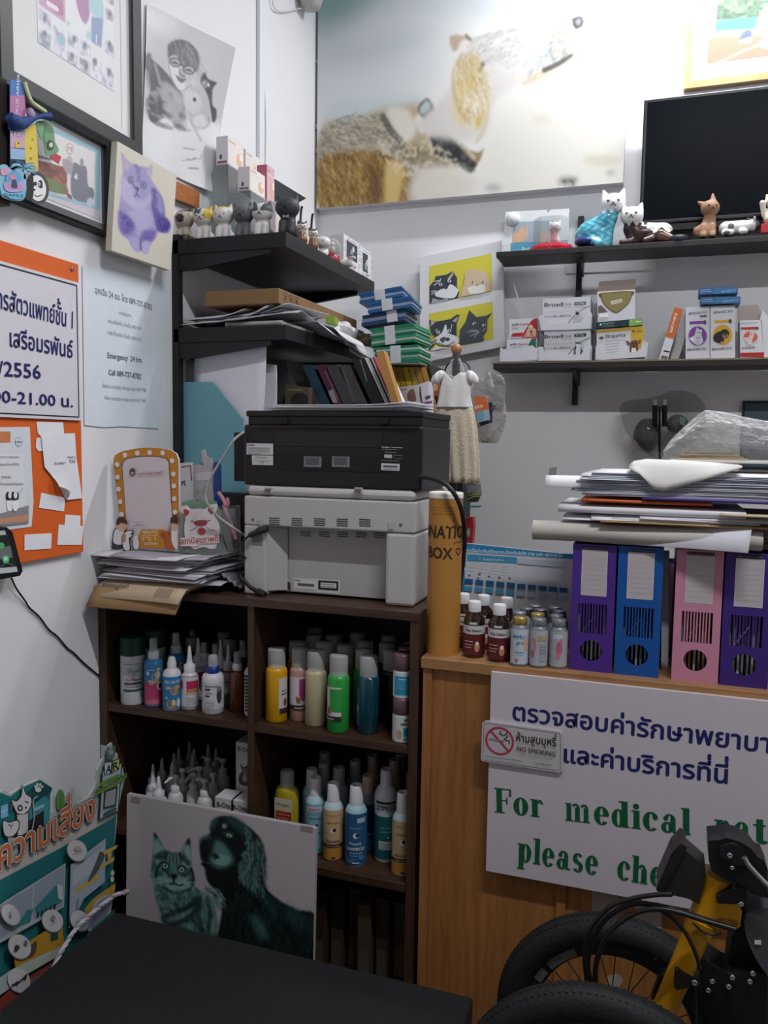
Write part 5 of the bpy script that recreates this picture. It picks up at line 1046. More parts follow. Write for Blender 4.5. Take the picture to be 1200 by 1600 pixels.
# two patterned window boxes, faces turned to the room
z = zz(450,320,600,1200)
for lab,X,y0,y1,h,win in (('white patterned window box with toy dogs at the shelf edge',-1.034,2.575,2.735,.118,((.16,.40),(.80,.88))),('white patterned window box with a small window at the far shelf end',-1.036,2.742,2.86,.115,((.18,.30),(.62,.86)))):
    t = thing('toy_box',lab,'box',(X,(y0+y1)/2,SHT)); w = y1-y0
    mb = MB().box(X-.05,X,y0,y1,SHT,SHT+h,mat('#d9d8dc',.5)); mb.build('carton',t,bevel=.0008)
    fr = (Vector((X,y0,SHT)),Vector((0,1,0)),Vector((0,0,1)),Vector((1,0,0))); mb = MB(); fl = Flat(mb,fr,True); r = random.Random(int(h*1e5))
    (u0,v0),(u1,v1) = win; fl.poly([(w*u0,h*v0),(w*u1,h*v0),(w*u1,h*v1),(w*u0,h*v1)],'#3a3f47').ell((w*.45,h*(v0+.18)),.012,.014,'#8f9298').ell((w*.55,h*(v0+.32)),.010,.010,'#c9c6c2').text('MY DOGS',(w*.2,h*.91),(w*.75,h*.91),'#b03a4a',h=h*.05,shear=.2)
    for cx,cy in ((.92,.92),(.9,.74),(.92,.55),(.9,.35),(.08,.8),(.07,.6),(.08,.42),(.2,.2),(.4,.15),(.62,.25),(.85,.15),(.5,.05)):
        c = r.choice(['#2f7a92','#2b4a66','#b04858']); s = .0055; fl.line([(w*cx-s,h*cy-s),(w*cx+s,h*cy-s),(w*cx+s,h*cy+s),(w*cx-s,h*cy+s)],.0016,c,closed=True)
    fl.line([(w*.4,h*.24),(w*.7,h*.24)],.003,'#b04858'); mb.build('printed_face',t)
# clear riser with pale cartons, dark card, behind the cats
xr = lambda px,Y: at(px,290,Y=Y).x
t = thing('display_riser','clear stepped acrylic riser holding pale pink cartons behind the cat figurines','riser',(-1.26,2.44,SHT))
RT = ((xr(334,2.26),xr(358,2.26),.262),(xr(366,2.22),xr(393,2.22),.165))
for (a_,b_,h_),y0,y1 in zip(RT,(2.255,2.215),(2.50,2.46)):
    MB().box(a_,b_,y0,y1,SHT+h_,SHT+h_+.004,ACRYL).build('step',t); MB().box(a_,a_+.004,y0,y1,SHT,SHT+h_,ACRYL).build('side_wall',t); MB().box(b_-.004,b_,y0,y1,SHT,SHT+h_,ACRYL).build('side_wall',t); MB().box(a_,b_,y0,y0+.004,SHT,SHT+h_,ACRYL).build('front_wall',t)
PK = mat('#d9d3d8',.5)
def pinkbox(lab,x0,x1,y0,y1,z0,h,m=PK,side='#e6ded8'):
    t = thing('pink_carton',lab,'box',((x0+x1)/2,(y0+y1)/2,z0),0,'pale pink cartons on the clear riser'); MB().box(x0,x1,y0,y1,z0,z0+h,m).build('carton',t,bevel=.0008)
    mb = MB(); f = BW(y0,(x0,z0)); fl = Flat(mb,f,True); w = x1-x0; fl.poly([(.004,h*.05),(w-.004,h*.05),(w-.004,h*.14),(.004,h*.14)],'#7d6a78').poly([(w*.3,h*.2),(w*.5,h*.2),(w*.5,h*.36),(w*.3,h*.36)],'#5c5660')
    f = (Vector((x1,y0,z0)),Vector((0,1,0)),Vector((0,0,1)),Vector((1,0,0))); fl = Flat(mb,f,True); d = y1-y0
    fl.poly([(0.002,.002),(d-.002,.002),(d-.002,h-.002),(.002,h-.002)],side).line([(d*.06,h*.86),(d*.45,h*.86)],h*.03,'#8a7f86').line([(d*.05,h*.75),(d*.95,h*.75)],h*.02,'#f0ecea').ell((d*.72,h*.4),d*.18,h*.22,'#e5b9a0').ell((d*.8,h*.5),d*.1,h*.12,'#f0e6de'); mb.build('printed_faces',t); return t
z1_,z2_ = SHT+.2665,SHT+.1695
pinkbox('pale pink carton topmost and nearest the poster on the clear riser',xr(338,2.26),xr(356,2.26),2.26,2.36,z1_,.085)
pinkbox('pale pink carton behind the topmost one on the clear riser',xr(338,2.26),xr(356,2.26),2.37,2.47,z1_,.083)
pinkbox('deep pink carton at the far end of the lower riser step',xr(374,2.22),xr(390,2.22),2.33,2.385,z2_,.110,mat('#b8607c',.5),'#d9b2b8')
pinkbox('pale pink carton at the front of the lower riser step',xr(372,2.22),xr(390,2.22),2.22,2.32,z2_,.070,PK)
pinkbox('pale pink carton with a red corner standing on the shelf below the riser step',-1.155,-1.11,2.22,2.32,SHT,.130,PK,'#e0cfc8')
fr = BW(2.60); z = zz(325,225,495,1200); t = thing('dark_card','dark slate folder standing askew behind the black cat figurine','folder',hit(*z(780,700)[0],fr))
f2 = frame(hit(*z(640,440)[0],BW(2.63)),(1,-.25,0),(0,-.15,1)); q = loc2(f2,z(625,455,735,385,1080,598,915,690,800,760,700,700,640,600)); lowz = min(p[1] for p in q)
MB().prism([(a,b) for a,b in q]+[],f2,.003,mat('#414a50',.25,coat=.4)).build('cover',t)
MB().prism(loc2(BW(2.64),z(620,470,600,350,720,345,740,395)),BW(2.64),.002,mat('#c6c4ca',.5)).build('inner_sheet',t)
MB().box(-1.18,-1.10,2.60,2.66,SHT,SHT+.05,mat('#41464a',.5)).build('foot',t)

# ================================================================== middle black shelf: carton, papers, bags
SHM = 1.722
t = thing('cardboard_box','flat brown cardboard box with handling symbols on the middle black shelf','box',(-1.13,2.4,SHM+.06))
MB().box(-1.27,-1.032,2.085,2.70,SHM+.062,SHM+.104,mat('#7f6240',.7,noise=.1)).build('carton',t,bevel=.002)
mb = MB(); f = (Vector((-1.032,2.085,SHM+.062)),Vector((0,1,0)),Vector((0,0,1)),Vector((1,0,0))); fl = Flat(mb,f,True)
for i in range(3): x = .03+i*.037; fl.line([(x,.010),(x+.026,.010),(x+.026,.034),(x,.034)],.0015,'#2f251c',closed=True); fl.poly([(x+.010,.016),(x+.016,.016),(x+.016,.028),(x+.010,.028)],'#2f251c')
mb.build('handling_symbols',t)
slab('flat_box','flat white box with a printed side under the cardboard box','box',(-1.125,2.54,SHM+.030),.235,.34,.030,0,mat('#c9c8cc',.5),None,(('printed_side',lambda mb,w,d,h: (Flat(mb,(Vector((w/2,-d/2,0)),Vector((0,1,0)),Vector((0,0,1)),Vector((1,0,0))),True).text('inside and out',(.06,.02),(.17,.02),'#4a4a50').poly([(d*.62,.004),(d*.98,.004),(d*.98,.034),(d*.62,.034)],'#6a6c98'))),))
t = thing('spiral_notebook','thin spiral notebook at the front of the middle black shelf','notebook',(-1.10,2.19,SHM))
MB().box(-1.20,-1.02,2.08,2.30,SHM+.001,SHM+.012,mat('#b9b8b8',.7)).build('pages',t,bevel=.001)
mb = MB()
for i in range(30): x = -1.195+i*.0060; mb.tube([(x,2.088,SHM+.001),(x,2.076,SHM+.004),(x,2.077,SHM+.012),(x,2.09,SHM+.014)],.0012,mat('#c6c6c8',.3,.8),5)
mb.build('spiral_wire',t)
GP = [mat(c,.7,noise=.06) for c in ('#c9c8cb','#b5b4b8','#d6d5d8','#a3a3a8')]
r = random.Random(3)
for i in range(8):
    sheet('loose_paper','grey white papers heaped askew on the middle black shelf','paper',(-1.24+.045*(i % 4)+(.03 if i > 8 else 0),2.21+r.uniform(-.012,.02),SHM+.028+i*.0030),.22,.25,r.uniform(-.25,.25),GP[i % 4],.002,.004,i,.01*(i % 3),.012,'papers on the middle black shelf',(0,-.06))
for i in range(6):
    sheet('loose_paper','white papers drooping over the open side of the middle black shelf','paper',(-1.035+.012*(i % 3),2.30+.055*i,SHM+.004+.003*(5-i)),.15,.20,1.35+r.uniform(-.3,.3),GP[(i*2) % 4],.001,.005,i+20,0,.02+.006*i,'papers drooping over the shelf side',(.04,.18))
def crumple(name,label,c,r3,m,seed=0,n=20,cat='bag',squash=1.,group=None):
    """crumpled plastic bag: closed irregular skin"""
    rr = random.Random(seed); k = [(rr.uniform(2,6),rr.uniform(2,6),rr.uniform(0,6),rr.uniform(.04,.12)) for _ in range(7)]; mb = MB(); vs = []; fs = []
    for j in range(n+1):
        t_ = math.pi*j/n
        for i in range(n*2):
            a = math.pi*i/n; s = 1+sum(q[3]*math.sin(q[0]*a*1. if False else round(q[0])*a+q[2])*math.sin(q[1]*t_+q[2]) for q in k)
            vs.append((c[0]+r3[0]*s*math.sin(t_)*math.cos(a),c[1]+r3[1]*s*math.sin(t_)*math.sin(a),max(c[2]-r3[2]*squash,c[2]-r3[2]*s*math.cos(t_))))
    N = n*2
    for j in range(n):
        for i in range(N): fs.append((j*N+i,j*N+(i+1) % N,(j+1)*N+(i+1) % N,(j+1)*N+i))
    mb.add(vs,fs,m,False); o = _rebase(mb,name,Vector((c[0],c[1],c[2]-r3[2]))); return tag(o,label,cat,group)
WB = mat('#cfcfd2',.35,bump=.5,scale=60)
crumple('plastic_bag','crumpled white plastic bag on the papers of the middle black shelf',(-1.01,2.50,SHM+.043),(.04,.10,.022),WB,4)
crumple('plastic_bag','crumpled yellowish paper bag at the far end of the middle black shelf',(-.99,2.70,SHM+.03),(.05,.08,.022),mat('#b5a888',.6,bump=.4,scale=60),8)
slab('green_box','small lime green carton on the papers of the middle black shelf','box',(-1.00,2.40,SHM+.045),.03,.06,.022,.2,mat('#8aa038',.5))

# ================================================================== teal file with its papers, lower black shelf
SH3 = 1.2455; fr = BW(2.10); z = zz(265,530,470,1200)
t = thing('magazine_file','pale teal cardboard file holding white papers on the lowest black shelf','document box',(-1.27,2.15,SH3))
q = loc2(fr,z(48,1465,48,392,395,392,672,735,690,1462)); q = [(max(a,XL+.004),b if b > SH3+.05 else SH3) for a,b in q]
TEAL = mat('#6fa3b0',.65); MB().prism(q,fr,.003,TEAL).build('front_panel',t)
MB().prism(q,(fr[0]+Vector((0,.085,0)),*fr[1:]),.003,TEAL).build('rear_panel',t); x1 = max(a for a,b in q)
MB().box(q[0][0] if False else XL+.004,x1,2.103,2.185,SH3,SH3+.003,TEAL).build('bottom',t); MB().box(XL+.004,XL+.007,2.103,2.185,SH3,max(b for a,b in q),TEAL).build('spine',t)
def upright(name,label,out,Y,m,bend=.0,group=None):
    fr = BW(Y); C = [hit(*p, fr) for p in out]   # tl, tr, br, bl
    def f(u,v): p = (C[0]*(1-u)+C[1]*u)*(1-v)+(C[3]*(1-u)+C[2]*u)*v; return p+Vector((0,-bend*max(0,.35-v)**2*8,0))
    mb = MB().grid(f,8,12,m); c = (C[2]+C[3])/2; o = _rebase(mb,name,c); q_ = o.modifiers.new('thickness','SOLIDIFY'); q_.thickness = .001; q_.offset = 0; return tag(o,label,'paper',group)
def toz(px,Y): return px
upright('paper_sheet','large white sheet curling over out of the teal file',z(250,45,905,45,800,1450,150,1450),2.118,mat('#e2dfe8',.7),.014)
upright('paper_sheet','narrow white sheet to the wall side of the curling one in the teal file',z(125,190,260,190,260,1440,150,1440),2.145,mat('#c6c4c8',.7))
upright('paper_sheet','rumpled white sheet sticking out beside the curling one',z(830,215,995,240,950,1440,800,1440),2.150,mat('#cccbd2',.7),.01)
upright('paper_sheet','dark grey folder standing behind the white sheets of the teal file',z(110,50,260,50,260,1430,60,1430),2.17,mat('#6c6c70',.7))

# ------------------------------------------------------------------ books leaning on the lowest shelf and the low cabinet behind it
kc = thing('low_cabinet','dark low cabinet in the corner behind the printers','cabinet',(-.86,2.75,0))
MB().box(-.998,-.70,2.13,3.11,.0,1.224,mat('#2a2624',.5)).build('body',kc,bevel=.002); MB().box(-1.0,-.69,2.115,3.115,1.2242,1.2445,mat('#2f2b29',.5)).build('top',kc,bevel=.002)
z = zz(380,500,700,1200); ZC = 1.2455
def lean(name,label,Y,tl,tr,bl,br,depth,m,cat='book',art=None,group=None,base=SH3+.0005):
    """book leaning sideways, traced above the printer and continued down to what it stands on"""
    fr = BW(Y); a,b,c,d = loc2(fr,z(*tl)+z(*tr)+z(*bl)+z(*br))
    def dn(p,q): k = (base-p[1])/(q[1]-p[1]); return (p[0]+(q[0]-p[0])*k,base)
    q = [dn(a,c),dn(b,d),b,a]; cx = (q[0][0]+q[1][0])/2; t = thing(name,label,cat,(cx,Y+depth/2,base),0,group); MB().prism(q,fr,depth,m).build('cover',t,bevel=.0008)
    if art: mb = MB(); art(Flat(mb,fr)); mb.build('spine_label_and_sheen',t)
    return t
lean('folder','dark grey folder leaning beside the white papers on the lowest shelf',2.25,(110,232),(250,232),(175,480),(300,480),.15,mat('#4a4a4c',.6),'folder')
lean('binder','grey binder behind the small dark box on the lowest shelf',2.42,(256,260),(330,260),(286,480),(370,480),.2,mat('#8a8d92',.6),'binder')
lean('small_box','small brown box with a round dark window among the books',2.20,(245,375),(385,395),(245,485),(388,485),.03,mat('#4f4434',.6),'box',lambda f: f.ell(z(330,470)[0],14,12,'#181614').poly(z(255,405,350,405,350,412,255,412),'#7a6c50'))
lean('book','dark blue book leaning on the lowest black shelf',2.25,(345,262),(400,262),(445,484),(500,484),.18,mat('#24384e',.5))
lean('book','maroon book with a pale spine label leaning among the black ones',2.25,(425,262),(475,262),(525,484),(575,484),.2,mat('#4d1c34',.45),'book',lambda f: f.poly(z(498,418,525,405,555,484,525,484),'#8f8a90').line(z(480,300,560,470),1.2,'#77727a'))
lean('book','black book in a loose clear cover leaning next to the maroon one',2.25,(482,262),(553,262),(582,484),(653,484),.2,mat('#16171a',.2,coat=.5))
lean('book','black glossy book with a painted grey reflection band among the leaning books',2.25,(560,262),(625,262),(660,484),(725,484),.2,mat('#1b1c20',.15,coat=.5),'book',lambda f: f.poly(z(570,268,590,290,660,470,640,470,600,360),'#4a4c52',True))  # grey band is a reflection painted on the cover
lean('book','black book with white spine lettering at the outer end of the leaning row',2.25,(632,225),(706,222),(748,484),(824,484),.2,mat('#121316',.4),'book',lambda f: f.text('Medicine Label',z(728,355)[0],z(690,232)[0],'#b9bcc2',h=2.6))
lean('book','thin white book standing out in the leaning row',2.25,(712,222),(723,222),(830,484),(841,484),.2,mat('#d9dade',.6))
for i in range(4): lean('booklet','thin striped booklets squeezed between the white book and the brown envelope',2.25,(727+i*10,224-i*2),(735+i*10,223-i*2),(838+i*10,470),(845+i*10,470),.08,mat(['#c9c9cc','#2a2a2e','#b9b9bd','#8a3a30'][i],.6),'booklet',None,'thin striped booklets')
lean('kraft_envelope','thick brown kraft envelope leaning beside the yellow packs',2.185,(780,190),(822,180),(868,484),(912,484),.035,mat('#a87b42',.7),'envelope')
for i in range(6):
    x = 858+i*36; lean('yellow_pack','yellow spined packs standing in a row below the green bundles',2.62,(x,276),(x+31,275),(x+44,430),(x+76,430),.2,mat(['#b79a1e','#a08428','#c2a81c','#b3914a','#a87f3c','#b98a44'][i],.6),'pack',None,'yellow packs in a row',ZC)
lean('book','dark edged thin book closing the row of yellow packs',2.62,(1076,258),(1088,257),(1122,430),(1134,430),.2,mat('#2a2420',.6),'book',None,None,ZC)
z2 = zz(560,360,800,1200)
def wbox(label,out,Y,depth,m,art):
    fr = BW(Y); q = loc2(fr,out); q = [(a,max(b,0)) for a,b in q]; lo = sorted(b for a,b in q)[:2]; q = [(a,ZC+.0005 if b in lo else b) for a,b in q]; t = thing('small_carton',label,'box',(sum(a for a,b in q)/len(q),Y+depth/2,ZC)); MB().prism(q,fr,depth,m).build('carton',t,bevel=.0006); mb = MB(); art(Flat(mb,fr)); mb.build('printed_face',t)
wbox('small white carton with a brown photograph before the yellow packs',z2(300,1400,300,1228,470,1205,485,1400),2.50,.06,mat('#b9b5b2',.5),lambda f: f.poly(z2(385,1270,430,1240,450,1330,390,1330),'#7a5648',True).text('PROGRAM',z2(312,1252)[0],z2(375,1245)[0],'#4a4648',h=2.2))
wbox('small white and purple carton before the yellow packs',z2(494,1390,476,1200,545,1178,575,1390),2.51,.06,mat('#c9c3cc',.5),lambda f: f.poly(z2(470,1225,485,1215,500,1345,488,1350),'#5c3040').poly(z2(520,1300,560,1285,565,1310,525,1325),'#4a4450').poly(z2(500,1345,575,1330,578,1350,500,1365),'#7a4a86'))
# banded bundles stacked on the yellow packs
def bundle(label,loc,w,d,h,rz,cols,bandx,tilt=0.,grp=None):
    t = thing('card_bundle',label,'bundle',loc,0,grp); t.rotation_euler = (0,tilt,rz); n = len(cols)
    for i,c in enumerate(cols):
        s = (i % 3-1)*.003; MB().box(-w/2+s,w/2+s,-d/2,d/2,i*h/n,(i+1)*h/n-.0006,mat(c,.4,noise=.06)).build('packet',t,world=False,bevel=.0006)
    MB().box(bandx-.018,bandx+.018,-d/2-.0018,d/2+.0018,-.0003 if False else .0,h+.0012,mat('#d2d4da',.6)).build('paper_band',t,world=False,bevel=.001)
GREEN = ['#1f7a56','#2c8a64','#8fa89c','#176a48','#2f8f6a','#a9b9b2','#1f7a56']; BLUE = ['#2a5f96','#8fa0b5','#24548a','#2a5f96']
p = at(613,560,Y=2.55); yz = at(615,571,Y=2.55).z+.010
cy_ = thing('pack_board','grey card laid over the row of yellow packs','card',(p.x,2.68,yz-.004)); MB().box(p.x-.09,p.x+.09,2.56,2.87,yz-.004,yz-.001,mat('#8a8a84',.7)).build('card',cy_);
MB().box(p.x-.09,p.x+.09,2.835,2.86,ZC,yz-.0045,mat('#6d6d68',.7)).build('rear_prop',cy_)
hg = .056
bundle('green and white banded bundle lowest in the stack on the yellow packs',(p.x+.006,2.66,yz),.15,.18,hg,.05,GREEN,-.005,-.05,None)
bundle('green and white banded bundle upper of the two green ones',(p.x-.002,2.66,yz+hg+.006),.155,.18,hg+.004,-.02,GREEN[::-1],-.01,-.09,None)
zb_ = yz+2*hg+.020
bundle('dark blue banded bundle lying on the green bundles',(p.x-.045,2.66,zb_),.15,.17,.036,.06,['#22406e','#7a8698','#22406e'],.10 if False else .03,-.12,None)
bundle('blue banded bundle second from the top of the stack',(p.x-.020,2.64,zb_+.040),.15,.16,.036,.10,BLUE,-.01,-.12,None)
bundle('blue banded bundle topmost of the stack in the corner',(p.x-.062,2.67,zb_+.080),.15,.16,.034,.10,BLUE,-.005,-.14,None)
# ================================================================== grey laser printer
GREY = mat('#b8b6b6',.45,noise=.02); GREY2 = mat('#aeacac',.5,noise=.02); DK = mat('#232427',.5)
GY,gx0,gx1,gz0,gz1 = 1.765,-.966,-.526,1.0185,1.2875
z = zz(340,600,780,1200); BG = BW(GY)
t = thing('laser_printer','grey laser printer with its rear panel facing out on the bookcase','printer',((gx0+gx1)/2,GY+.16,gz0))
def L2(*p,fr=BG): return loc2(fr,z(*p))
zt1 = L2(400,487)[0][1]; zv0,zv1 = L2(450,618)[0][1],L2(450,570)[0][1]; xr = L2(713,800)[0][0]; xlp = L2(272,800)[0][0]
MB().box(gx0+.004,gx1-.004,GY+.004,GY+.325,zt1+.001,gz1,GREY).build('lid',t,bevel=.014,seg=3)
MB().box(gx0,gx1,GY,GY+.33,zv0,zt1,GREY).build('upper_body',t,bevel=.004)
MB().box(gx0,L2(205,700)[0][0],GY,GY+.33,gz0,zv0,GREY).build('left_pillar',t,bevel=.004)
MB().box(xr,gx1,GY,GY+.33,gz0,zv0,GREY).build('right_pillar',t,bevel=.008)
MB().box(gx0+.02,gx1-.02,GY+.045,GY+.325,gz0+.006,zv0,GREY2).build('recessed_panel',t)
MB().prism([(0,0),(.05,0),(.05,.16),(.0,.20)],(Vector((L2(205,800)[0][0],GY+.01,gz0+.01)),Vector((1,.75,0)).normalized(),Vector((0,0,1)),Vector((.6,-.8,0)).normalized()),.01,GREY2).build('slanted_panel',t)
for row,y0 in ((0,570),(1,636)):
    for k in range(5):
        mb = MB(); yy = GY if row == 0 else GY+.045
        for j in range(4 if row == 0 else 3):
            a = L2(220+k*96 if row == 0 else 320+k*80,y0+j*9+k*1.5)[0]; mb.box(a[0],a[0]+.028,yy-.0008,yy,a[1]-.0012,a[1]+.0008,DK)
        mb.build('vent_grille',t)
for x in (217,600):
    a = L2(x,452)[0]; mb = MB().box(a[0]-.009,a[0]+.009,GY-.003,GY+.006,a[1]-.008,a[1]+.006,GREY2)
    for k in range(6): mb.box(a[0]-.0075+k*.0026,a[0]-.0064+k*.0026,GY-.0036,GY-.003,a[1]-.0065,a[1]+.003,DK)
    mb.build('hinge',t)
for x,y in ((185,588),(740,602)):
    a = L2(x,y)[0]; MB().box(a[0]-.006,a[0]+.006,GY-.003,GY,a[1]-.010,a[1]+.008,GREY2).build('latch',t,bevel=.001)
mb = MB()
for x,y in ((150,577),(780,600)):
    a = L2(x,y)[0]; mb.lathe([(.004,0),(.004,.001)],mat('#8f8f90',.3,.8),12,M=Matrix.Rotation(math.pi/2,4,'X'),c=(a[0],GY,a[1])); mb.box(a[0]-.003,a[0]+.003,GY-.0016,GY-.001,a[1]-.0006,a[1]+.0006,DK)
mb.build('screws',t)
mb = MB(); a = L2(175,660)[0]; mb.box(a[0]-.018,a[0]+.010,GY-.0008,GY+.001,a[1]-.016,a[1]+.014,mat('#7d7c7c',.6)); mb.build('port_recess',t)
mb = MB(); fr2 = BW(GY+.045); fl = Flat(mb,fr2); fl.poly(z(285,842,310,845,312,885,285,862),'#3a3a3c').poly(z(323,826,523,836,523,895,325,880),'#cfced2').text('brother',z(327,838)[0],z(355,840)[0],'#2a2a2e',bold=.03).line(z(342,853,412,858),4,'#55555a').line(z(330,872,420,878),.8,'#99999d').poly(z(430,836,515,841,515,880,430,874),'#1c1c1f').poly(z(440,845,507,849,507,871,440,866),'#cfced2').line(z(445,852,500,856),.8,'#55555a').line(z(445,861,500,865),.8,'#77777c'); mb.build('rating_label',t)
# ------------------------------------------------------------------ black inkjet printer
KY,kx0,kx1,kz0,kz1 = 1.78,-.972,-.516,1.2885,1.472; BK = BW(KY)
BLK = mat('#17181a',.42,noise=.05); BLK2 = mat('#111213',.5,noise=.05)
def K2(*p): return loc2(BK,z(*p))
t = thing('inkjet_printer','black inkjet printer stacked on the grey laser printer','printer',((kx0+kx1)/2,KY+.13,kz0))
za,zb = K2(400,140)[0][1],K2(400,175)[0][1]
MB().box(kx0,kx1,KY+.004,KY+.262,za,kz1,BLK).build('lid',t,bevel=.004)
MB().box(kx0+.006,kx1-.003,KY+.006,KY+.26,zb,za,BLK2).build('scanner_body',t,bevel=.002)
MB().box(kx0-.004,kx1,KY,KY+.262,kz0,zb,BLK).build('main_body',t,bevel=.006)
a = K2(42,205,115,418); MB().box(a[0][0],kx0,KY+.03,KY+.2,a[1][1],a[0][1],BLK2).build('side_tray',t,bevel=.003)
mb = MB(); q = K2(115,178,855,185)
mb.box(q[0][0]+.04,q[1][0],KY-.006,KY+.002,q[0][1]-.004,q[0][1]+.001,BLK); mb.build('rear_lip',t,bevel=.001)
for x in (280,708):
    a = K2(x,158)[0]; MB().box(a[0]-.010,a[0]+.010,KY-.001,KY+.008,a[1]-.007,a[1]+.007,BLK2).build('hinge',t,bevel=.001)
a,b = K2(248,292,700,378); MB().box(a[0],b[0],KY-.0015,KY,b[1],a[1],BLK2).build('rear_door',t,bevel=.001)
a,b = K2(250,200,700,272); MB().box(a[0],b[0],KY-.0012,KY,b[1],a[1],mat('#1c1d20',.4)).build('upper_panel',t,bevel=.001)
for x0 in (370,490):
    a,b = K2(x0,308,x0+74,355); mb = MB().box(a[0],b[0],KY-.004,KY-.001,b[1],a[1],mat('#77787b',.5)); mb.box(a[0]+.006,b[0]-.006,KY-.0046,KY-.004,b[1]+.006,a[1]-.002,mat('#55565a',.5)); mb.build('latch',t,bevel=.001)
mb = MB(); fl = Flat(mb,BK,off=.0018)
fl.poly(z(125,252,238,254,238,302,125,300),'#c9c9cc').poly(z(147,304,238,305,238,346,149,344),'#c9c9cc').text('brother',z(131,263)[0],z(160,263)[0],'#26262a',bold=.03)
for y in (272,280,288,296): fl.line(z(131,y,225 if y < 290 else 190,y+1),.7,'#77777c')
fl.text('DCP-T310W',z(165,316)[0],z(215,317)[0],'#55555a').line(z(158,326,228,327),.7,'#88888c').text('2018',z(182,337)[0],z(200,337)[0],'#55555a')
mb.build('serial_label',t); mb = MB(); fl = Flat(mb,BK,off=.0018); fl.text('brother',z(702,272)[0],z(735,273)[0],'#c9c9cc',bold=.03).line(z(740,270,790,272),1,'#aaa').line(z(702,278,765,280),.8,'#888').line(z(715,290,762,292),1,'#888').poly(z(712,300,745,301,745,316,712,314),'#b9b9bc').line(z(754,303,788,304,788,318,754,317,754,303),.6,'#888').line(z(700,325,775,328),.8,'#888').poly(z(699,337,778,340,777,370,699,367),'#c9c9cc').line(z(708,350,768,353),3,'#55555a').line(z(708,361,768,364),1,'#77777c'); mb.build('model_label',t)
cord('power_cable','thick black power cable arching from the black printer down behind the tube',[at(655,745,Y=1.778),at(675,748,Y=1.76),at(700,760,Y=1.722),at(717,785,Y=1.725),at(725,820,Y=1.752),at(726,850,Y=1.80),Vector((-.435,1.86,1.10)),Vector((-.45,1.88,1.0)),Vector((-.45,1.88,.935))],.0052,mat('#131315',.5))
cord('usb_cable','pale grey cable looping from the black printer to the papers beside it',[at(381,675,Y=1.776),at(365,688,Y=1.745),at(350,712,Y=1.74),at(330,745,Y=1.735),at(321,772,Y=1.73),at(326,790,Y=1.73),at(342,808,Y=1.745),at(365,825,Y=1.752),Vector((-.984,1.80,1.16))],.0032,mat('#a9a7a2',.5))
cord('signal_cable','grey cable with a black plug in the side of the grey printer',[at(418,826,Y=1.758),at(411,828,Y=1.757),at(403,830,Y=1.758),at(388,838,Y=1.75),at(380,848,Y=1.748),at(378,862,Y=1.75),at(383,872,Y=1.757),Vector((-.975,1.79,1.11))],[.0085]*13+[.0065]*5+[.0030]*60,mat('#2c2c2d',.5))
cord('power_cable','black cable plugged low into the grey printer beside the papers',[at(414,930,Y=1.757),at(408,927,Y=1.757),at(402,924,Y=1.758),at(392,918,Y=1.75),at(382,908,Y=1.75),at(376,900,Y=1.76),Vector((-.978,1.82,1.06)),Vector((-.985,2.0,1.05))],[.0095]*13+[.0055]*60,mat('#131315',.5))
r = random.Random(11)
for i in range(7):
    sheet('loose_paper','white sheets lying on top of the black printer','paper',(-.735+r.uniform(-.02,.02),1.90+r.uniform(-.012,.012),kz1+.0016+.0021*i),.36,.225,r.uniform(-.04,.05),PAPER,.0008,.0005,40+i,.0012*i,0,'sheets on the black printer')

# ================================================================== stack of papers and envelopes at the wall end of the bookcase
BT = 1.018; KR = mat('#a5835a',.75,noise=.08); KR2 = mat('#c0ad90',.75,noise=.05)
def on_leaf(mb,fn,w,d,pts,faces,m): mb.add([fn((x+w/2)/w,(y+d/2)/d)+Vector((0,-.0008,.0012)) for x,y in pts],faces,m)
sheet('kraft_envelope','brown kraft envelope lowest in the paper stack on the bookcase','envelope',(-1.215,1.785,BT+.0085),.265,.27,-.03,KR,.006,.002,2,0,.050)
fe = leaf(.27,.25,.002,3,0,10,.034); o = sheet('kraft_envelope','pale printed envelope with a barcode on the brown envelope','envelope',(-1.20,1.782,BT+.018),.27,.25,-.10,KR2,.003,.002,3,0,.034)
mb = MB(); mi = mat('#3a3430',.6,noise=0); V0,F0 = glyphs('ของคุณลูกค้า',.01); k = .085/max(p[0] for p in V0); on_leaf(mb,fe,.27,.25,[(-.125+x*k,-.105+y*k*1.3) for x,y in V0],F0,mi)
for i in range(13): x = .055+i*.0036; w = .0007 if i % 3 else .0013; on_leaf(mb,fe,.27,.25,[(x,-.118),(x+w,-.118),(x+w,-.106),(x,-.106),(x,-.094),(x+w,-.094)],[(0,1,2,3),(3,2,5,4)],mi)
mb.build('printing',o,world=False)
PP = [mat(c,.7,noise=.05) for c in ('#cfced4','#b9b8c0','#d8d7dc','#a7a6b0','#c6c4cc')]
r = random.Random(5); zc = BT+.0240
for i in range(24):
    w,d = (.30,.21) if i % 3 else (.28,.20); th = .0018
    sheet('loose_paper','white office papers stacked askew on the bookcase beside the printers','paper',(-1.19+r.uniform(-.028,.030)-(.0 if i < 14 else .012),1.81+r.uniform(-.022,.022),zc),w-.01*(i % 4),d,r.uniform(-.13,.10),PP[i % 5],.0012,.0006,i+60,.0002*i,.0035,'papers stacked on the bookcase')
    zc += .0028
PZ = zc+.001
t = thing('grey_folder','small grey wrinkled packet between the paper stack and the grey printer','packet',(-1.0,1.86,BT))
MB().grid(lambda u,v: Vector((-1.035+.055*u,1.765+.2*v,BT+.012+.035*(1-u)+.004*math.sin(22*u+3*v))),14,6,mat('#77767a',.6)).build('wrinkled_skin',t,solid=.002)

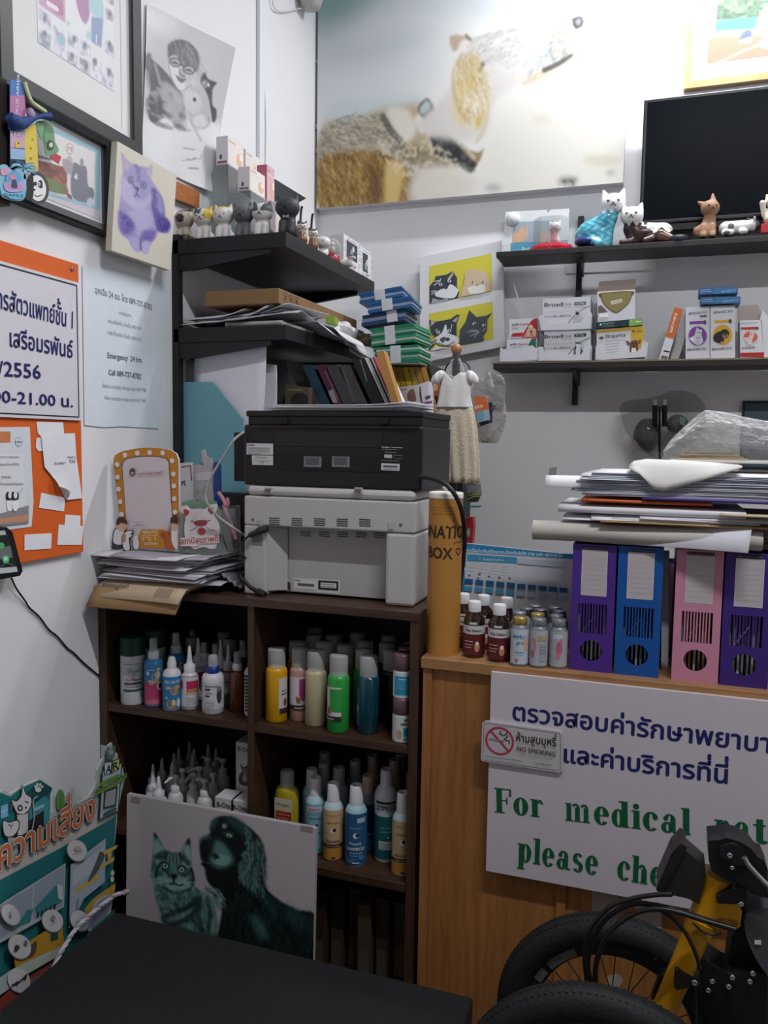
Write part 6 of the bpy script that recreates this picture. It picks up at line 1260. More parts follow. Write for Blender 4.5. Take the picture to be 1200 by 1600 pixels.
# ------------------------------------------------------------------ arched counter standee and its neighbour
fr = BW(1.775); z = zz(140,690,400,1200)
t = thing('arched_standee','orange arched pet station standee with cartoon vets on the paper stack','standee',(hit(*z(410,790)[0],fr).x,1.79,PZ))
out = z(170,770,215,545,172,160,172,130,185,95,240,68,350,47,430,43,520,48,590,62,625,85,645,130,650,545,650,795,170,790)
q = [(a,max(b,PZ)) for a,b in loc2(fr,out)]; mb = MB().prism(q,fr,.004,mat('#dcd9de',.4)); fl = Flat(mb,fr); OR = '#c98a2e'
fl.poly(z(215,545,172,160,172,130,185,95,240,68,350,47,430,43,520,48,590,62,622,85,640,130,645,600,600,640,640,660,640,770,230,700),OR)
fl.poly(z(270,640,232,180,240,140,270,118,350,105,430,103,500,106,555,118,575,140,578,180,608,640,500,780,300,720),'#5c4a2c').poly(z(272,650,238,182,247,144,276,124,352,111,430,109,500,112,550,123,570,146,572,182,603,650,500,780,300,720),'#d9d2d8')
for x,y in ((257,97),(346,83),(436,79),(529,82),(597,138),(608,234),(612,320),(614,412),(620,507),(204,165),(207,256),(215,342),(227,433),(237,524)): fl.ell(z(x,y)[0],3.6,4,'#ece4e4')
fl.ell(z(316,212)[0],4.5,4.5,'#6a4a48').ell(z(316,228)[0],4.6,3.6,'#57403e').ell(z(316,228)[0],2.4,2,'#d9b8a8').text('สถานีสุขภาพดี',z(362,243)[0],z(535,235)[0],'#b5555a',h=5,bold=.01)
fl.line(z(322,580,395,578),.8,'#9a949a').line(z(322,605,410,603),.9,'#9a949a')
fl.poly(z(372,650,385,632,545,632,560,680,610,690,610,765,370,765,365,690),OR,False).text('HEALTHY',z(393,662)[0],z(503,660)[0],'#f0e2d6',h=4.4,bold=.03).text('PET',z(393,712)[0],z(505,710)[0],'#e8c47a',h=9,bold=.02).text('STATION',z(403,745)[0],z(500,743)[0],'#f0e2d6',h=4.4,bold=.03)
# crouching vet with rabbit and dog
fl.poly(z(175,690,190,630,235,610,265,640,270,720,250,765,180,770),'#2a2a2e',True).poly(z(182,690,196,636,235,618,258,645,262,720,240,740,190,735),'#e6e4e8',True).ell(z(243,605)[0],8,9,'#dcae94').poly(z(203,590,215,550,250,543,280,570,282,595,240,585,220,600),'#4a322a',True).poly(z(172,745,200,735,250,770,180,775),'#3a3b40',True)
fl.poly(z(245,680,280,640,325,640,325,680,300,700,310,780,255,780),'#2e2e31',True).poly(z(250,682,283,646,318,645,320,676,295,698,302,772,262,772),'#e9e7e9',True).ell(z(262,690)[0],3,8,'#b8926a').ell(z(318,663)[0],1.6,1.6,'#222').ell(z(350,735)[0],4.5,9,'#e9e7e9').ell(z(343,695)[0],1.6,5,'#e9e7e9').ell(z(355,697)[0],1.6,5,'#e9e7e9')
fl.poly(z(520,655,545,645,600,640,608,665,590,690,560,690),'#b5602e',True).poly(z(560,690,600,690,640,740,640,772,575,772),'#b5602e',True).ell(z(548,668)[0],1,1.2,'#222').ell(z(585,664)[0],1,1.2,'#222')
fl.poly(z(605,690,610,625,645,615,648,770,615,740),'#e6e4e8',True).ell(z(630,605)[0],5,8,'#dcae94').poly(z(598,585,605,545,645,530,650,590,620,585),'#4a322a',True)
mb.build('printed_board',t)
x0,x1 = min(a for a,b in q),max(a for a,b in q); MB().box(x0+.02,x1-.02,1.779,1.82,PZ,PZ+.003,ACRYL).build('foot',t)
# acrylic holder with a round white animal front, bags and tools
fr = BW(1.765); z = zz(280,680,420,800); hx0,hx1 = hit(*z(10,900)[0],fr).x,hit(*z(395,900)[0],fr).x
t = thing('acrylic_holder','clear holder with a round white cartoon animal front on the paper stack','holder',((hx0+hx1)/2,1.80,PZ))
for a in ((hx0,hx1,1.766,1.768,PZ,PZ+.115),(hx0,hx1,1.85,1.852,PZ,PZ+.115),(hx0,hx0+.002,1.768,1.85,PZ,PZ+.115),(hx1-.002,hx1,1.768,1.85,PZ,PZ+.115)): MB().box(*a,ACRYL).build('clear_wall',t)
MB().box(hx0,hx1,1.766,1.852,PZ,PZ+.002,ACRYL).build('bottom',t)
mb = MB(); fl = Flat(mb,fr); body = z(45,810,60,720,20,690,20,640,60,630,100,660,180,655,230,660,280,620,335,620,330,680,310,720,350,790,358,880,340,960,320,1010,270,1015,235,1000,180,1005,140,1020,100,990,55,930)
q = crv(loc2(fr,body),3); mb.prism([(a,max(b,PZ+.001)) for a,b in q],fr,.003,mat('#dedadd',.4))
fl.poly(z(42,660,90,680,70,720,45,700),'#a5444c',True).poly(z(255,660,300,645,305,690,285,705),'#a5444c',True).poly(z(130,775,190,757,250,765,240,800,190,812,145,800),'#9c3f4e',True).ell(z(200,857)[0],6,6,'#c4564a').line(z(105,768,130,768),1.2,'#3a3436').line(z(252,762,280,762),1.2,'#3a3436').line(z(95,850,130,840,160,812),.8,'#77707a').line(z(240,812,270,840,310,850),.8,'#77707a').line(z(135,750,135,725,160,725),.6,'#99929a').line(z(220,725,245,750),.6,'#99929a')
fl.poly(z(15,915,200,905,360,890,362,960,200,965,180,990,20,990),'#e3d0d2').text('สถานีสุขภาพดี',z(20,975)[0],z(355,945)[0],'#a03a40',h=9,bold=.015); mb.build('animal_front',t)
def flatthing(name,label,cat,Y,out,th,m,art=None,base=None,curve=False):
    fr = BW(Y); q = loc2(fr,out); q = crv(q,3) if curve else q
    if base is not None: q = [(a,max(b,base)) for a,b in q]
    lo = min(b for a,b in q); t = thing(name,label,cat,(sum(a for a,b in q)/len(q),Y,lo)); mb = MB().prism(q,fr,th,m)
    if art: art(Flat(mb,fr))
    mb.build('panel',t); return t
flatthing('green_card','green die cut card inside the clear holder','card',1.79,z(30,1030,25,600,120,570,160,605,250,575,330,590,370,720,385,1030),.002,mat('#7d9c86',.5),None,PZ+.0025)
flatthing('corner_sign','small white card with a red corner line behind the clear holder','card',1.862,z(0,1030,5,250,120,240,125,1030),.002,mat('#c9c6cc',.5),lambda f: f.line(z(15,285,100,272,112,405),2,'#8f2a3a',curve=False).text('กี',z(22,450)[0],z(55,450)[0],'#2a2a2e',h=7,bold=.02),PZ)
flatthing('hang_card','pale card with a pointing tab standing behind the clear holder','card',1.875,z(125,1030,120,270,210,255,195,140,225,125,245,190,295,215,325,420,330,1030),.002,mat('#b9b2b4',.5),lambda f: f.ell(z(205,258)[0],2.5,1,'#4a4648').poly(z(145,340,320,318,325,395,150,410),'#d0ccd0'),PZ)
crumple('clear_bag','clear plastic bag of small blue and white things behind the animal holder',(-1.105,1.812,PZ+.085),(.036,.014,.075),BAG,12)
flatthing('blue_comb','blue plastic comb sticking up behind the clear holder','comb',1.868,z(310,1030,305,245,330,235,365,260,372,1030),.006,mat('#2b4a94',.35),None,PZ)
t = thing('pink_scissors','pink handled scissors standing in the clear bag by the grey printer','scissors',(-1.02,1.82,PZ)); PKM = mat('#c08a96',.4)
mb = MB(); q = [hit(*p,BW(1.81)) for p in z(350,510,385,560,410,620,400,640,430,720,470,820,505,930)]; q[-1].z = max(q[-1].z,PZ); mb.tube(smooth_curve(q,4),.0055,PKM,8); mb.build('blade_arm',t)
mb = MB(); q = [hit(*p,BW(1.822)) for p in z(425,560,435,610,415,680,425,760,445,860,455,950)]; q[-1].z = max(q[-1].z,PZ); mb.tube(smooth_curve(q,4),.0055,PKM,8); mb.build('blade_arm',t)
t = thing('wire_stand','clear plastic stand between the animal holder and the grey printer','stand',(-.995,1.84,PZ)); mb = MB()
for q in (z(365,840,535,630),z(535,630,545,900),z(465,640,535,630)): mb.tube([hit(*p,BW(1.85)) for p in q],.0018,mat('#b9b9bd',.2),6)
mb.tube([hit(*z(545,900)[0],BW(1.85)),Vector((hit(*z(545,900)[0],BW(1.85)).x,1.85,PZ-.02))],.0018,mat('#b9b9bd',.2),6); mb.build('rods',t)

# ================================================================== donation tube on the counter
CT = .92; tc = Vector((-.4555,1.772,CT)); tr = .0385
t = thing('donation_tube','tall kraft cardboard tube lettered as a donation box on the counter','tube',tc)
KT = mat('#b07a36',.6,noise=.06,scale=12)
MB().lathe([(tr,0),(tr,.362)],KT,40).build('tube',t,world=False)
MB().lathe([(tr+.0008,.356),(tr+.0008,.366),(tr-.001,.369),(tr-.003,.366),(tr-.003,.362),(0,.360)],mat('#d9d6cf',.5),40).build('lid',t,world=False)
mb = MB(); a0 = math.atan2(-1.772,.4555); INKB = mat('#2a2018',.7,noise=0)
mb.text('DONATION',(Vector((0,0,.268)),0,0,0),.040,INKB,-.008,0,'c',.03,.08,.0006,.165,0,(tr,a0)); mb.text('BOX',(Vector((0,0,.222)),0,0,0),.036,INKB,-.014,0,'c',.03,-.05,.0006,.062,-.03,(tr,a0))
hp = [(.034+.009*.9*16*math.sin(k)**3/16,.238+.009*(13*math.cos(k)-5*math.cos(2*k)-2*math.cos(3*k)-math.cos(4*k))/16) for k in np.linspace(0,6.28,26)]
mb.tube([(tr*1.012*math.cos(a0+x/tr),tr*1.012*math.sin(a0+x/tr),y) for x,y in hp],.0009,INKB,5)
for i in range(4): mb.ell((tr*1.01*math.cos(a0+(.022+i*.007)/tr),tr*1.01*math.sin(a0+(.022+i*.007)/tr),.257+.002*(i % 2)),(.0016,.0016,.002),INKB,6,4)
for i in range(3): mb.text('thank you for your kind support today',(Vector((0,0,.335-i*.007)),0,0,0),.004,mat('#7d5526',.7),-.005,0,'c',0,0,.0006,.06,0,(tr,a0))
mb.build('hand_lettering',t,world=False)

# ================================================================== hanging rack with the little dress
RY = 2.24; rx = at(712,600,Y=RY).x; z = zz(640,520,800,753); fz = BW(RY-.02)
t = thing('hanger_rack','grey display pole with a round wooden knob behind the printers','rack',(rx,RY,0))
zb = hit(*z(340,115)[0],fz).z
MB().tube([(rx,RY,.012),(rx,RY,zb-.01)],.011,mat('#5c5d60',.35,.6),16).build('pole',t); MB().ell((rx,RY,zb),(.0155,.0155,.0155),wood('turned_beech','#8a5630','#b07a48',(4,4,30)),24,14).build('knob',t)
MB().lathe([(.09,0),(.09,.008),(.02,.014)],mat('#3a3a3c',.5),24,(rx,RY,0)).build('foot',t)
for s,zz_ in ((1,.22),(1,.38),(-1,.30)): MB().tube([(rx,RY,zb-zz_),(rx+s*.06,RY+.03,zb-zz_+.0),(rx+s*.065,RY+.03,zb-zz_+.012)],.0022,mat('#77777a',.3,.8),6).build('hook',t)
t = thing('small_dress','small white dress with a beige lace skirt hanging on the grey pole','dress',(rx,RY-.035,hit(*z(400,1100)[0],fz).z))
rows = [(300,272,418),(318,262,428),(360,246,444),(400,236,450),(470,224,452),(520,214,460),(552,208,468)]; DC = Vector((0,RY-.028,0))
def loft(rows,dep,pl,amp,m,n=56,seed=1):
    mb = MB(); R_ = []
    for k,(y,a,b) in enumerate(rows):
        p,q = hit(*z(a,y)[0],fz),hit(*z(b,y)[0],fz); c = (p+q)/2; hw = (q-p).length/2; f = k/(len(rows)-1)
        R_.append([Vector((c.x+hw*math.cos(t_)*(1+amp*f*math.sin(pl*t_+seed)),RY-.034+dep*(.6+.5*f)*math.sin(t_)*(1+2.2*amp*f*math.sin(pl*t_+seed)),c.z)) for t_ in [2*math.pi*i/n for i in range(n)]])
    mb.add([p for r_ in R_ for p in r_],[(k*n+i,k*n+(i+1) % n,(k+1)*n+(i+1) % n,(k+1)*n+i) for k in range(len(R_)-1) for i in range(n)][::1],m,True); return mb
def itp(a,n=10):
    out = []
    for (y0,l0,r0),(y1,l1,r1) in zip(a,a[1:]): out += [(y0+(y1-y0)*k/n,l0+(l1-l0)*k/n,r0+(r1-r0)*k/n) for k in range(n)]
    return out+[a[-1]]
mb = loft(itp(rows,3),.021,7,.05,mat('#d8d6d4',.85,noise=.06,scale=60,bump=.4)); zt_ = max(v[2] for v in mb.v)
mb.v = [(x,y,zz_-.020*max(0,1-abs(x-rx)/.022)**1.2*max(0,1-(zt_-zz_)/.03)*(1 if y < RY-.03 else .4)) for x,y,zz_ in mb.v]; mb.build('bodice',t,solid=.001)
loft(itp([(552,206,470),(600,206,482),(700,214,500),(900,232,514),(1100,255,518)],4),.026,11,.07,mat('#c9bba8',.95,noise=.25,scale=160,bump=.8),110,2).build('lace_skirt',t,solid=.001)
for xs in ((178,265),(430,508)):
    a,b = hit(*z(xs[0],330)[0],fz),hit(*z(xs[1],330)[0],fz); c = (a+b)/2; mb = MB(); vs = []; N = 24; hw = (b-a).length/2
    for j in range(9):
        t_ = math.pi*j/8
        for i in range(N): g = 2*math.pi*i/N; w = 1+.22*math.sin(6*g)*math.sin(t_); vs.append((c.x+hw*math.sin(t_)*math.cos(g)*w,RY-.034+.018*math.sin(t_)*math.sin(g)*w,c.z-.017*math.cos(t_)+(abs(c.x-rx)-abs(c.x+hw*math.sin(t_)*math.cos(g)-rx))*.55))
    mb.add(vs,[(j*N+i,j*N+(i+1) % N,(j+1)*N+(i+1) % N,(j+1)*N+i) for j in range(8) for i in range(N)],mat('#dedcda',.85,noise=.06,scale=60,bump=.4),True); mb.build('puff_sleeve',t)
mb = MB()
for q in (z(268,300,290,240,315,195),z(285,300,305,240,322,190),z(385,300,375,240,360,190),z(400,300,385,230,365,185)): mb.tube(smooth_curve([hit(*p,BW(RY-.022)) for p in q],4),.0012,mat('#c9c7c4',.6),5)
mb.build('straps',t)
mb = MB()
for s in (-1,1): mb.tube(smooth_curve([(rx,RY+.012,zb-.03),(rx+s*.022,RY+.016,zb-.035),(rx+s*.036,RY+.018,zb-.055),(rx+s*.040,RY+.018,zb-.10)],5),.0022,mat('#232325',.6),6)
tag(_rebase(mb,'hair_loop',Vector((rx,RY,zb-.1))),'black cord loops hung over the pole behind the dress','cord')
flatthing('snack_packet','orange and pale blue snack packet hanging right of the dress','packet',RY+.05,z(470,470,555,468,575,520,590,640,500,660),.008,mat('#c96a3a',.4),lambda f: f.poly(z(498,590,580,560,590,640,500,658),'#8fb3c2').text('ete',z(482,560)[0],z(540,545)[0],'#e6ded8',h=6,bold=.02).ell(z(520,610)[0],6,8,'#6a9db2'))
flatthing('dark_packet','dark blue packet hanging behind the orange one','packet',RY+.07,z(520,520,605,510,605,660,510,690),.008,mat('#1f3a54',.4),lambda f: f.line(z(575,520,630,540,605,580),1.5,'#2a2a2e',curve=False))
crumple('clear_bag','large clear plastic bag hanging behind the snack packets',(hit(*z(560,480)[0],BW(RY+.10)).x,RY+.13,hit(*z(560,560)[0],BW(RY+.12)).z),(.055,.03,.10),BAG,21)
flatthing('brown_packet','small brown packet half hidden left of the dress','packet',RY+.03,z(165,365,215,355,220,470,180,465),.008,mat('#8a5a3a',.5),lambda f: f.ell(z(190,400)[0],4,6,'#c9a080'))
flatthing('picture_packet','small packet with a green and black picture below the dress hem','packet',RY+.05,z(418,1115,520,1110,530,1180,500,1245,430,1250),.006,mat('#7d8488',.4),lambda f: f.poly(z(420,1190,530,1180,505,1240,430,1245),'#2e3426').line(z(420,1200,470,1190,525,1185),1.5,'#a3a84c',True).line(z(425,1225,470,1205,520,1200),1,'#c9cf8c',True))
flatthing('teal_card','narrow teal card hanging under the picture packet','card',RY+.045,z(405,1285,400,1275,528,1270,520,1285),.003,mat('#3a8494',.5))
flatthing('red_box','small red box behind the donation tube','box',RY+.05,z(400,1560,400,1365,465,1355,470,1420,458,1560),.03,mat('#a0202c',.45),lambda f: f.poly(z(408,1440,445,1440,445,1500,408,1500),'#7c8a70').line(z(415,1480,440,1460),1.2,'#d6d8c8'))
flatthing('grey_can','dark metal can between the dress hem and the donation tube','can',RY-.03,z(255,1200,255,1105,390,1105,390,1200),.05,mat('#4a4b4e',.3,.6),lambda f: f.line(z(300,1105,300,1200),3,'#2c2d30').line(z(345,1105,345,1200),3,'#7a7b7e'))
# ================================================================== document boxes on the counter
def doc_box(label,x0,col,dark,cont):
    w,h,d,th = .089,.272,.235,.003; t = thing('document_box',label,'document box',(x0+w/2,1.735,CT)); m = mat(col,.45); md = mat(dark,.5)
    F = (Vector((-w/2,0,0)),Vector((1,0,0)),Vector((0,0,1)),Vector((0,-1,0))); mb = MB(); s0,s1,v0,v1 = w*.17,w*.83,h*.30,h*.535
    cx,cz,rr = w*.5,h*.165,.0225; n = 32
    def edge(a):
        c,s = math.cos(a),math.sin(a); k = min((w/2)/abs(c) if abs(c) > 1e-6 else 9,((v0-cz) if s > 0 else cz)/abs(s) if abs(s) > 1e-6 else 9); return (cx+c*k,cz+s*k)
    A = sorted(set([2*math.pi*i/n for i in range(n)]+[math.atan2(sz,sx) % (2*math.pi) for sx in (-w/2,w/2) for sz in (v0-cz,-cz)]))
    for y,sg in ((0,1),(th,-1)):
        vs = [Vector((-w/2+cx+rr*math.cos(a),y,cz+rr*math.sin(a))) for a in A]+[Vector((-w/2+e[0],y,e[1])) for e in map(edge,A)]; N = len(A)
        mb.add(vs,[((i,N+i,N+(i+1) % N,(i+1) % N) if sg > 0 else ((i+1) % N,N+(i+1) % N,N+i,i)) for i in range(N)],m)
    vs = [Vector((-w/2+cx+rr*math.cos(a),y,cz+rr*math.sin(a))) for y in (0,th) for a in A]; mb.add(vs,[(i,(i+1) % N,N+(i+1) % N,N+i) for i in range(N)],md)
    mb.box(-w/2,w/2,0,th,v1,h,m); mb.box(-w/2,-w/2+s0,0,th,v0,v1,m); mb.box(-w/2+s1,w/2,0,th,v0,v1,m); k = 10; st = (s1-s0)/k
    for i in range(1,k): mb.box(-w/2+s0+i*st-.0013,-w/2+s0+i*st+.0013,0,th,v0,v1,m)
    mb.build('front_panel',t,world=False)
    for x in (-w/2,w/2-th): MB().prism([(0,0),(-d,0),(-d,h),(-d*.35,h),(0,h)],(Vector((x+th,th,0)),Vector((0,-1,0)),Vector((0,0,1)),Vector((1,0,0))),th,m).build('side_panel',t,world=False)
    MB().box(-w/2+th,w/2-th,d,d+th,0,h,m).build('rear_panel',t,world=False); MB().box(-w/2+th,w/2-th,th,d,0,th,m).build('bottom',t,world=False)
    mb = MB(); fl = Flat(mb,F,True); fl.poly([(w*.22,h*.60),(w*.80,h*.60),(w*.80,h*.955),(w*.22,h*.955)],'#b9b0b4').line([(w*.22,h*.955),(w*.80,h*.955),(w*.80,h*.60),(w*.22,h*.60)],.0008,'#d9d6da',closed=True).poly([(w*.22,h*.962),(w*.80,h*.962),(w*.80,h*.985),(w*.22,h*.985)],'#25232e').text('Plastic Document Boxes',(w*.25,h*.968),(w*.77,h*.968),'#a9a6b2',h=.0022)
    for i in range(7): fl.line([(w*.26,h*(.65+i*.04)),(w*.76,h*(.65+i*.04))],.0004,'#a39a9e')
    mb.build('card_label',t,world=False)
    r = random.Random(x0)
    for i in range(9): MB().box(-w/2+.006+i*.0088,-w/2+.006+i*.0088+.004,.012+r.random()*.02,d-.01,th+.0004,h*(.55+.3*r.random()),mat(cont[i % len(cont)],.7)).build('paper_insert',t,world=False)
    mb = MB(); mb.prism([(-.004,-.0008),(.048,-.0008),(.048,.0008),(-.004,.0008)],(Vector((-.02,.009,h*.30)),Vector((.55,0,.83)),Vector((-.83,0,.55)),Vector((0,-1,0))),.003,mat(cont[0],.7)); mb.build('slanted_sheet',t,world=False)
    return t
doc_box('purple plastic document box next to the metal cans',-.1665,'#4a2a86','#33205e',['#8d8a92','#b5b2b8','#77747c'])
doc_box('blue plastic document box between the purple and the pink one',-.0735,'#14509a','#0f3a72',['#5a7a9e','#8d97a6','#4a5a72'])
doc_box('pink plastic document box on the counter',.0405,'#c4839c','#9a6076',['#a8733a','#9a8f8a','#8a7a74'])
doc_box('dark purple plastic document box at the end of the row',.1325,'#3d2474','#2a1a52',['#c9c7cc','#b5b2b8','#9d9aa2'])
# behind them: one more paper edge between blue and pink
upright('paper_sheet','white papers standing in the gap between the blue and pink boxes',[(1034,860),(1046,860),(1044,1050),(1033,1048)],1.80,PAPER)

# ------------------------------------------------------------------ papers heaped on the boxes
PT = CT+.2738
cyl = MB(); xr0,xr1 = at(834,825,Y=1.745).x,at(1190,848,Y=1.745).x
def rollp(u,v): a = 2*math.pi*v; return Vector((xr0+(xr1-xr0)*u,1.742+.024*math.cos(a),PT+.0222+.0212*math.sin(a)+.001*math.sin(9*u)))
cyl.grid(rollp,16,24,mat('#b5b0aa',.7,noise=.12,scale=14)); q = [rollp(0,j/24) for j in range(24)]; cyl.add(q,[tuple(range(23,-1,-1))],mat('#8d8884',.8)); q = [rollp(1,j/24) for j in range(24)]; cyl.add(q,[tuple(range(24))],mat('#8d8884',.8))
tag(_rebase(cyl,'paper_roll',Vector(((xr0+xr1)/2,1.742,PT))),'long pale paper roll lying across the document boxes','paper roll')
r = random.Random(9); z0 = PT+.0005
for i in range(6): sheet('loose_paper','grey papers under the heap behind the paper roll','paper',(.03+r.uniform(-.02,.02),1.885+r.uniform(-.01,.01),z0+.003+.0075*i),.42,.215,r.uniform(-.03,.03),mat('#a9a6a8',.7),.0008,.0015,80+i,0,0,'papers under the counter heap')
ZB = PT+.049
def hsheet(label,xa,xb,zz_,w_d,m,seed,name='loose_paper',rz=0.,front=0.,th=.0016,curl=0.,cat='paper',group=None,y=1.84): return sheet(name,label,cat,((xa+xb)/2,y,zz_),xb-xa,w_d,rz,m,th,.0007,seed,curl,front,group)
hsheet('brown kraft envelope sandwiched low in the counter heap',-.115,.25,ZB,.25,KR,1,'kraft_envelope',.03,0,.003,0,'envelope')
hsheet('white sheet sagging over the paper roll at the front of the heap',-.02,.20,ZB+.004,.27,mat('#c9c8d0',.7),2,'loose_paper',-.22,.05,.0012,0)
for i in range(5): hsheet('white sheets spread low in the counter heap',-.19+.05*i,.10+.045*i,ZB+.008+.0028*i,.23,[PP[0],PP[2],PP[4]][i % 3],90+i,'loose_paper',r.uniform(-.12,.10),.008,.0012,0,'paper','white sheets low in the heap')
hsheet('thick folded white newsprint roll in the middle of the heap',-.20,.165,ZB+.026,.22,mat('#d5d3da',.6),5,'folded_paper',0,.004,.013,0)
hsheet('small brown envelope end at the picture edge of the heap',.12,.36,ZB+.024,.2,KR2,6,'kraft_envelope',-.05,0,.004,0,'envelope',None,1.80)
hsheet('orange folder in the middle of the counter heap',-.155,.10,ZB+.042,.22,mat('#c05a20',.5),7,'folder',.02,0,.006,0,'folder')
hsheet('purple folder in the middle of the counter heap',-.03,.36,ZB+.050,.23,mat('#4b3a82',.5),8,'folder',-.01,0,.007,0,'folder')
for i in range(15): hsheet('white papers in the upper half of the counter heap',-.17+r.uniform(-.012,.03)+.002*i,.25+r.uniform(-.02,.06),ZB+.058+.0032*i,.22,[PP[0],mat('#b9bcd0',.7),PP[2],mat('#a9b4c4',.7)][i % 4],100+i,'loose_paper',r.uniform(-.05,.05),.004,.0014,0,'paper','papers in the upper heap')
hsheet('white torn sheet sticking out at the left end of the heap',-.235,-.06,ZB+.088,.10,PP[2],120,'loose_paper',.12,.02,.0014,0,'paper',None,1.79).__setitem__('label','small white torn sheet poking out of the heap towards the wall poster')
# large curling card on top
fr = BW(1.80); z = zz(780,600,1200,1200); ZT = ZB+.110
fy = BW(1.722); mb = MB(); xa,xb = at(985,725,Y=1.74).x,at(1160,728,Y=1.74).x
top = loc2(fy,[(982,728),(990,721),(1010,718),(1060,720),(1110,723),(1160,728)]); bot_ = loc2(fy,[(984,733),(1000,742),(1022,764),(1036,768),(1100,750),(1160,731)])
CD = mat('#d3d1cd',.55); vs = []
for j in range(9):
    for (a_,b_),(c_,d_) in zip(top,bot_):
        if j < 4: k_ = j/4; vs.append(Vector((a_,1.95-(1.95-1.745)*k_,ZT+.006*(1-k_)+(b_-ZT)*k_)))
        else: k_ = (j-4)/4; vs.append(Vector((a_+(c_-a_)*k_,1.745-.022*math.sin(k_*1.57)-.002,b_+(d_-b_)*k_)))
mb.add(vs,[(j*6+i,j*6+i+1,(j+1)*6+i+1,(j+1)*6+i) for j in range(8) for i in range(5)],CD,True)
o = _rebase(mb,'curled_card',Vector((.05,1.83,ZT))); q = o.modifiers.new('thickness','SOLIDIFY'); q.thickness = .001; tag(o,'large white card with a drooping corner on top of the counter heap','card')
t = thing('bagged_tray','clear plastic wrapped tray of brown papers topmost on the counter heap','bag',(.16,1.88,ZT+.016))
MB().box(.02,.36,1.80,1.97,ZT+.014,ZT+.020,mat('#c9c7c2',.4)).build('tray',t,bevel=.002)
for i in range(4): MB().box(.035+.004*i,.17-.008*i,1.805+.002*i,1.95,ZT+.0205+.004*i,ZT+.0238+.004*i,mat(['#b5a48a','#9a8468','#c9bba4','#8d7a60'][i],.7)).build('brown_paper',t)
rr = random.Random(31); k = [(rr.randint(2,7),rr.uniform(0,6),rr.uniform(.04,.09)) for _ in range(6)]; mb = MB()
def bagf(u,v):
    a = 2*math.pi*u; n = sum(c*math.sin(q*a+p+6*v) for q,p,c in k); x = .005+.40*v; h = .008+.062*min(1,v*5)**.7*(1+.12*math.sin(9*v)); w = .085+.01*math.sin(8*v); c = ZT+.018+h*.5
    return Vector((x+.02*n*.3,1.885+w*math.cos(a)*(1+n*.4),max(ZT+.0125,c+(h*.62+.010)*math.sin(a)*(1+n))))
mb.grid(bagf,44,30,BAG,False); mb.build('clear_wrap',t)

# ------------------------------------------------------------------ bag of bulbs on the wall, dark frame behind
fr = BW(3.06); z = zz(780,600,1200,1200); t = thing('feeder_bag','clear bag with two grey bulb feeders hanging on the back wall','bag',hit(*z(700,330)[0],fr))
def bulb(c,rx,rz,m,name):
    p = hit(*z(*c)[0],fr); MB().ell((p.x,3.05,p.z),(rx,rx,rz),m,20,14).build(name,t)
bulb((660,230),.048,.062,mat('#7d7d82',.15,noise=.1,coat=.6),'bulb'); bulb((795,180),.038,.034,mat('#8a888e',.2,noise=.1,coat=.6),'bulb')
for x in (695,738): p0,p1,p2 = [hit(*z(x,y)[0],BW(3.02)) for y in (190,95,70)]; MB().tube([p0,p1],.009,mat('#1f2a28',.3),12).tube([p1,p2],.008,mat('#c9cac9',.4),12).build('nozzle',t)
MB().prism(loc2(BW(2.999),z(806,145,830,150,828,185,806,180)),BW(2.999),.001,mat('#9cc4b8',.5)).build('green_tag',t)
MB().tube([hit(*z(715,100)[0],BW(3.0)),hit(*z(717,335)[0],BW(3.0))],.004,mat('#22262a',.4),8).build('straw',t)
MB().ell(hit(*z(898,160)[0],BW(3.08)),(.020,.02,.016),mat('#a8823a',.4),14,8).build('yellow_part',t)
mb = MB(); out = [(540,90),(600,70),(690,60),(770,30),(870,40),(925,110),(900,180),(850,230),(760,270),(720,335),(640,300),(570,220),(545,150)]; qf = crv(loc2(BW(3.06),[z(*p)[0] for p in out]),4); cx = sum(p[0] for p in qf)/len(qf); cz_ = sum(p[1] for p in qf)/len(qf); rr = random.Random(2); vs = []; n = len(qf)
RI = [(1,3.07),(.92,3.015),(.7,2.975),(.35,2.965),(0.02,2.97)]
for s,y in RI: vs += [Vector((cx+(a-cx)*s,y+rr.uniform(-.010,.010),cz_+(b-cz_)*s)) for a,b in qf]
mb.add(vs,[(j*n+i,j*n+(i+1) % n,(j+1)*n+(i+1) % n,(j+1)*n+i) for j in range(len(RI)-1) for i in range(n)],BAG,False); mb.build('clear_bag',t)
f1 = BW(YB-.012); q = loc2(f1,z(1088,145,1088,75)); t = thing('framed_picture','small dark framed picture low on the back wall behind the bagged tray','picture',(q[0][0]+.12,YB,q[0][1]-.12)); fq = BW(YB,(q[1][0],q[1][1]-.24))
rails(fq,.30,.24,.008,.012,mat('#17181a',.4)).build('frame',t); rect(fq,.007,.293,.007,.233,.001,.006,mat('#3f5560',.5,noise=.4,scale=12)).build('print',t)
flatthing('paper_scrap','small grey scrap of tape stuck on the bare back wall','scrap',YB-.002,z(225,375,258,370,255,400,232,445,218,425),.001,mat('#a9a7a4',.6))
flatthing('light_leak_strip','white strip painted for light leaking behind the upper shelf','paper',YB-.002,[(884,412),(1065,403),(1060,420),(884,427)],.001,mat('#dcdde0',.6))  # white strip stands in for tube light falling through the gap behind the shelf
flatthing('light_leak_strip','shorter white strip painted for leaked light at the picture edge under the upper shelf','paper',YB-.002,[(1087,413),(1180,405),(1160,413),(1098,418)],.001,mat('#dcdde0',.6))  # the same leaked tube light, drawn as a second white strip

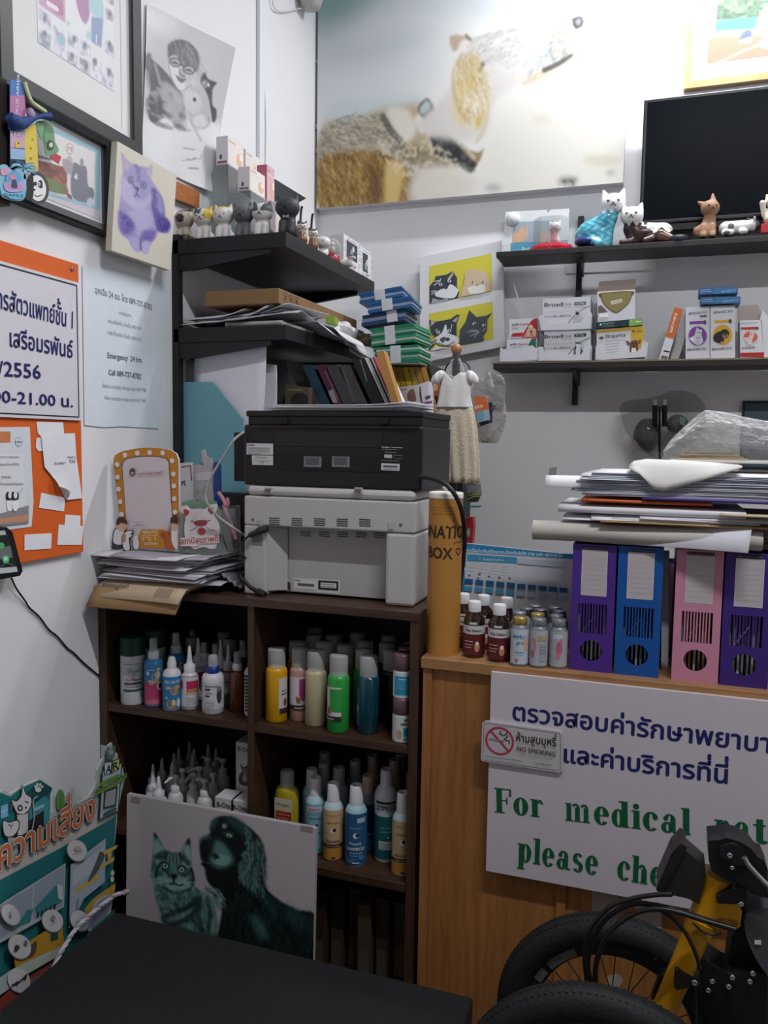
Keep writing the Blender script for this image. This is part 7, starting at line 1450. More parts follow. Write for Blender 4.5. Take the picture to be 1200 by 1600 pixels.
# ------------------------------------------------------------------ parasite chart standing behind the bottles
fr = BW(1.985); z = zz(660,760,1200,1200)
t = thing('parasite_chart','blue and white printed parasite chart standing behind the bottles on the counter','poster',(-.2,1.985,CT))
q = loc2(fr,z(140,700,142,195,480,232,900,250,900,700)); q = [(a,max(b,CT+.0003)) for a,b in q]; mb = MB().prism(q,fr,.003,mat('#cfd3da',.45)); fl = Flat(mb,fr); B1 = '#2a86b8'
fl.poly(z(142,197,480,233,900,252,900,268,480,250,142,228),B1).text('แนะนำการใช้ผลิตภัณฑ์รักษาและป้องกันปรสิต ภาย นอก และภาย ใน',z(118,226)[0],z(485,246)[0],'#d9ecf4',h=5.5,bold=.02)
fl.poly(z(155,235,328,246,328,267,155,258),'#3f95bf').text('Ectoparasites',z(212,256)[0],z(284,259)[0],'#d9ecf4',h=4).text('>',z(196,254)[0],z(205,254)[0],'#d9ecf4',h=4).poly(z(140,235,152,236,150,280,140,280),B1).poly(z(140,290,148,290,146,370,140,370),B1)
fl.poly(z(330,248,490,262,490,282,330,268),'#bcc3cf')
for i in range(10): x = 148+i*36.5; fl.poly(z(x,320+i*3.3,x+28,322+i*3.3,x+28,339+i*3.3,x,337+i*3.3),'#1f5f94').poly(z(x-2,345+i*3.3,x+26,347+i*3.3,x+26,364+i*3.3,x-2,362+i*3.3),'#4a9ac4' if i < 5 else '#a9bccb')
for i,(x,y) in enumerate(((165,308),(200,304),(233,312),(268,316),(304,318))): fl.ell(z(x,y)[0],2.2,1.8+.6*(i % 2),'#77787f',.5)
for i in range(4): fl.line(z(165+i*38,265+i*4,190+i*38,267+i*4),.6,'#a4a8b0').line(z(165+i*38,275+i*4,188+i*38,277+i*4),.6,'#b4b8c0')
mb.build('printed_board',t); MB().box(-.3,-.1,1.989,2.04,CT+.0003,CT+.004,mat('#cfd3da',.5)).build('foot',t); MB().prism([(0,0),(.05,0),(0,.15)],(Vector((-.2,1.989,CT+.004)),Vector((0,1,0)),Vector((0,0,1)),Vector((-1,0,0))),.002,mat('#cfd3da',.5)).build('strut',t)

# ------------------------------------------------------------------ bottles and cans on the counter
def view_ang(p): return math.atan2(-p[1],-p[0])
AMB = mat('#2a140c',.15,noise=0,coat=.5); WCAP = mat('#d0d0d4',.4,noise=.02)
def can_label(mb,r,a,z0,z1,base,arts,wd=1.5):
    mb.patch((0,0,0),r,z0,z1,a-wd,a+wd,fm(base),18)
    for j,(kind,*q) in enumerate(arts):
        o = .0007+.0002*j
        if kind == 'band': mb.patch((0,0,0),r,q[0],q[1],a+q[2],a+q[3],fm(q[4]),8,o)
        elif kind == 'text': mb.text(q[0],(Vector((0,0,q[1])),0,0,0),q[2],fm(q[3]),q[4] if len(q) > 4 else 0,0,'c',q[6] if len(q) > 6 else .01,0,o,q[5] if len(q) > 5 else None,0,(r,a))
        elif kind == 'dot':
            cx,cz,rx,rz,c = q; pts = [(a+(cx+rx*math.cos(t_))/r,cz+rz*math.sin(t_)) for t_ in [2*math.pi*i/14 for i in range(14)]]; mb.add([((r+o)*math.cos(g),(r+o)*math.sin(g),zc_) for g,zc_ in pts],[tuple(range(14))],fm(c))
t0 = None
def amber_bottle(p,label):
    t = thing('amber_bottle',label,'bottle',(p[0],p[1],CT),0,'amber bottles'); a = view_ang(p)
    MB().lathe([(.023,0),(.0245,.003),(.0245,.082),(.022,.090),(.013,.099),(.0125,.106)],AMB,28).build('bottle',t,world=False); MB().lathe([(.0145,.103),(.0145,.124),(.0125,.126)],WCAP,24).build('cap',t,world=False)
    mb = MB(); can_label(mb,.0245,a,.012,.074,'#c9c3c4',[('band',.008,.055,-1.5,1.5,'#5a1a20'),('text','Pet Select',.0605,.0085,'#2a2a30',-.001,.034,.02),('dot',.007,.026,.006,.011,'#b58a62'),('dot',.007,.034,.004,.005,'#e2d6cc'),('band',.030,.0318,-.9,-.1,'#c4a4a4'),('band',.024,.0255,-.9,-.2,'#c4a4a4'),('band',.038,.0395,-.9,-.1,'#d6b8b8')]); mb.build('label',t,world=False); mb = MB(); mb.patch((0,0,0),.0245,.077,.082,a-.45,a+.25,fm('#c9c9cc'),6,.0006); mb.build('price_sticker',t,world=False); return t
for p,l in (((-.3815,1.765),'amber bottle with a white cap nearest the donation tube'),((-.3225,1.752),'amber bottle with a white cap nearest the metal cans'),((-.427,1.845),'amber bottle behind the donation tube'),((-.378,1.845),'amber bottle in the second row behind the tube side pair'),((-.322,1.835),'amber bottle in the second row before the blue chart')): amber_bottle(p,l)
SIL = mat('#8d9097',.38,.55,noise=.04); SIL2 = mat('#7b7e84',.4,.5,noise=.04); GOLD = mat('#9c8646',.35,.5)
def small_can(p,label,gold=False,kind=0):
    t = thing('aluminium_bottle',label,'bottle',(p[0],p[1],CT),0,'small metal bottles'); a = view_ang(p); r = .0192
    MB().lathe([(r-.001,0),(r,.002),(r,.080),(r-.003,.087),(.0135,.091)],SIL,26).build('bottle',t,world=False); MB().lathe([(.0145,.089),(.0152,.091),(.0152,.104),(.0135,.106),(0,.1062)],GOLD if gold else SIL2,22).build('cap',t,world=False)
    mb = MB()
    if kind == 0: can_label(mb,r,a,.006,.082,'#b9c2cc',[('text','IMMU',.062,.011,'#2a6a92',-.003,.024,.03),('text','gro',.050,.010,'#3a94a8',.001,.016,.03),('dot',.014,.052,.006,.016,'#c9a892'),('text','V',.010,.012,'#8a2630',-.006,None,.03),('band',.032,.0335,-.5,.5,'#3a94a8'),('band',.027,.028,-.5,.4,'#8a9aa6')])
    elif kind == 1: can_label(mb,r,a,.006,.082,'#a9adb3',[('dot',-.012,.05,.007,.016,'#c4748c'),('dot',-.013,.03,.005,.008,'#b5607a'),('band',.06,.072,-.1,.9,'#a39a76'),('band',.015,.055,.1,.9,'#969ba2'),('band',.046,.047,.15,.8,'#6a6d74'),('band',.040,.041,.15,.8,'#6a6d74'),('band',.034,.035,.15,.8,'#6a6d74')])
    else: can_label(mb,r,a,.006,.082,'#a4a8ae',[('band',.066,.076,-.6,.4,'#c2c4c8'),('dot',.002,.046,.007,.015,'#b5607a'),('dot',.0,.03,.005,.008,'#c4748c'),('dot',.006,.062,.003,.005,'#c4748c')])
    mb.build('label',t,world=False); return t
small_can((-.2725,1.730),'metal bottle with a gold cap and blue label on the counter',True,0); small_can((-.232,1.733),'metal bottle with a grey cap between the gold capped one and the last',False,1); small_can((-.191,1.742),'metal bottle with a pink figure beside the purple document box',False,2)
i = 0
for y in (1.785,1.832):
    for x in (-.285+(y-1.78)*.2,-.243,-.201): small_can((x,y),'metal bottles in the rows behind the three front ones',i == 1,1+i % 2); i += 1
small_can((-.262,1.872),'metal bottles in the rows behind the three front ones'); small_can((-.215,1.872),'metal bottles in the rows behind the three front ones')

# ------------------------------------------------------------------ price board and no smoking plate on the counter front
fr = BW(YF-.023); z = zz(650,1020,1200,1200)
q = loc2(fr,[(764.8,1046.8),(762,1361)]); x0 = (q[0][0]+q[1][0])/2; z1,z0 = q[0][1]-.004,q[1][1]
t = thing('price_sign','large white board with navy Thai and green English lettering on the counter front','sign',(x0+.3,YF,z0))
mb = MB().box(x0,x0+.66,YF-.023,YF-.0125,z0,z1,mat('#c9c2c8',.35,noise=.02)); fl = Flat(mb,fr)
fl.text('ตรวจสอบค่ารักษาพยาบาล',z(330,228)[0],(1228,1180),NAVY,h=27,bold=.03).text('และค่าบริการที่นี่',z(505,372)[0],z(1060,445)[0],NAVY,h=27,bold=.03)
# heavy roman letters with slab serifs, drawn by hand
def fat(ch):
    """pieces of one letter on a 0..1 high lower-case body: (kind, numbers)"""
    st = lambda x,y0,y1,w=.30: [(x,y0),(x+w,y0),(x+w,y1),(x,y1)]
    def sf(x,y,w=.42,h=.07): return [(x,y),(x+w,y),(x+w,y+h),(x,y+h)]
    def ring(cx,cy,rx,ry,ix,iy,a0=0,a1=2*math.pi,n=22): return [(cx+rx*math.cos(a0+(a1-a0)*i/n),cy+ry*math.sin(a0+(a1-a0)*i/n)) for i in range(n+1)],[(cx+ix*.7*math.cos(a0+(a1-a0)*i/n),cy+iy*math.sin(a0+(a1-a0)*i/n)) for i in range(n+1)]
    R = {'F': (.95,[st(.12,0,1.42,.30),sf(0,0,.56),sf(0,1.35,.92,.07),[(.78,1.0),(.92,1.0),(.92,1.42),(.84,1.36)],sf(.4,.70,.30,.06),[(.64,.52),(.72,.52),(.72,.92),(.64,.92)]],[]),
         'o': (.86,[],[ring(.42,.5,.40,.52,.13,.45)]),
         'r': (.74,[st(.10,0,1.0),sf(0,0,.48),sf(0,.93,.3)],[ring(.52,.62,.18,.38,.05,.28,.4,2.6)]),
         'm': (1.40,[st(.08,0,1.0,.24),st(.52,0,.8,.24),st(.96,0,.8,.24),sf(0,0,.40),sf(.44,0,.40),sf(.88,0,.40),sf(0,.93,.3)],[ring(.54,.72,.22,.30,.10,.20,0,2.6),ring(.98,.72,.22,.30,.10,.20,0,2.6)]),
         'e': (.82,[[(.16,.48),(.74,.48),(.74,.55),(.16,.55)]],[ring(.40,.5,.38,.52,.12,.45,.12,5.6)]),
         'd': (.92,[st(.52,0,1.42),sf(.38,1.35,.3),sf(.62,0,.3)],[ring(.36,.48,.34,.50,.10,.43)]),
         'i': (.50,[st(.12,0,1.0),sf(.02,0,.46),sf(.02,.93,.3)],[ring(.25,1.22,.15,.16,.0,.0)]),
         'c': (.80,[],[ring(.42,.5,.40,.52,.13,.45,.75,5.5),ring(.62,.74,.13,.14,0,0)]),
         'a': (.90,[st(.48,.08,.78,.25),sf(.60,0,.28,.08)],[ring(.34,.28,.30,.30,.09,.22),ring(.44,.70,.29,.31,.10,.24,0,2.9),ring(.26,.76,.12,.12,0,0)]),
         'l': (.50,[st(.12,0,1.42),sf(.02,0,.46),sf(.02,1.35,.3)],[]),
         't': (.60,[st(.14,.1,1.25),sf(0,.90,.56,.08)],[ring(.42,.22,.28,.24,.03,.16,3.14,5.9)]),
         's': (.74,[],[ring(.36,.72,.30,.30,.09,.22,.5,4.4),ring(.36,.28,.32,.30,.10,.22,-2.6,1.3),[[(.14,.62),(.30,.72),(.64,.30),(.52,.24)],None]]),
         'p': (.92,[st(.10,-.42,1.0),sf(0,-.42,.48),sf(0,.93,.3)],[ring(.52,.5,.36,.52,.11,.45)]),
         'h': (.98,[st(.08,0,1.42),st(.56,0,.75),sf(0,0,.44),sf(.48,0,.44),sf(0,1.35,.3)],[ring(.58,.66,.24,.34,.10,.24,0,2.6)]),
         'k': (.98,[st(.08,0,1.42),sf(0,0,.44),sf(0,1.35,.3),[(.34,.42),(.70,.93),(.80,.93),(.48,.46)],[(.40,.55),(.62,.64),(.92,0),(.58,0)],sf(.5,0,.46),sf(.52,.93,.40)],[])}
    return R.get(ch,(.6,[],[]))
LIFT = [0.]
def fat_text(s,p0,p1,hx,m):
    (ax,ay),(bx,by) = loc2(fr,[p0,p1]); k = math.dist(*loc2(fr,[p0,(p0[0],p0[1]-hx)])); W_ = sum(fat(c)[0]*(1.6 if c == ' ' else 1)+.06 for c in s); kx = math.hypot(bx-ax,by-ay)/W_; an = math.atan2(by-ay,bx-ax); x = 0; ca,sa = math.cos(an),math.sin(an)
    def put(poly):
        q = [(ax+(u*kx)*ca-(v*k)*sa,ay+(u*kx)*sa+v*k*ca) for u,v in poly]; ar = sum(q[i][0]*q[(i+1) % len(q)][1]-q[(i+1) % len(q)][0]*q[i][1] for i in range(len(q))); LIFT[0] += 8e-7; mb.poly(q if ar > 0 else q[::-1],fr,m,.0006+LIFT[0])
    for c in s:
        w,ps,rs = fat(c)
        for p in ps: put([(x+u,v) for u,v in p])
        for o,i_ in rs:
            if i_ is None: put([(x+u,v) for u,v in o]); continue
            for j in range(len(o)-1): put([(x+u,v) for u,v in (o[j],o[j+1],i_[j+1],i_[j])])
        x += w*(1.6 if c == ' ' else 1)+.06
fat_text('For medical rates',z(268,543)[0],(1260,1326),27,DGREEN); fat_text('please check',z(345,708)[0],(1092,1396),28,DGREEN)
mb.build('board',t)
fr = BW(YF-.0287); out = z(238,232,490,268,500,275,500,400,490,409,228,370,221,362,226,240); t = thing('no_smoking_plate','small grey no smoking plate overlapping the edge of the white board','sign',hit(*z(360,390)[0],fr))
mb = MB().prism(loc2(fr,out),fr,.005,mat('#bdb9bc',.35)); fl = Flat(mb,fr); fl.line(z(238,240,486,275,492,282,492,396,484,402,232,366,228,358,232,246),.8,'#77737a',closed=True)
c = z(285,300)[0]; n = 30; (cx,cy),(rx_,_),(_,ry_) = loc2(fr,[c,(c[0]+21,c[1]+2.5),(c[0],c[1]-23)]); R = rx_-cx; q = [(cx+R*math.cos(k*2*math.pi/n),cy+R*math.sin(k*2*math.pi/n)) for k in range(n)]; fl.loc = True; fl.line(q,.0045,'#b03550',closed=True); fl.line([(cx-R*.7,cy+R*.7),(cx+R*.7,cy-R*.7)],.0042,'#b03550'); fl.loc = False
fl.line(z(290,265,285,275,300,282,310,272,312,285,300,295,318,300,318,310),1.8,'#1d1c20',curve=False).line(z(250,292,300,300),2,'#8a868c')
fl.text('ห้ามสูบบุหรี่',z(342,300)[0],z(478,318)[0],'#26252a',h=12.5,bold=.012).text('NO SMOKING',z(344,333)[0],z(475,353)[0],'#26252a',h=7.5,bold=.013).line(z(342,308,478,327),.5,'#77737a').text('THANK YOU FOR NOT SMOKING',z(352,347)[0],z(466,364)[0],'#55525a',h=1.8).text('"ขอบคุณค่ะ"',z(405,378)[0],z(464,386)[0],'#3a383e',h=3.4).line(z(240,352,360,368),.8,'#55525a'); mb.build('plate',t)
# ================================================================== bottles in the bookcase
ZA,ZB2,ZC3 = .7056,.3726,.04
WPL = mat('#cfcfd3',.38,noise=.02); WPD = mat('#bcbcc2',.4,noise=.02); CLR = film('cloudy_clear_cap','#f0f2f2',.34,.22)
def cyl_label(t,r,a,z0,z1,base,arts,wd=1.5):
    mb = MB(); can_label(mb,r,a,z0,z1,base,arts,wd); return mb.build('label',t,world=False)
def bot(name,label,p,z,parts,group=None,cat='bottle'):
    """parts: (name, profile, material) turned on the upright axis"""
    t = thing(name,label,cat,(p[0],p[1],z),0,group)
    for nm,prof,m in parts: MB().lathe(prof,m,26).build(nm,t,world=False)
    return t
def topat(px,py,z): return at(px,py,Z=z)
def spray(label,p,z,h,r,m,cap=WPL,coll=WPL,group=None):
    b = h*.70; return bot('spray_bottle',label,p,z,[('bottle',[(r-.002,0),(r,.003),(r,b-.012),(r*.86,b-.004),(r*.5,b)],m),('collar',[(r*.58,b-.001),(r*.62,b+.002),(r*.60,b+h*.10),(r*.46,b+h*.11)],coll),('pump_cap',[(r*.44,b+h*.10),(r*.42,h*.97),(r*.34,h),(0,h)],cap)],group)
def dropper(label,p,z,h,r,m=WPL,cap=WPL,group=None,band=None):
    b = h*.58; t = bot('dropper_bottle',label,p,z,[('bottle',[(r-.002,0),(r,.003),(r,b-.016),(r*.9,b-.008),(r*.58,b)],m),('cap',[(r*.64,b-.001),(r*.66,b+h*.11),(r*.36,b+h*.135),(r*.30,b+h*.20),(r*.15,h*.97),(0,h)],cap)],group)
    return t
def flip(label,p,z,h,r,m,cap=CLR,group=None,full=True):
    b = h*.74; t = bot('flip_cap_bottle',label,p,z,[('bottle',[(r-.002,0),(r,.003),(r,b-.010),(r*.93,b-.003),(r*.78,b)],m),('cap',[(r*.80,b-.001),(r*.82,b+.003),(r*.82,h-.004),(r*.76,h),(0,h)],cap)],group); return t
def shampoo(label,p,z,h,r,m,cap=WPL,group=None):
    b = h*.74; return bot('shampoo_bottle',label,p,z,[('bottle',[(r-.002,0),(r,.003),(r,b-.014),(r*.84,b-.003),(r*.62,b+.004)],m),('cap',[(r*.64,b+.003),(r*.58,h*.985),(r*.50,h),(r*.40,h-.003),(0,h-.004)],cap)],group)
# ---- upper left compartment
A0 = view_ang
p = (-1.291,1.757); t = bot('powder_canister','white powder canister with a dark green cap at the wall end of the bookcase shelf',p,ZA,[('canister',[(.0295,0),(.031,.003),(.031,.128),(.030,.131)],WPL),('cap',[(.032,.130),(.032,.174),(.029,.178),(0,.178)],mat('#12382c',.5))],None,'canister')
a = A0(p)+.1; cyl_label(t,.031,a,.030,.110,'#c9c9cd',[('band',.1085,.1095,-.9,.9,'#333438'),('dot',0,.088,.011,.010,'#b9c6c0'),('dot',-.004,.090,.0016,.002,'#222'),('dot',.005,.090,.0016,.002,'#222'),('dot',0,.084,.002,.0016,'#222'),('dot',-.012,.092,.004,.006,'#9fb0a8'),('dot',.012,.092,.004,.006,'#9fb0a8'),('text','Dry Powder',.066,.0085,'#a03a48',0,.042,.03),('band',.056,.061,-.8,.6,'#27483c'),('band',.049,.051,-.7,.5,'#8a5a60'),('band',.038,.043,-.9,.9,'#27483c')])
bot('powder_canister','second dark green capped canister behind the front one',(-1.285,1.845),ZA,[('canister',[(.0295,0),(.031,.003),(.031,.128),(.030,.131)],WPL),('cap',[(.032,.130),(.032,.174),(.029,.178),(0,.178)],mat('#12382c',.5))],None,'canister')
def pinkblue(p,label):
    t = spray(label,p,ZA,.178,.0235,mat('#3a84b8',.4),CLR,WPL); a = A0(p)
    cyl_label(t,.0235,a,.004,.112,'#3a84b8',[('band',.006,.066,-1.4,1.4,'#b5406a'),('band',.008,.020,-1.0,.6,'#c46a86'),('dot',.004,.078,.010,.014,'#c09868'),('dot',.010,.086,.006,.010,'#c8c2bc'),('dot',-.008,.066,.010,.006,'#cfcfd4'),('text','ALO',.062,.010,'#b5304a',-.010,None,.03),('dot',.016,.056,.009,.012,'#c9ccd2'),('dot',.016,.056,.0055,.008,'#3a4048'),('dot',.012,.1,.006,.004,'#c9b83a'),('band',.098,.100,-.6,.1,'#a9c6dc'),('dot',-.014,.090,.004,.006,'#d4d8de')])
pinkblue((-1.227,1.758),'blue and pink printed spray bottle beside the white canister'); pinkblue((-1.205,1.828),'blue and pink printed spray bottle behind the front one')
p = (-1.168,1.752); t = bot('nozzle_bottle','blue printed aloe bottle with a short white nozzle',p,ZA,[('bottle',[(.0215,0),(.0235,.003),(.0235,.090),(.020,.100),(.0105,.107)],WPL),('nozzle',[(.0115,.106),(.0115,.122),(.0095,.124),(.0095,.131),(.006,.136),(0,.136)],WPL)])
cyl_label(t,.0235,A0(p),.004,.088,'#2f78ac',[('text','JEJU ALOE',.072,.0105,'#cfd6de',0,.042,.03),('dot',-.010,.060,.008,.004,'#c2a070'),('dot',.006,.052,.010,.012,'#b08a58'),('dot',.013,.062,.008,.004,'#c8a878'),('dot',-.002,.018,.013,.012,'#b08a58'),('dot',.004,.022,.004,.008,'#d9c49a'),('dot',.016,.020,.005,.012,'#d0d2d6'),('dot',-.014,.034,.005,.004,'#8ab4d2')])
def pinkdrop(p,label):
    t = dropper(label,p,ZA,.165,.0225); a = A0(p)
    cyl_label(t,.0225,a,.008,.088,'#d0cfd4',[('band',.087,.0885,-1.5,1.5,'#5a2430'),('band',.055,.076,-.35,1.1,'#b52a58'),('band',.046,.054,-.35,1.1,'#c97a3a'),('band',.055,.076,-1.5,-.8,'#b52a58'),('text','Ear cleanser',.041,.004,'#55505a',.004,.026,.01)]+[('band',.015+.0045*i,.016+.0045*i,-.4,.9-.1*i,'#8d8a92') for i in range(5)]+[('band',.009,.0102,-1.5,1.5,'#8a3048')])
pinkdrop((-1.128,1.772),'white dropper bottle with a magenta label band'); pinkdrop((-1.15,1.85),'white dropper bottle with a magenta label in the second row')
p = (-1.057,1.768); t = spray('short white spray bottle with a deep blue collar',p,ZA,.147,.0275,WPL,CLR,mat('#1f2f8a',.4)); cyl_label(t,.0275,A0(p),.014,.082,'#c9cad0',[('text','FRONTLINE',.070,.0065,'#22263a',-.004,.034,.03),('band',.062,.067,-.75,-.25,'#2a2f52'),('text','Spray',.054,.006,'#22263a',-.010,.016,.02),('band',.046,.050,-.75,-.3,'#2a2f52'),('dot',.016,.050,.007,.022,'#3a3d44'),('dot',.014,.064,.005,.007,'#77787c')]+[('band',.014+.005*i,.0152+.005*i,-.75,.1,'#8f9098') for i in range(5)])
p = (-1.004,1.80); spray('amber spray bottle with a white pump near the divider',p,ZA,.153,.0215,mat('#7a3c10',.12,noise=0,trans=.5,coat=.5),CLR,WPL)
p = (-.955,1.785); t = bot('striped_bottle','white bottle with black side lettering squeezed by the divider',p,ZA,[('bottle',[(.017,0),(.0185,.003),(.0185,.110),(.014,.120),(.010,.124)],WPL)]); cyl_label(t,.0185,A0(p)-.9,.01,.108,'#cfcfd3',[('band',.012+i*.0088,.018+i*.0088,-.2,.5,'#222226') for i in range(11)],.9)
for px,py,h,l in ((866,172,.165,'white dropper bottle with a black ring behind the amber spray bottle'),(920,205,.158,'second white dropper bottle with a black ring behind the amber spray bottle')):
    q = topat(150+px*.225,960+py*.225,ZA+h); t = dropper(l,(q.x,max(q.y,1.84)),ZA,h,.020); cyl_label(t,.020,A0(q),.010,.086,'#c2c6cc',[('band',.087,.090,-1.5,1.5,'#1d1d20'),('band',.004,.030,-1.5,1.5,'#5a8a3a'),('band',.060,.064,-.5,.4,'#77787f')])
for i,(px,py) in enumerate(((558,125),(667,110),(712,212),(748,240),(1018,178))):
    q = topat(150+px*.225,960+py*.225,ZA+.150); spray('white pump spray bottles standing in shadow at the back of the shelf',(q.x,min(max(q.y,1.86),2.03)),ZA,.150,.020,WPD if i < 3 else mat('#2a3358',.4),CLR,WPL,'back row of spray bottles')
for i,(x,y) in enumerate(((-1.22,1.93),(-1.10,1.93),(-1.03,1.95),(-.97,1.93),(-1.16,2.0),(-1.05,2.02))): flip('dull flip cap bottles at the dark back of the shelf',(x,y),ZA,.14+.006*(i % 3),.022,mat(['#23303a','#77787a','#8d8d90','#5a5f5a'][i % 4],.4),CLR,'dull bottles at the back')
# ---- upper right compartment
FL = 'flip cap pet shampoo bottles'
def pet_label(t,r,a,band,word):
    cyl_label(t,r,a,.030,.112,'#cfc9cc',[('band',.052,.108,.10,1.2,band),('dot',.000,.055,.008,.011,'#d4cfcf'),('dot',.001,.053,.006,.008,'#9a6a52'),('dot',-.003,.060,.003,.004,'#9a6a52'),('dot',.005,.060,.003,.004,'#9a6a52'),('dot',-.0012,.055,.001,.0014,'#222'),('dot',.003,.055,.001,.0014,'#222'),('band',.030,.042,-1.2,1.2,'#2a2628'),('text',word,.033,.009,'#c9c2c4',.004,None,.01)],1.2)
p = (-.879,1.772); t = flip('yellow flip cap shampoo bottle by the divider',p,ZA,.182,.0268,mat('#d29a12',.3,noise=.02)); cyl_label(t,.0268,A0(p)+.75,.022,.112,'#c9c4c4',[('band',.022,.036,-.5,.6,'#3a2626'),('dot',.004,.050,.006,.010,'#7a4a3a'),('band',.070,.073,-.3,.3,'#55505a'),('text','shampoo',.078,.006,'#44404a',0,.016,.01)],.55); flip('dark yellow flip cap bottle behind the yellow one',(-.862,1.855),ZA,.182,.0268,mat('#b8860f',.3,noise=.02))
p = (-.829,1.800); t = flip('pale pink flip cap bottle with a magenta label',p,ZA,.180,.0248,mat('#b58c80',.3,noise=.02)); pet_label(t,.0248,A0(p)-.15,'#a03a7c','sweety')
p = (-.7765,1.782); flip('cream flip cap bottle with no label facing out',p,ZA,.183,.0264,mat('#b8b08c',.3,noise=.02))
p = (-.708,1.760); t = flip('bright green flip cap bottle in the front row',p,ZA,.185,.0266,mat('#2f9a42',.3,noise=.02)); pet_label(t,.0266,A0(p)-.95,'#2f9a42','melon')
flip('green flip cap bottle behind the bright green one',(-.672,1.838),ZA,.183,.0264,mat('#2a8a3c',.3,noise=.02))
p = (-.638,1.778); t = flip('dark teal flip cap bottle in the front row',p,ZA,.186,.0264,mat('#0d3f4c',.15,noise=.02,coat=.4)); cyl_label(t,.0264,A0(p)-1.25,.02,.112,'#4a5a8a',[('dot',0,.060,.006,.010,'#a9a5a8')],.35)
flip('near black teal flip cap bottle behind the teal one',(-.604,1.852),ZA,.184,.0264,mat('#0a2026',.2,noise=.02))
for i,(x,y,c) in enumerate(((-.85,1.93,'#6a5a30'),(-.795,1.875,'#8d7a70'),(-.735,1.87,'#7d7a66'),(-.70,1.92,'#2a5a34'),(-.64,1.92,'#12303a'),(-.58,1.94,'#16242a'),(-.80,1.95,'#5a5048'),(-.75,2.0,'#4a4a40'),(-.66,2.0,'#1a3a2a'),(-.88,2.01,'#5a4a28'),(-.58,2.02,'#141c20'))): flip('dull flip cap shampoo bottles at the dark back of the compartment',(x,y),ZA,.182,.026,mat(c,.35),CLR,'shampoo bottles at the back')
def jar(label,p,z,arts,base,upper):
    t = bot('jar',label,p,z,[('jar',[(.0205,0),(.0222,.003),(.0222,.062),(.020,.066)],WPL),('lid',[(.0215,.0665),(.0225,.068),(.0225,.100),(.0212,.1035),(0,.1035)],upper)],None,'jar'); cyl_label(t,.0222,A0(p),.004,.062,base,arts); return t
LID = mat('#6a5058',.25,noise=.03); p = (-.5445,1.752)
jar('white and teal printed jar at the bottom of the pair by the side panel',p,ZA,[('band',.006,.036,.15,1.4,'#1f7f92'),('dot',-.006,.020,.007,.011,'#b09a84'),('dot',-.009,.044,.006,.008,'#c9cfcf'),('dot',.004,.046,.007,.003,'#4a6a4a'),('text','100%',.012,.006,'#d9e2e4',.008,None,.02),('band',.054,.057,.2,.6,'#333')],'#c6c8c8',LID)
jar('blue printed jar stacked on the white and teal jar',p,ZA+.104,[('band',.010,.054,-.9,.7,'#2a90b4'),('band',.046,.048,-.4,.4,'#bfe0ea'),('band',.040,.041,-.7,.5,'#8cc4d8'),('band',.035,.036,-.7,.4,'#8cc4d8'),('band',.030,.031,-.7,.5,'#8cc4d8'),('band',.025,.026,-.7,.3,'#8cc4d8')],'#c6d4da',LID)
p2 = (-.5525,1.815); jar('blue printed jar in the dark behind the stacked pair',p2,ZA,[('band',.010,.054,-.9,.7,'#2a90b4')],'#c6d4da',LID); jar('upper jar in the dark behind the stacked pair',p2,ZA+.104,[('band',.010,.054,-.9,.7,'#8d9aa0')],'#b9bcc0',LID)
# ---- lower right compartment
z2 = zz(380,960,680,1091)
p = (-.862,1.80); YLW = mat('#a8981e',.15,noise=.02,coat=.5); t = thing('shampoo_bottle','yellow cat shampoo bottle with a pale flip cap behind the picture panel','bottle',(p[0],p[1],ZB2))
MB().lathe([(.030,0),(.032,.004),(.032,.138),(.026,.150),(.016,.156)],YLW,28,sy=.62).build('bottle',t,world=False); MB().lathe([(.0165,.154),(.0175,.157),(.0175,.190),(.015,.194),(0,.194)],CLR,24).build('cap',t,world=False)
mb = MB(); fl = Flat(mb,(Vector((-.025,-.0205,.008)),Vector((1,0,0)),Vector((0,0,1)),Vector((0,-1,0))),True); fl.poly([(0,0),(.05,0),(.05,.120),(0,.120)],'#c9b44a').poly([(0,.088),(.05,.088),(.05,.120),(0,.120)],'#c9c0a8').text('Mirapet',(.005,.100),(.042,.100),'#3a3630',h=.008).poly([(.004,.062),(.047,.062),(.047,.086),(.004,.086)],'#a8201f').text('Fruity-Friendly',(.006,.077),(.044,.077),'#e2d0c4',h=.004).text('Cat Shampoo',(.008,.067),(.042,.067),'#e2d0c4',h=.005).ell((.017,.032),.010,.018,'#a87a48').ell((.034,.036),.010,.016,'#d0a888').ell((.017,.05),.007,.007,'#b58a58'); mb.build('label',t,world=False)
TB = mat('#8db9c6',.35,noise=.02); BE = mat('#c9a678',.4,noise=.02); BL = mat('#2c5f8e',.35,noise=.02)
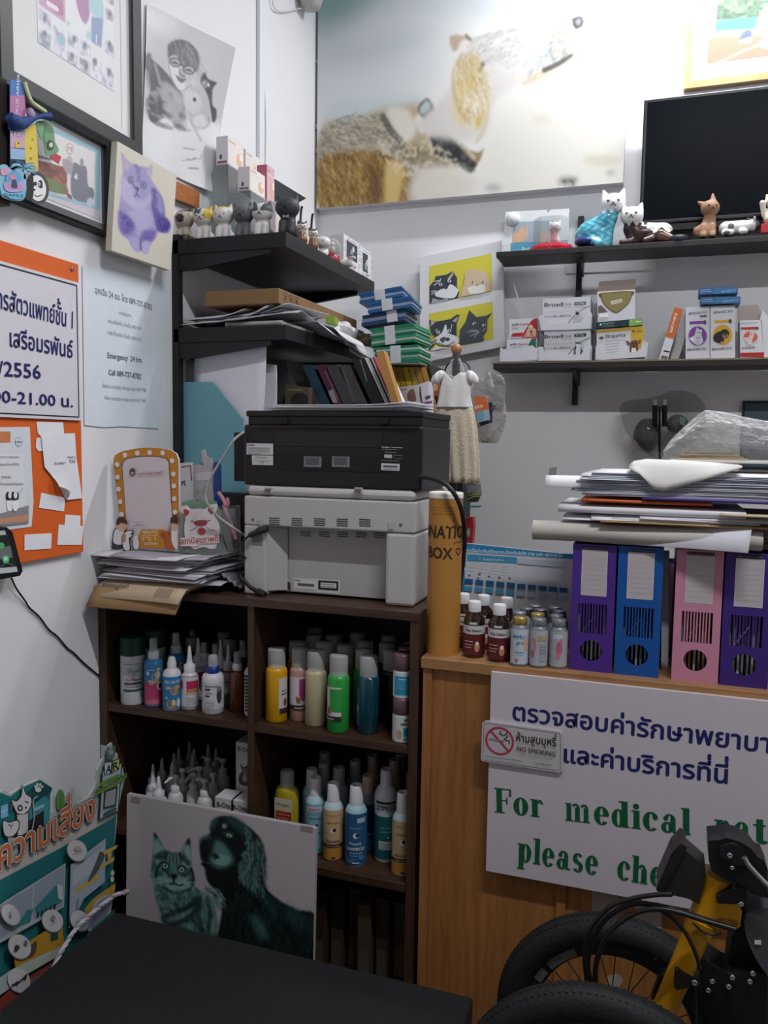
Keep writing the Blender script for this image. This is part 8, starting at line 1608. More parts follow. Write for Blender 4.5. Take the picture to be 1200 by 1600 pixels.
def derm(label,p,kind,h=.19,r=.0248):
    b = h*.74; t = shampoo(label,p,ZB2,h,r,{'teal': mat('#a9c6d0',.35),'beige': mat('#b9ccd2',.35),'blue': mat('#9fc0cc',.35)}[kind]); a = A0(p)
    if kind == 'teal': ar = [('band',b-.030,b-.018,-.9,.7,'#c9c4c6'),('text','POISON',b-.028,.008,'#a8343c',-.003,.026,.03),('text','dermcare',b-.050,.009,'#4a6672',0,.032),('dot',0,b-.068,.007,.007,'#c9d2d4'),('dot',.003,b-.066,.004,.005,'#2a3034'),('text','EASE',b-.090,.011,'#3a5a66',0,.03),('band',.004,.018,-1.5,1.5,'#5a95a6'),('band',b-.035,b-.034,-.9,.9,'#5a7a86')]; base = '#7fb2c0'
    elif kind == 'beige': ar = [('band',.004,.034,-1.5,1.5,'#b9803c'),('text','dermcare',b-.046,.009,'#8a6a44',0,.032),('dot',0,b-.062,.007,.007,'#d9d4cc'),('dot',.003,b-.061,.004,.005,'#2a2624'),('text','Aloveen',.048,.012,'#6a4a28',0,.036,.01),('band',.036,.044,-1.5,1.5,'#2a2422'),('text','NATURAL SHAMPOO',.038,.004,'#d4b88a',0,.034,.01),('band',b-.024,b-.023,-.9,.9,'#8a7048'),('dot',.002,.010,.005,.0025,'#3a2a1a')]; base = '#c6a87e'
    else: ar = [('band',b-.034,b-.022,.1,.9,'#a9b8c4'),('text','dermcare',b-.050,.009,'#6f94b4',0,.034),('dot',0,b-.066,.007,.007,'#d4d8da'),('dot',.003,b-.065,.004,.005,'#22282c'),('text','Natural',.056,.011,'#c2d0da',-.002,.028,.02),('text','SHAMPOO',.042,.0115,'#d2dae0',0,.044,.035),('band',.034,.036,-.6,.6,'#9fb6c8'),('band',.028,.030,-.6,.5,'#7f9cb6'),('dot',.014,.024,.008,.006,'#4a7aa4'),('dot',-.012,.018,.010,.008,'#3a6a98'),('band',.010,.013,-.3,.3,'#c2ccd4')]; base = '#265884'
    cyl_label(t,r,a,.004,b-.012,base,ar); return t
derm('teal labelled shampoo bottle partly behind the yellow one',(-.812,1.842),'teal'); derm('teal labelled shampoo bottle with a poison band in the front row',(-.782,1.797),'teal')
derm('beige and orange labelled shampoo bottle beside the blue one',(-.7275,1.782),'beige'); derm('blue labelled natural shampoo bottle in the front row',(-.6655,1.778),'blue',.196,.0268)
p = (-.6035,1.822); h = .228; r = .0288; t = bot('round_bottle','tall white and dark teal conditioner bottle with a ribbed label',p,ZB2,[('bottle',[(.026,0),(r,.004),(r,.130),(r*1.03,.145),(r,.165),(r*.75,.182),(.0135,.188)],WPL),('cap',[(.0155,.186),(.0145,.226),(.012,.228),(.009,.224),(0,.224)],WPL)])
cyl_label(t,r,A0(p),.010,.118,'#0f5a5e',[('text','Leave-On',.088,.006,'#7fb0ae',-.002,.024),('text','Conditioner',.078,.007,'#7fb0ae',0,.032),('band',.034,.056,-.6,.5,'#b9c2c2'),('band',.048,.050,-.5,.3,'#6a7a7a'),('band',.042,.0435,-.5,.35,'#6a7a7a'),('band',.037,.0385,-.5,.2,'#6a7a7a'),('dot',.006,.066,.002,.002,'#c9d4d4')]); mb = MB(); mb.text('ZYMOX',(Vector((0,0,.134)),0,0,0),.018,fm('#2a2c30'),0,0,'c',.02,.15,.0012,.050,0,(r*1.02,A0(p))); mb.patch((0,0,0),r*1.02,.150,.156,A0(p)-.9,A0(p)+.9,fm('#2a2c30'),10,.0012); mb.build('brand_band',t,world=False)
derm('beige labelled shampoo bottle at the side panel end of the row',(-.5455,1.775),'beige',.198)
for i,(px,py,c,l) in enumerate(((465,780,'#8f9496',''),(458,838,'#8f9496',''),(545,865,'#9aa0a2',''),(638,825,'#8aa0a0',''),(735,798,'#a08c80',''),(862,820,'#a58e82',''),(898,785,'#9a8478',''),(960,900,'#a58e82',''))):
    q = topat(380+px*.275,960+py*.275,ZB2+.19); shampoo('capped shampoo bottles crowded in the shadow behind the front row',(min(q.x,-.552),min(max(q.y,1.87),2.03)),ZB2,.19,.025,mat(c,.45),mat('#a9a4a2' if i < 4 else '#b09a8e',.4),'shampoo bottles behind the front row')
q = topat(380+728*.275,960+880*.275,ZB2+.192); t = shampoo('dark blue labelled bottle standing behind the natural shampoo',(q.x+.004,1.852),ZB2,.192,.0255,mat('#7a8a90',.4),mat('#b5a398',.4)); cyl_label(t,.0255,A0(q),.004,.125,'#1c4268',[('text','SHAMPOO',.045,.011,'#9fb0c0',0,.042,.03)])
# ---- lower left compartment: ear droppers, pump bottles, small cartons
TZ = ZB2+.135; EAR = 'white dropper bottles in the lower compartment'
PUX = ((520,1055),(632,1040),(725,1080),(560,1005),(670,1005),(735,935),(840,950),(775,1045)); EAX = ((285,955),(380,918),(450,868),(515,825),(577,785),(372,1012),(415,1060),(505,980),(610,835),(670,800),(650,902),(765,845))
SPOT = []
for k_,(X,Yz) in enumerate(EAX+PUX): q = topat(150+X*.225,960+Yz*.225,TZ if k_ < 12 else ZB2+.128); SPOT.append([max(q.x,-1.322),min(max(q.y,1.765),2.045),.021 if k_ != 6 else .0235])
rj = random.Random(4)
for A_ in SPOT: A_[0] += rj.uniform(-.004,.004); A_[1] += rj.uniform(-.004,.004)
for _ in range(200):
    for a_ in range(len(SPOT)):
        for b_ in range(a_):
            A_,B_ = SPOT[a_],SPOT[b_]; dx,dy = A_[0]-B_[0],A_[1]-B_[1]; d_ = math.hypot(dx,dy)+1e-6; mn = A_[2]+B_[2]+.001
            if d_ < mn: e_ = (mn-d_)/2; A_[0] += dx/d_*e_; A_[1] += dy/d_*e_; B_[0] -= dx/d_*e_; B_[1] -= dy/d_*e_
    for A_ in SPOT: A_[0] = min(max(A_[0],-1.322)+rj.uniform(0,.0004),-1.072); A_[1] = min(max(A_[1],1.765),2.048)-rj.uniform(0,.0004)
for i,(X,Yz) in enumerate(EAX):
    q = Vector((SPOT[i][0],SPOT[i][1],TZ)); lab = {0: 'white dropper bottle with a magenta label near the wall in the lower compartment',6: 'short white dropper bottle with a black ring just behind the picture panel'}.get(i,'white dropper bottles crowded in the lower compartment')
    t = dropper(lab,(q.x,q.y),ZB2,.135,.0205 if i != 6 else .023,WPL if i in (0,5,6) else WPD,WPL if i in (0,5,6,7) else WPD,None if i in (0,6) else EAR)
    if i == 0: cyl_label(t,.0205,A0(q),.01,.06,'#cfcfd3',[('band',.028,.050,-1.2,-.35,'#a8284c'),('band',.028,.050,.25,1.1,'#a8284c'),('band',.0595,.061,-1.5,1.5,'#333')])
    if i == 6: cyl_label(t,.023,A0(q),.01,.062,'#cfcfd3',[('band',.058,.060,-1.5,1.5,'#222'),('text','mg',.046,.007,'#222',.006,None,.03)])
def pump(label,p,z,h,r,rz=0,group=None):
    t = bot('pump_bottle',label,p,z,[('bottle',[(r-.002,0),(r,.003),(r,h*.52),(r*.8,h*.60),(r*.55,h*.63)],WPL),('collar',[(r*.60,h*.625),(r*.62,h*.76),(r*.30,h*.78)],WPL)],group)
    mb = MB(); mb.lathe([(r*.28,h*.77),(r*.28,h*.90),(r*.5,h*.92),(r*.48,h*.985),(0,h)],WPL,18); mb.tube([(0,0,h*.955),(r*.9*math.cos(rz),r*.9*math.sin(rz),h*.955),(r*1.7*math.cos(rz),r*1.7*math.sin(rz),h*.90)],[r*.24,r*.2,r*.12],WPL,8); mb.build('pump_head',t,world=False); return t
PU = 'white pump bottles in the lower compartment'
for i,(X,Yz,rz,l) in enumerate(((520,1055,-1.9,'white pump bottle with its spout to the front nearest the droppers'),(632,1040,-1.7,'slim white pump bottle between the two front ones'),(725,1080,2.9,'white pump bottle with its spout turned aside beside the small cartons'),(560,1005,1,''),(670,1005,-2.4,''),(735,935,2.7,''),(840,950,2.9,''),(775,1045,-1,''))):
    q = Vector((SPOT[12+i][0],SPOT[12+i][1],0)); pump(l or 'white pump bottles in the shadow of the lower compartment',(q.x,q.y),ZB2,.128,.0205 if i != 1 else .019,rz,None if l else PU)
def botic(label,x,y,z,group=None):
    w,d,h = .053,.053,.122; t = thing('ear_drop_carton',label,'box',(x,y,z),0,group); MB().box(-w/2,w/2,-d/2,d/2,0,h,WPL).build('carton',t,world=False,bevel=.0006)
    mb = MB(); fl = Flat(mb,(Vector((-w/2,-d/2,0)),Vector((1,0,0)),Vector((0,0,1)),Vector((0,-1,0))),True); fl.text('B-Otic',(.006,.098),(.047,.098),'#23252a',h=.013,bold=.02).line([(.02,.092),(.044,.092)],.0008,'#55585e').poly([(.012,.010),(.010,.032),(.018,.046),(.012,.066),(.020,.058),(.030,.060),(.036,.068),(.036,.052),(.042,.030),(.040,.010)],'#4a4244',True).ell((.027,.046),.008,.009,'#8a7670').ell((.024,.049),.0014,.002,'#1a1718').ell((.031,.049),.0014,.002,'#1a1718').ell((.027,.028),.007,.010,'#b09a94'); mb.build('printed_face',t,world=False); return t
q = at(349,1245,Y=1.735); xq = q.x; botic('small white ear drop carton at the front with a darker neighbour',xq,1.765,ZB2); botic('small white ear drop carton at the front against the divider',-.962,1.765,ZB2)
botic('ear drop carton lowest of the stacked ones behind',xq+.02,1.835,ZB2,None); botic('ear drop carton raised on top of another behind the front pair',xq+.021,1.835,ZB2+.1225); botic('ear drop carton lowest beside the stacked one at the divider',-.962,1.84,ZB2); botic('raised ear drop carton against the divider',-.962,1.842,ZB2+.1225); botic('ear drop carton in the dark at the back by the divider',-.965,1.93,ZB2); botic('raised ear drop carton in the dark at the back by the divider',-.965,1.93,ZB2+.1225)
# ---- bottom right compartment: packets standing in the dark
for i in range(9):
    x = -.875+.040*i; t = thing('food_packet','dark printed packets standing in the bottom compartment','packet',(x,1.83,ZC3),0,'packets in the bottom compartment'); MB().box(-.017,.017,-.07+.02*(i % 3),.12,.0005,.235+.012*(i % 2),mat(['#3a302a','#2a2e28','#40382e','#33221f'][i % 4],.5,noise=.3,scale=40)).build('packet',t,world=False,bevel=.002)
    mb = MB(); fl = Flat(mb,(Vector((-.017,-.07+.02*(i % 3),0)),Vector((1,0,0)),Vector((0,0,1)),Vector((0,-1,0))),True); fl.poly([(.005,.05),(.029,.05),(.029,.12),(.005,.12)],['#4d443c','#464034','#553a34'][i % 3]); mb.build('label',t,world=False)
# ================================================================== picture panel leaning on the bookcase
V_ = Vector((0,.03,1)).normalized(); o_ = Vector((0,1.647,0)); fr = (o_,Vector((1,0,0)),V_,Vector((1,0,0)).cross(V_))
q = loc2(fr,[(198.5,1243),(491.5,1292),(491.5,1500)]); x0,x1,zt = q[0][0],(q[1][0]+q[2][0])/2,(q[0][1]+q[1][1])/2
t = thing('pet_print','white panel printed with a teal cat and spaniel leaning on the bookcase','picture',(( x0+x1)/2,1.60,0))
MB().prism([(x0,.003),(x1,.003),(x1,zt),(x0,zt)],fr,.012,mat('#b3adb2',.55)).build('board',t)
yb = zt-.36; f2 = (fr[0]+fr[1]*x0+fr[2]*yb,*fr[1:]); w_,h_ = x1-x0,zt-yb
P = Pic(300,205,'#b8b1b6',pm(f2,w_,h_)); z = zz(225,1260,495,1200)
D0,D1,D2,D3,D4 = '#0c1416','#16282b','#2c4d4e','#5a8784','#8fb3ae'
cat_ = z(45,470,60,360,65,230,72,178,110,230,150,300,210,325,255,315,290,250,312,218,325,260,332,420,355,500,358,560,430,600,480,660,500,760,510,900,515,1000,140,1000,120,770,80,640,60,520)
P.poly(cat_,D3); cm = P.mask(cat_,True,1); P.noise(cm,9,D4,.7,.5); P.noise(cm,6,D2,.7,.55)
P.poly(z(70,178,98,215,75,215),D0); P.poly(z(290,255,312,218,322,262,300,260),D0); P.poly(z(75,240,130,290,90,340,70,330),D4,soft=2); P.poly(z(280,280,318,280,325,370,290,330),D4,soft=2)
P.poly(z(70,340,150,300,210,330,260,320,330,400,300,400,210,350,110,370),D1,soft=2,al=.8)
for x in (165,180,200,220,240): P.line(z(x,325,x+(x-200)*.3,390),3,D1,.85)
for x in (172,192,212,232): P.line(z(x,330,x+(x-200)*.3,385),3,D4,.8)
P.poly(z(195,390,225,400,235,470,190,465),D3,soft=2)
for e in ((150,412),(262,438)): P.ell(z(*e)[0],5.4,4.8,D0); P.ell(z(*e)[0],3.7,3.6,D4); P.ell(z(*e)[0],1.7,2.1,D0)
P.line(z(110,400,90,440,80,500),4,D1); P.line(z(130,440,165,460,185,520),4,D1,.8); P.line(z(240,465,290,480,320,440),4,D1,.8); P.line(z(330,430,345,500,330,560),4,D1)
P.poly(z(188,470,232,475,215,505,200,503),D0); P.line(z(207,500,205,530,180,535),2.2,D0); P.line(z(205,530,240,545,275,540),2.2,D0); P.poly(z(130,490,190,500,200,530,150,535),D4,soft=3); P.poly(z(215,510,285,500,300,540,240,550),D4,soft=3); P.poly(z(150,545,300,555,260,600,190,590),D4,soft=3); P.line(z(150,570,220,600,320,575),5,D1,.8)
P.hairs(P.mask(z(80,600,350,580,480,680,500,1000,150,1000,120,770)),900,.03,1.0,[D1,D2,D4,D3],al=.35);
for q_ in ((150,760,300,700,360,640),(180,830,330,760,370,680),(390,640,380,760,410,860),(440,640,460,760,440,900),(220,680,260,720,340,680),(130,780,190,830,300,860),(350,800,420,900,430,1000)): P.line(z(*q_),7,D1,.75)
dog = z(385,240,400,215,455,185,455,140,480,90,530,65,620,70,700,120,760,165,820,240,848,340,850,460,850,560,930,640,1050,710,1210,770,1210,1100,500,1100,520,850,545,680,510,600,440,520,420,430,390,400,405,385,388,330)
P.poly(dog,D0); dm = P.mask(dog,True,1)
P.poly(z(470,100,520,80,490,140,470,160),D2,soft=3); P.poly(z(560,90,640,80,720,140,700,200,600,120),D2,soft=4,al=.8); P.poly(z(500,240,560,270,620,370,560,420,500,420,460,380,480,320),D3,soft=4); P.poly(z(520,330,600,360,560,410,500,400),'#7fa8a2',soft=3); P.line(z(470,340,520,355,500,330),4,D1,.8)
P.poly(z(400,220,460,205,490,240,440,290,410,260),D1,soft=2); P.ell(z(430,255)[0],3.4,5,D0); P.line(z(405,225,470,215),3,D2,.7); P.ell(z(590,198)[0],7,3.6,D2,.3); P.ell(z(592,200)[0],3.5,2.2,'#a9b9b4',.3); P.ell(z(592,200)[0],1.6,1.6,D0); P.ell(z(560,135)[0],2.8,2.8,'#9aa5a2'); P.line(z(550,180,620,190),2,D2)
ear = P.mask(z(700,140,800,230,848,340,850,560,820,620,740,560,660,480,690,330,720,250)); P.hairs(ear,420,.035,1.4,[D2,D3,'#7d9c96',D1],al=.5); P.line(z(680,340,720,330,735,400,690,470),3,D3,.6); P.line(z(700,260,725,250,720,300),3,D3,.5)
P.poly(z(740,760,820,800,860,910,800,900),D3,soft=7,al=.7); P.poly(z(980,680,1100,760,1080,860,1010,800),D2,soft=8,al=.8); P.poly(z(860,620,920,720,880,800),D2,soft=6,al=.7); P.poly(z(1100,760,1190,800,1180,900),D2,soft=8,al=.5)
P.hairs(P.mask(z(560,620,850,600,1150,780,1180,1000,700,1000,560,900)),900,.03,1.3,[D1,D2,'#0a0f10',D1],al=.45); P.hairs(P.mask(z(420,540,540,600,540,680,470,640)),160,.03,1.0,[D3,D4,D1],al=.6)
P.soften(1)
for e in ((150,412),(262,438)): P.ell(z(*e)[0],5.6,5.0,D0); P.ell(z(*e)[0],4.0,3.9,'#a9c4be',0,0); P.ell(z(*e)[0],1.7,2.2,D0,0,0)
P.line(z(115,395,135,385,175,405),2.2,D0); P.line(z(235,425,270,412,300,440),2.2,D0); P.poly(z(188,470,232,475,215,505,200,503),D0); P.line(z(207,500,205,530,180,538),2,D0); P.line(z(205,530,240,548,272,542),2,D0)
for q_ in ((130,510,70,500),(135,520,80,535),(290,525,350,530),(285,535,340,560)): P.line(z(*q_),.9,'#a9c4be',.7)
for x in (165,185,205,225,245): P.line(z(x,325,x+(x-205)*.25,385),2.2,D0,.7)
P.ell(z(590,198)[0],6.5,3.2,D2,.3); P.ell(z(592,200)[0],4.2,2.2,'#a9b9b4',.3,0); P.ell(z(592,200)[0],1.7,1.7,D0,0,0); P.ell(z(558,136)[0],3,3,'#8f9a98'); P.line(z(470,100,455,150,460,180),2.5,D3,.8); P.line(z(395,250,400,225,455,200),2.2,D3,.6); P.ell(z(425,256)[0],3.2,4.6,'#05090a'); P.line(z(480,330,510,352,490,360),3,D0,.9); P.line(z(395,300,400,370,470,400,560,425),2,D2,.8)
P.line(z(685,330,720,320,738,400,700,470,660,490),2.5,D3,.7); P.line(z(705,255,730,250,725,300),2.5,D3,.6)
P.put(mb := MB(),picfn(f2,0,w_,0,h_,.0006)); mb.build('print',t)
for q in ([(205,1244.5),(219,1247),(219,1256),(205,1253.5)],[(470,1289),(489,1292),(489,1301),(470,1298)]): MB().poly(loc2(fr,q)[::-1],fr,mat('#8b8584',.4),.0012).build('tape_piece',t)

# ================================================================== dark bench in front
BX = -1.158; t = thing('bench','low black padded bench along the wall in front of the bookcase','bench',(-.717,1.0,0)); BC = mat('#121316',.85,noise=.25,scale=400,bump=.25)
MB().box(BX,-.307,.35,1.50,.245,.300,BC).build('seat_pad',t,bevel=.006); MB().box(BX+.01,-.315,.36,1.49,.215,.245,mat('#22201f',.6)).build('frame',t)
for x in (BX+.03,-.37):
    for y in (.38,1.44): MB().box(x,x+.04,y,y+.04,0,.215,mat('#1c1b1b',.5)).build('leg',t)

# ================================================================== die-cut pet standee by the wall
fr = (Vector((-1.205,0,0)),Vector((0,1,0)),Vector((-.03,0,1)).normalized(),Vector((1,0,.03)).normalized()); z = zz(0,1140,210,800); TE = '#1f6a6e'; T2 = '#2f8286'; CRM = '#b9b6b0'
out = z(660,1140,672,800,700,500,722,380,745,290,735,250,722,200,705,185,700,140,672,130,668,78,640,100,612,92,615,170,580,240,575,310,555,360,530,400,500,420,455,440,440,345,420,345,400,430,375,460,370,380,345,355,330,400,325,480,300,490,300,380,312,345,235,292,145,335,125,325,110,355,60,385,20,360,-40,400,-120,470,-300,520,-420,600)
q = loc2(fr,out); q = [q[-1]]+q[:-1]; ql = min(a for a,b in q); q = [(a,b) for a,b in q]; q = [(ql,.004)]+[(ql,q[0][1])]+q[:0:-1][::-1][0:0]+[(a,b) for a,b in [loc2(fr,out)[-1]]+loc2(fr,out)[::-1][1:]]+[(loc2(fr,out)[0][0],.004)]
t = thing('pet_standee','die-cut teal standee of pet risks with cartoon cats leaning along the wall','standee',(-1.21,1.3,0)); mb = MB().prism(q,fr,.006,mat('#a9b0ae',.5)); fl = Flat(mb,fr)
fl.poly(z(-400,1130,-400,1080,10,890,370,700,690,515,655,1150,300,1420,-100,1800,-400,2000),TE).poly(z(-400,860,0,800,540,560,690,480,690,515,365,700,0,890,-400,1080),CRM)
# house with cats
fl.poly(z(-60,440,0,375,60,398,120,350,235,300,310,348,298,385,290,560,160,640,-60,700),TE).poly(z(130,400,235,303,308,348,290,380,210,440),'#174a48').poly(z(165,470,262,395,290,420,288,560,170,630),'#3d8f98').poly(z(165,545,258,480,258,575,175,620),'#232426').poly(z(195,470,260,440,260,460,195,490),'#8fc0d0').poly(z(0,455,42,440,45,515,0,530),'#6fb0cc').line(z(0,490,44,476),1,'#c9d6dc').line(z(22,448,22,522),1,'#c9d6dc')
for e,rx_,ry_ in (((222,355),5,4.5),((205,338),1.8,2.4),((216,326),1.8,2.6),((232,326),1.8,2.6),((244,338),1.8,2.4)): fl.ell(z(*e)[0],rx_,ry_,'#c9cfce')
fl.poly(z(330,470,330,390,352,355,375,385,375,460,350,475),'#5a8a4a',True).line(z(352,470,352,385),1.2,'#2f5a34')
fl.poly(z(85,480,165,490,165,610,90,650),'#2c2e30').poly(z(92,490,158,495,156,605,98,640),'#b9b6b8').poly(z(52,410,85,420,112,385,120,330,148,378,178,400,180,450,145,500,95,505,70,470),'#2c2e30').poly(z(60,418,88,427,118,392,124,342,143,384,172,405,173,447,142,493,98,497,77,466),'#c2bfc0',True).ell(z(108,465)[0],4.3,5,'#2c2e30').ell(z(108,465)[0],2,2.4,'#c9c4c4').line(z(138,425,158,432),1.2,'#2c2e30').ell(z(143,462)[0],1.4,1.2,'#2c2e30').line(z(60,430,50,480),4,'#55585a').line(z(178,590,190,520,185,420,212,395),2.6,'#9aa09e',True)
fl.poly(z(0,540,40,545,95,535,100,590,60,640,10,630),'#2c2e30',True).poly(z(5,545,40,552,90,542,93,588,58,630,14,622),'#c2bfc0',True).line(z(35,560,50,572,65,556),1.2,'#2c2e30',True).line(z(50,572,50,590),1,'#2c2e30').poly(z(30,640,80,640,80,690,30,700),'#9a9898')
# title
for m_,b_,sh in (('#16363a',.10,0),('#c8c4c0',.07,0),('#b8663f',.028,0)): fl.text('ความเสี่ยง',z(-28,838)[0],z(548,520)[0],m_,h=45,bold=b_)
# AR box
fl.poly(z(570,540,590,240,700,190,712,190,690,490),'#16363a').poly(z(577,530,596,248,705,200,684,482),'#9fb4ba').poly(z(600,190,650,185,645,260,602,272),'#1d3a40').poly(z(605,196,645,191,640,254,607,266),'#c2c9cc').poly(z(650,183,695,165,690,235,645,260),'#16363a').poly(z(654,188,691,172,686,230,650,252),'#c9c86a').text('A',z(610,260)[0],z(640,250)[0],'#16282c',h=13,bold=.03).text('R',z(655,244)[0],z(685,228)[0],'#16282c',h=13,bold=.03).poly(z(615,170,620,98,640,110,664,88,664,140,650,170),'#5a6a6c',True).ell(z(640,130)[0],4,5,'#8a9698')
fl.line(z(545,370,640,335,735,265),8,'#6a8a3a').line(z(570,325,690,270),6,'#6a8a3a').text('สแกนเพื่อดูข้อมูล',z(545,378)[0],z(735,268)[0],'#2c4a24',h=5).poly(z(592,470,600,360,678,330,668,450),'#1d3a40').poly(z(600,458,607,370,668,346,660,442),'#9a9a9a').poly(z(598,510,600,490,665,460,665,480),'#3d5a5e',True)
# windows, furniture, speech bubbles
fl.poly(z(-60,1060,10,1010,365,790,355,1050,0,1250,-60,1280),'#a9adb6').poly(z(-50,1055,170,925,160,1130,-50,1250),'#8d97a4').poly(z(178,915,358,800,350,1040,170,1130),'#8d97a4').poly(z(175,1060,320,905,345,940,340,1020,200,1110),'#34787c').poly(z(70,1170,130,1070,170,1060,150,1140),'#34787c').poly(z(310,910,345,925,345,1010,320,1000),'#b9bcc0')
for i in range(5): fl.poly(z(190+i*25,1085-i*13,202+i*25,1078-i*13,200+i*25,1110-i*13,188+i*25,1118-i*13),'#2c2e34')
fl.poly(z(390,800,600,640,595,900,470,1000,380,1180),'#9aa6b4').poly(z(405,830,590,690,580,800,400,930),'#adb4bf').poly(z(420,940,560,850,560,880,420,965),'#c2a24e').poly(z(580,720,670,680,665,700,585,745),'#c2a24e').poly(z(520,830,650,750,648,775,520,850),'#c2a24e').poly(z(610,715,635,705,630,760,608,770),'#c2a24e').poly(z(490,900,540,780,565,720,590,750,540,850),'#4a5458',True)
for e in ((638,847),(636,885)): fl.ell(z(*e)[0],3,4.5,'#b9c2a4')
fl.poly(z(470,1060,520,1000,655,905,650,960,620,1000,500,1200,480,1180),'#b08a2e').poly(z(490,1180,520,1040,580,980,635,990,610,1120,530,1200),'#a3a6ac',True).poly(z(505,1165,535,1050,585,1000,622,1005,600,1105,540,1180),'#8388a0',True).poly(z(480,1210,650,1060,645,1110,480,1260),'#2c5a44').poly(z(415,1100,425,1000,435,1000,430,1090),'#7d8a92')
fl.poly(z(50,1400,40,1310,180,1220,330,1130,345,1280,120,1420),'#b0842a').poly(z(262,1195,305,1165,308,1240,262,1255),'#24463c').poly(z(120,1350,130,1290,180,1250,165,1330),'#5a4630',True).poly(z(-100,1500,60,1400,345,1270,340,1320,60,1480,-100,1600),'#a9b0a6').poly(z(-100,1640,60,1500,300,1360,500,1260,480,1290,100,1560,-100,1760),'#8a3a34').poly(z(100,1500,220,1430,300,1350,290,1400,140,1520),'#6a5a4e',True).poly(z(-60,1480,20,1420,60,1440,30,1520,-60,1580),'#a9aeb0')
for c,rx_,ry_ in (((418,712),15,17),((270,1128),16,18),((433,1128),14,17),((70,1280),17,20),((65,1480),17,20),((15,1090),13,18)):
    c_ = z(*c)[0]; fl.ell((c_[0],c_[1]+1.5),rx_+.6,ry_+.6,'#55686a',-.6).ell(c_,rx_,ry_,'#c4c2c4',-.6)
fl.ell(z(418,700)[0],6,4,'#b0a890').line(z(395,730,445,712),1.2,'#a9a49e').ell(z(268,1112)[0],3.4,5,'#8d8d92').line(z(250,1150,290,1130),1,'#a9a49e').line(z(410,1160,455,1110),1,'#77777c').ell(z(420,1140)[0],3.5,3.5,'#a4a4a8').poly(z(35,1310,40,1270,65,1280,55,1300),'#3a3a3e',True).poly(z(90,1260,100,1240,115,1260,100,1275),'#6a6a6e',True).line(z(15,1510,60,1490,110,1440),3,'#2c2c30',True).poly(z(30,1500,50,1480,55,1510),'#2c2c30').poly(z(85,1470,110,1440,100,1480),'#2c2c30').poly(z(0,1100,8,1060,12,1110),'#77777c')
mb.build('printed_board',t)
# white braided rope
zr_ = zz(0,1140,210,800); pts = [at(225,1390,Y=1.695),at(196,1392,Y=1.685)]+[at(*p,X=x) for p,x in zip(zr_(760,968,690,985,600,1050,520,1120,450,1190,390,1280,310,1440),(-1.190,-1.186,-1.182,-1.178,-1.175,-1.172,-1.170))]; pts += [pts[-1]+Vector((-.002,-.05,-.10)),pts[-1]+Vector((-.003,-.08,-.2))]
rp = smooth_curve(pts,10); mb = MB(); RM = mat('#b9b4bf',.75,noise=.06); RM2 = mat('#8d8894',.75,noise=.06)
for s in range(3):
    pp = []
    for i,p in enumerate(rp):
        T = (rp[min(i+1,len(rp)-1)]-rp[max(i-1,0)]).normalized(); u = T.cross(Vector((1,0,0))).normalized(); w = T.cross(u); a = i*.75+s*2.094; pp.append(p+u*math.cos(a)*.0026+w*math.sin(a)*.0026)
    mb.tube(pp,.0030,RM if s else RM2,7)
tag(_rebase(mb,'braided_rope',rp[0]),'pale braided rope looping down in front of the teal standee','rope')

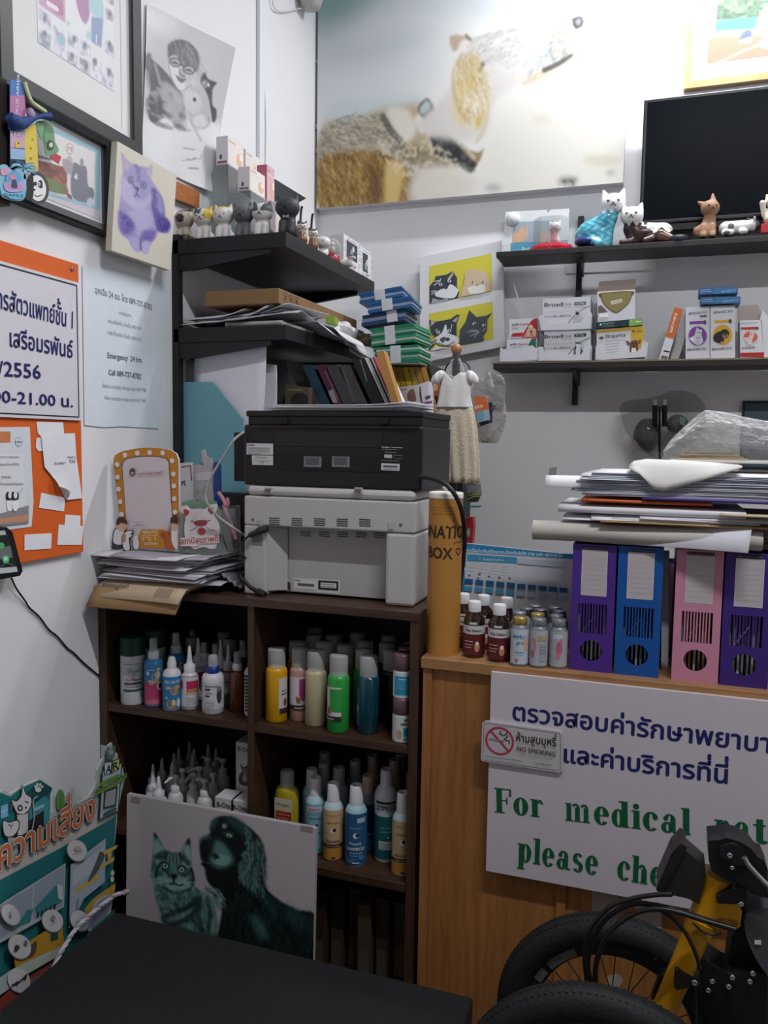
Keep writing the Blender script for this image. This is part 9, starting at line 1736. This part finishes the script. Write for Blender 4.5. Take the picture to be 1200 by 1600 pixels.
# ================================================================== folded bicycle
fl3 = lambda pts,Y: [hit(x,y,BW(Y)) for x,y in pts]
def circle3(P,Y):
    (x1,y1),(x2,y2),(x3,y3) = [(p.x,p.z) for p in fl3(P,Y)]; A = np.array([[2*(x2-x1),2*(y2-y1)],[2*(x3-x1),2*(y3-y1)]]); b = np.array([x2*x2+y2*y2-x1*x1-y1*y1,x3*x3+y3*y3-x1*x1-y1*y1]); c = np.linalg.solve(A,b); return c[0],c[1],math.hypot(c[0]-x1,c[1]-y1)
bk = thing('folding_bicycle','folded yellow bicycle with black tyres in front of the counter','bicycle',(-.03,1.43,0)); RUB = mat('#121315',.7,noise=.3,scale=120,bump=.4); BM = mat('#131416',.4,noise=.05); YEL = mat('#c98f0a',.35,noise=.03,coat=.3); SIL3 = mat('#b9bbbf',.2,.9,noise=0)
def wheel(P,Y,rt,spokes,rim_m):
    cx,cz,R = circle3(P,Y-rt*.0); n = 64; ro = R-rt; mb = MB(); c = Vector((cx,Y,cz))
    ring = lambda rad,y=0: [c+Vector((rad*math.cos(2*math.pi*i/n),y,rad*math.sin(2*math.pi*i/n))) for i in range(n)]
    def torus(mb,rm,ra,rb,m,k=12):
        vs = [c+Vector(((rm+ra*math.cos(b))*math.cos(2*math.pi*i/n),rb*math.sin(b),(rm+ra*math.cos(b))*math.sin(2*math.pi*i/n))) for i in range(n) for b in [2*math.pi*j/k for j in range(k)]]
        mb.add(vs,[(i*k+j,((i+1) % n)*k+j,((i+1) % n)*k+(j+1) % k,i*k+(j+1) % k) for i in range(n) for j in range(k)],m,True)
    torus(mb,ro,rt,rt*.95,RUB)
    for i in range(n*2):
        a = math.pi*i/n;
        for s in (-.55,0,.55): p = c+Vector(((ro+rt*math.cos(s))*math.cos(a+s*.02),-rt*.95*math.sin(s),(ro+rt*math.cos(s))*math.sin(a+s*.02))); e = Vector((-math.sin(a),.4*(1 if s >= 0 else -1),math.cos(a)))*.004; mb.tube([p-e,p+e],.0009,RUB,3,False)
    mb.build('tyre',bk)
    mb = MB(); torus(mb,ro-rt*1.15,.018,.013,rim_m,10); rim = mb.build('rim',bk)
    mb = MB(); mb.tube([c+Vector((0,-.05,0)),c+Vector((0,.05,0))],.018,BM,16); mb.build('hub',bk)
    mb = MB()
    for i in range(spokes): a = 2*math.pi*i/spokes; b = a+(.5 if i % 2 else -.5); mb.tube([c+Vector((.018*math.cos(b),.02*(1 if i % 4 < 2 else -1),.018*math.sin(b))),c+Vector(((ro-rt)*math.cos(a),0,(ro-rt)*math.sin(a)))],.0011,BM,5,False)
    mb.build('spokes',bk);
    mb = MB();
    for a0,a1 in ((2.05,2.45),(2.52,2.70)): mb.add([c+Vector(((ro-rt*1.2+dr)*math.cos(a0+(a1-a0)*k/8),-.0135,(ro-rt*1.2+dr)*math.sin(a0+(a1-a0)*k/8))) for k in range(9) for dr in (-.008,.008)],[(2*k,2*k+1,2*k+3,2*k+2) for k in range(8)],mat('#6a6c70',.3,.4))
    mb.build('rim_decal',bk); return c,R
wheel(((777,1560),(905,1428),(1060,1472)),1.57,.030,28,BM); wheel(((760,1583),(914,1538),(1068,1600)),1.30,.030,28,BM)
z = zz(760,1290,1200,1200); HY = 1.42
ta,tb = fl3(z(980,240,760,790),HY); tm = fl3(z(905,440),HY)[0]
mb = MB(); mb.tube([fl3(z(985,205),HY)[0],fl3(z(965,260),HY)[0],fl3(z(935,340),HY)[0],fl3(z(918,400),HY)[0]],[.026,.0215,.021,.023],YEL,20); mb.build('head_tube',bk)
mb = MB(); mb.tube([fl3(z(915,405),HY)[0],fl3(z(890,470),HY)[0],fl3(z(845,580),HY)[0],fl3(z(780,730),HY)[0],fl3(z(715,870),HY)[0]],[.025,.022,.021,.020,.019],YEL,20); mb.build('fork_leg',bk)
mb = MB(); mb.tube([fl3(z(925,395),HY-.004)[0],fl3(z(905,448),HY-.004)[0]],.0245,mat('#a8770c',.4),20); mb.build('headset_ring',bk)
mb = MB(); mb.prism(crv(loc2(BW(HY-.02),z(950,330,1075,335,1085,400,1060,445,930,425)),2),BW(HY-.02),.04,YEL); mb.build('frame_stub',bk,bevel=.004)
mb = MB(); mb.prism(loc2(BW(HY-.024),z(940,425,1000,400,1075,415,1060,448,990,442)),BW(HY-.024),.048,mat('#6d4c0c',.5)); mb.build('stub_clamp',bk,bevel=.003)
q = z(830,78,852,92,850,108,935,182,930,240,905,335,860,312,800,298,790,303,770,282,742,290,724,275,730,250,787,122)
MB().prism(loc2(BW(HY-.022),q),BW(HY-.022),.05,mat('#2a2622',.45,noise=.15)).build('luggage_block',bk,bevel=.003)
MB().prism(loc2(BW(HY-.027),z(828,76,856,92,750,288,722,272,788,120)),BW(HY-.027),.06,mat('#1f1d1c',.45)).build('luggage_plate',bk,bevel=.003)
# stem clamp and handlebar parts
q = z(945,65,1000,60,1025,52,1085,70,1130,100,1160,140,1180,145,1200,190,1200,310,1130,290,1080,250,1030,240,960,195,948,150)
MB().prism(loc2(BW(HY-.03),q),BW(HY-.03),.055,BM).build('stem_clamp',bk,bevel=.006,seg=3)
MB().prism(crv(loc2(BW(HY-.036),z(1000,90,1060,80,1110,130,1120,160,1060,170,1000,130)),3),BW(HY-.036),.01,mat('#1d1e21',.35)).build('clamp_plate',bk,bevel=.002)
MB().tube(smooth_curve(fl3(z(1098,135,1115,165,1150,205,1198,255),HY-.045),4),.0045,SIL3,8).build('release_lever',bk)
def bolt(x,y,Y,r,nm='bolt'): p = hit(*z(x,y)[0],BW(Y)); MB().lathe([(r,0),(r,.003),(r*.6,.004),(r*.5,.002),(0,.002)],SIL3,14,M=Matrix.Rotation(math.pi/2,4,'X'),c=p).build(nm,bk)
bolt(1037,126,HY-.036,.0045); bolt(1047,177,HY-.034,.0035)
MB().prism(loc2(BW(HY-.032),z(978,305,1010,290,1060,270,1110,260,1110,320,1060,335,985,332)),BW(HY-.032),.03,BM).build('brake_arm',bk,bevel=.003); bolt(1085,333,HY-.034,.004)
# brake and gear cables
for nm,pp,Y_,r_ in (('brake_cable',(430,675,420,560,440,450,520,350,620,312,720,295,790,293),HY-.05,.0042),('gear_cable',(445,670,435,560,490,420,600,340,700,335,800,358,900,388,1010,425),HY-.045,.0042),('brake_cable',(465,680,470,580,520,460,620,380,720,355,830,372,930,405,1060,442),HY-.055,.0046),('gear_cable',(740,360,800,400,850,460,890,540,910,610),HY-.048,.0034),('cable_loop',(880,415,920,450,970,466,1000,458),HY-.03,.0018)):
    MB().tube(smooth_curve(fl3(z(*pp),Y_),6),r_,BM,8).build(nm,bk)
MB().tube(smooth_curve(fl3(z(885,660,888,760,885,900),HY-.02),4),.0045,BM,8).build('gear_cable',bk)
# reflector bracket, folded frame masses, drive side
MB().prism(crv(loc2(BW(HY-.03),z(803,625,822,622,885,670,860,690,820,700,800,690)),2),BW(HY-.03),.012,mat('#232018',.5)).build('fork_bracket',bk,bevel=.002); bolt(887,668,HY-.03,.005)
MB().prism(loc2(BW(HY+.02),z(1075,335,1200,310,1200,640,1150,560,1130,640,1020,660,1030,560)),BW(HY+.02),.05,mat('#0d0e10',.5)).build('folded_frame',bk,bevel=.006)
MB().prism(crv(loc2(BW(HY-.02),z(1100,400,1130,360,1200,350,1260,380,1260,680,1200,640,1150,570,1110,480)),3),BW(HY-.02),.05,mat('#45474b',.8,noise=.06,scale=200,bump=.3)).build('saddle',bk,bevel=.008,seg=3)
MB().prism(loc2(BW(HY-.022),z(1143,490,1170,490,1171,508,1143,506)),BW(HY-.022),.001,mat('#d6d6d6',.5)).build('saddle_tag',bk)
MB().prism(loc2(BW(HY-.01),z(905,640,930,570,1030,640,1130,620,1200,640,1200,870,1000,870,940,760)),BW(HY-.01),.06,mat('#0e0f11',.5)).build('pedal_block',bk,bevel=.008)
for x,y in ((962,662),(1048,645),(1032,685),(1122,662),(1135,628),(945,700)): bolt(x,y,HY-.012,.0045)
MB().prism(loc2(BW(HY+.06),z(700,740,740,640,775,630,720,745)),BW(HY+.06),.02,BM).build('mud_strut',bk,bevel=.002)
p = hit(1208,1310,BW(HY)); MB().tube([p,p+Vector((.10,-.02,.02))],.016,BM,14).build('handlebar_grip',bk)
# pale worn patches on the counter front behind the bicycle
fr = BW(YF-.0006); zc = zz(740,1280,1200,1200)
for o,l in ((zc(482,290,590,290,590,405,482,390),'grey paper strip pasted on the counter front under the white board'),(zc(655,330,768,340,765,460,655,420),'second grey paper strip pasted on the counter front over the bicycle wheel'),(zc(545,640,590,630,610,660,580,700,545,690),'torn white paper remnant on the counter front seen through the wheel'),(zc(860,740,930,700,960,720,950,800,880,800),'torn pale paper remnant on the counter front beside the fork')): paper('paper_remnant',l,'paper',fr,o,mat('#a5978f',.7,noise=.1),None,.0006)
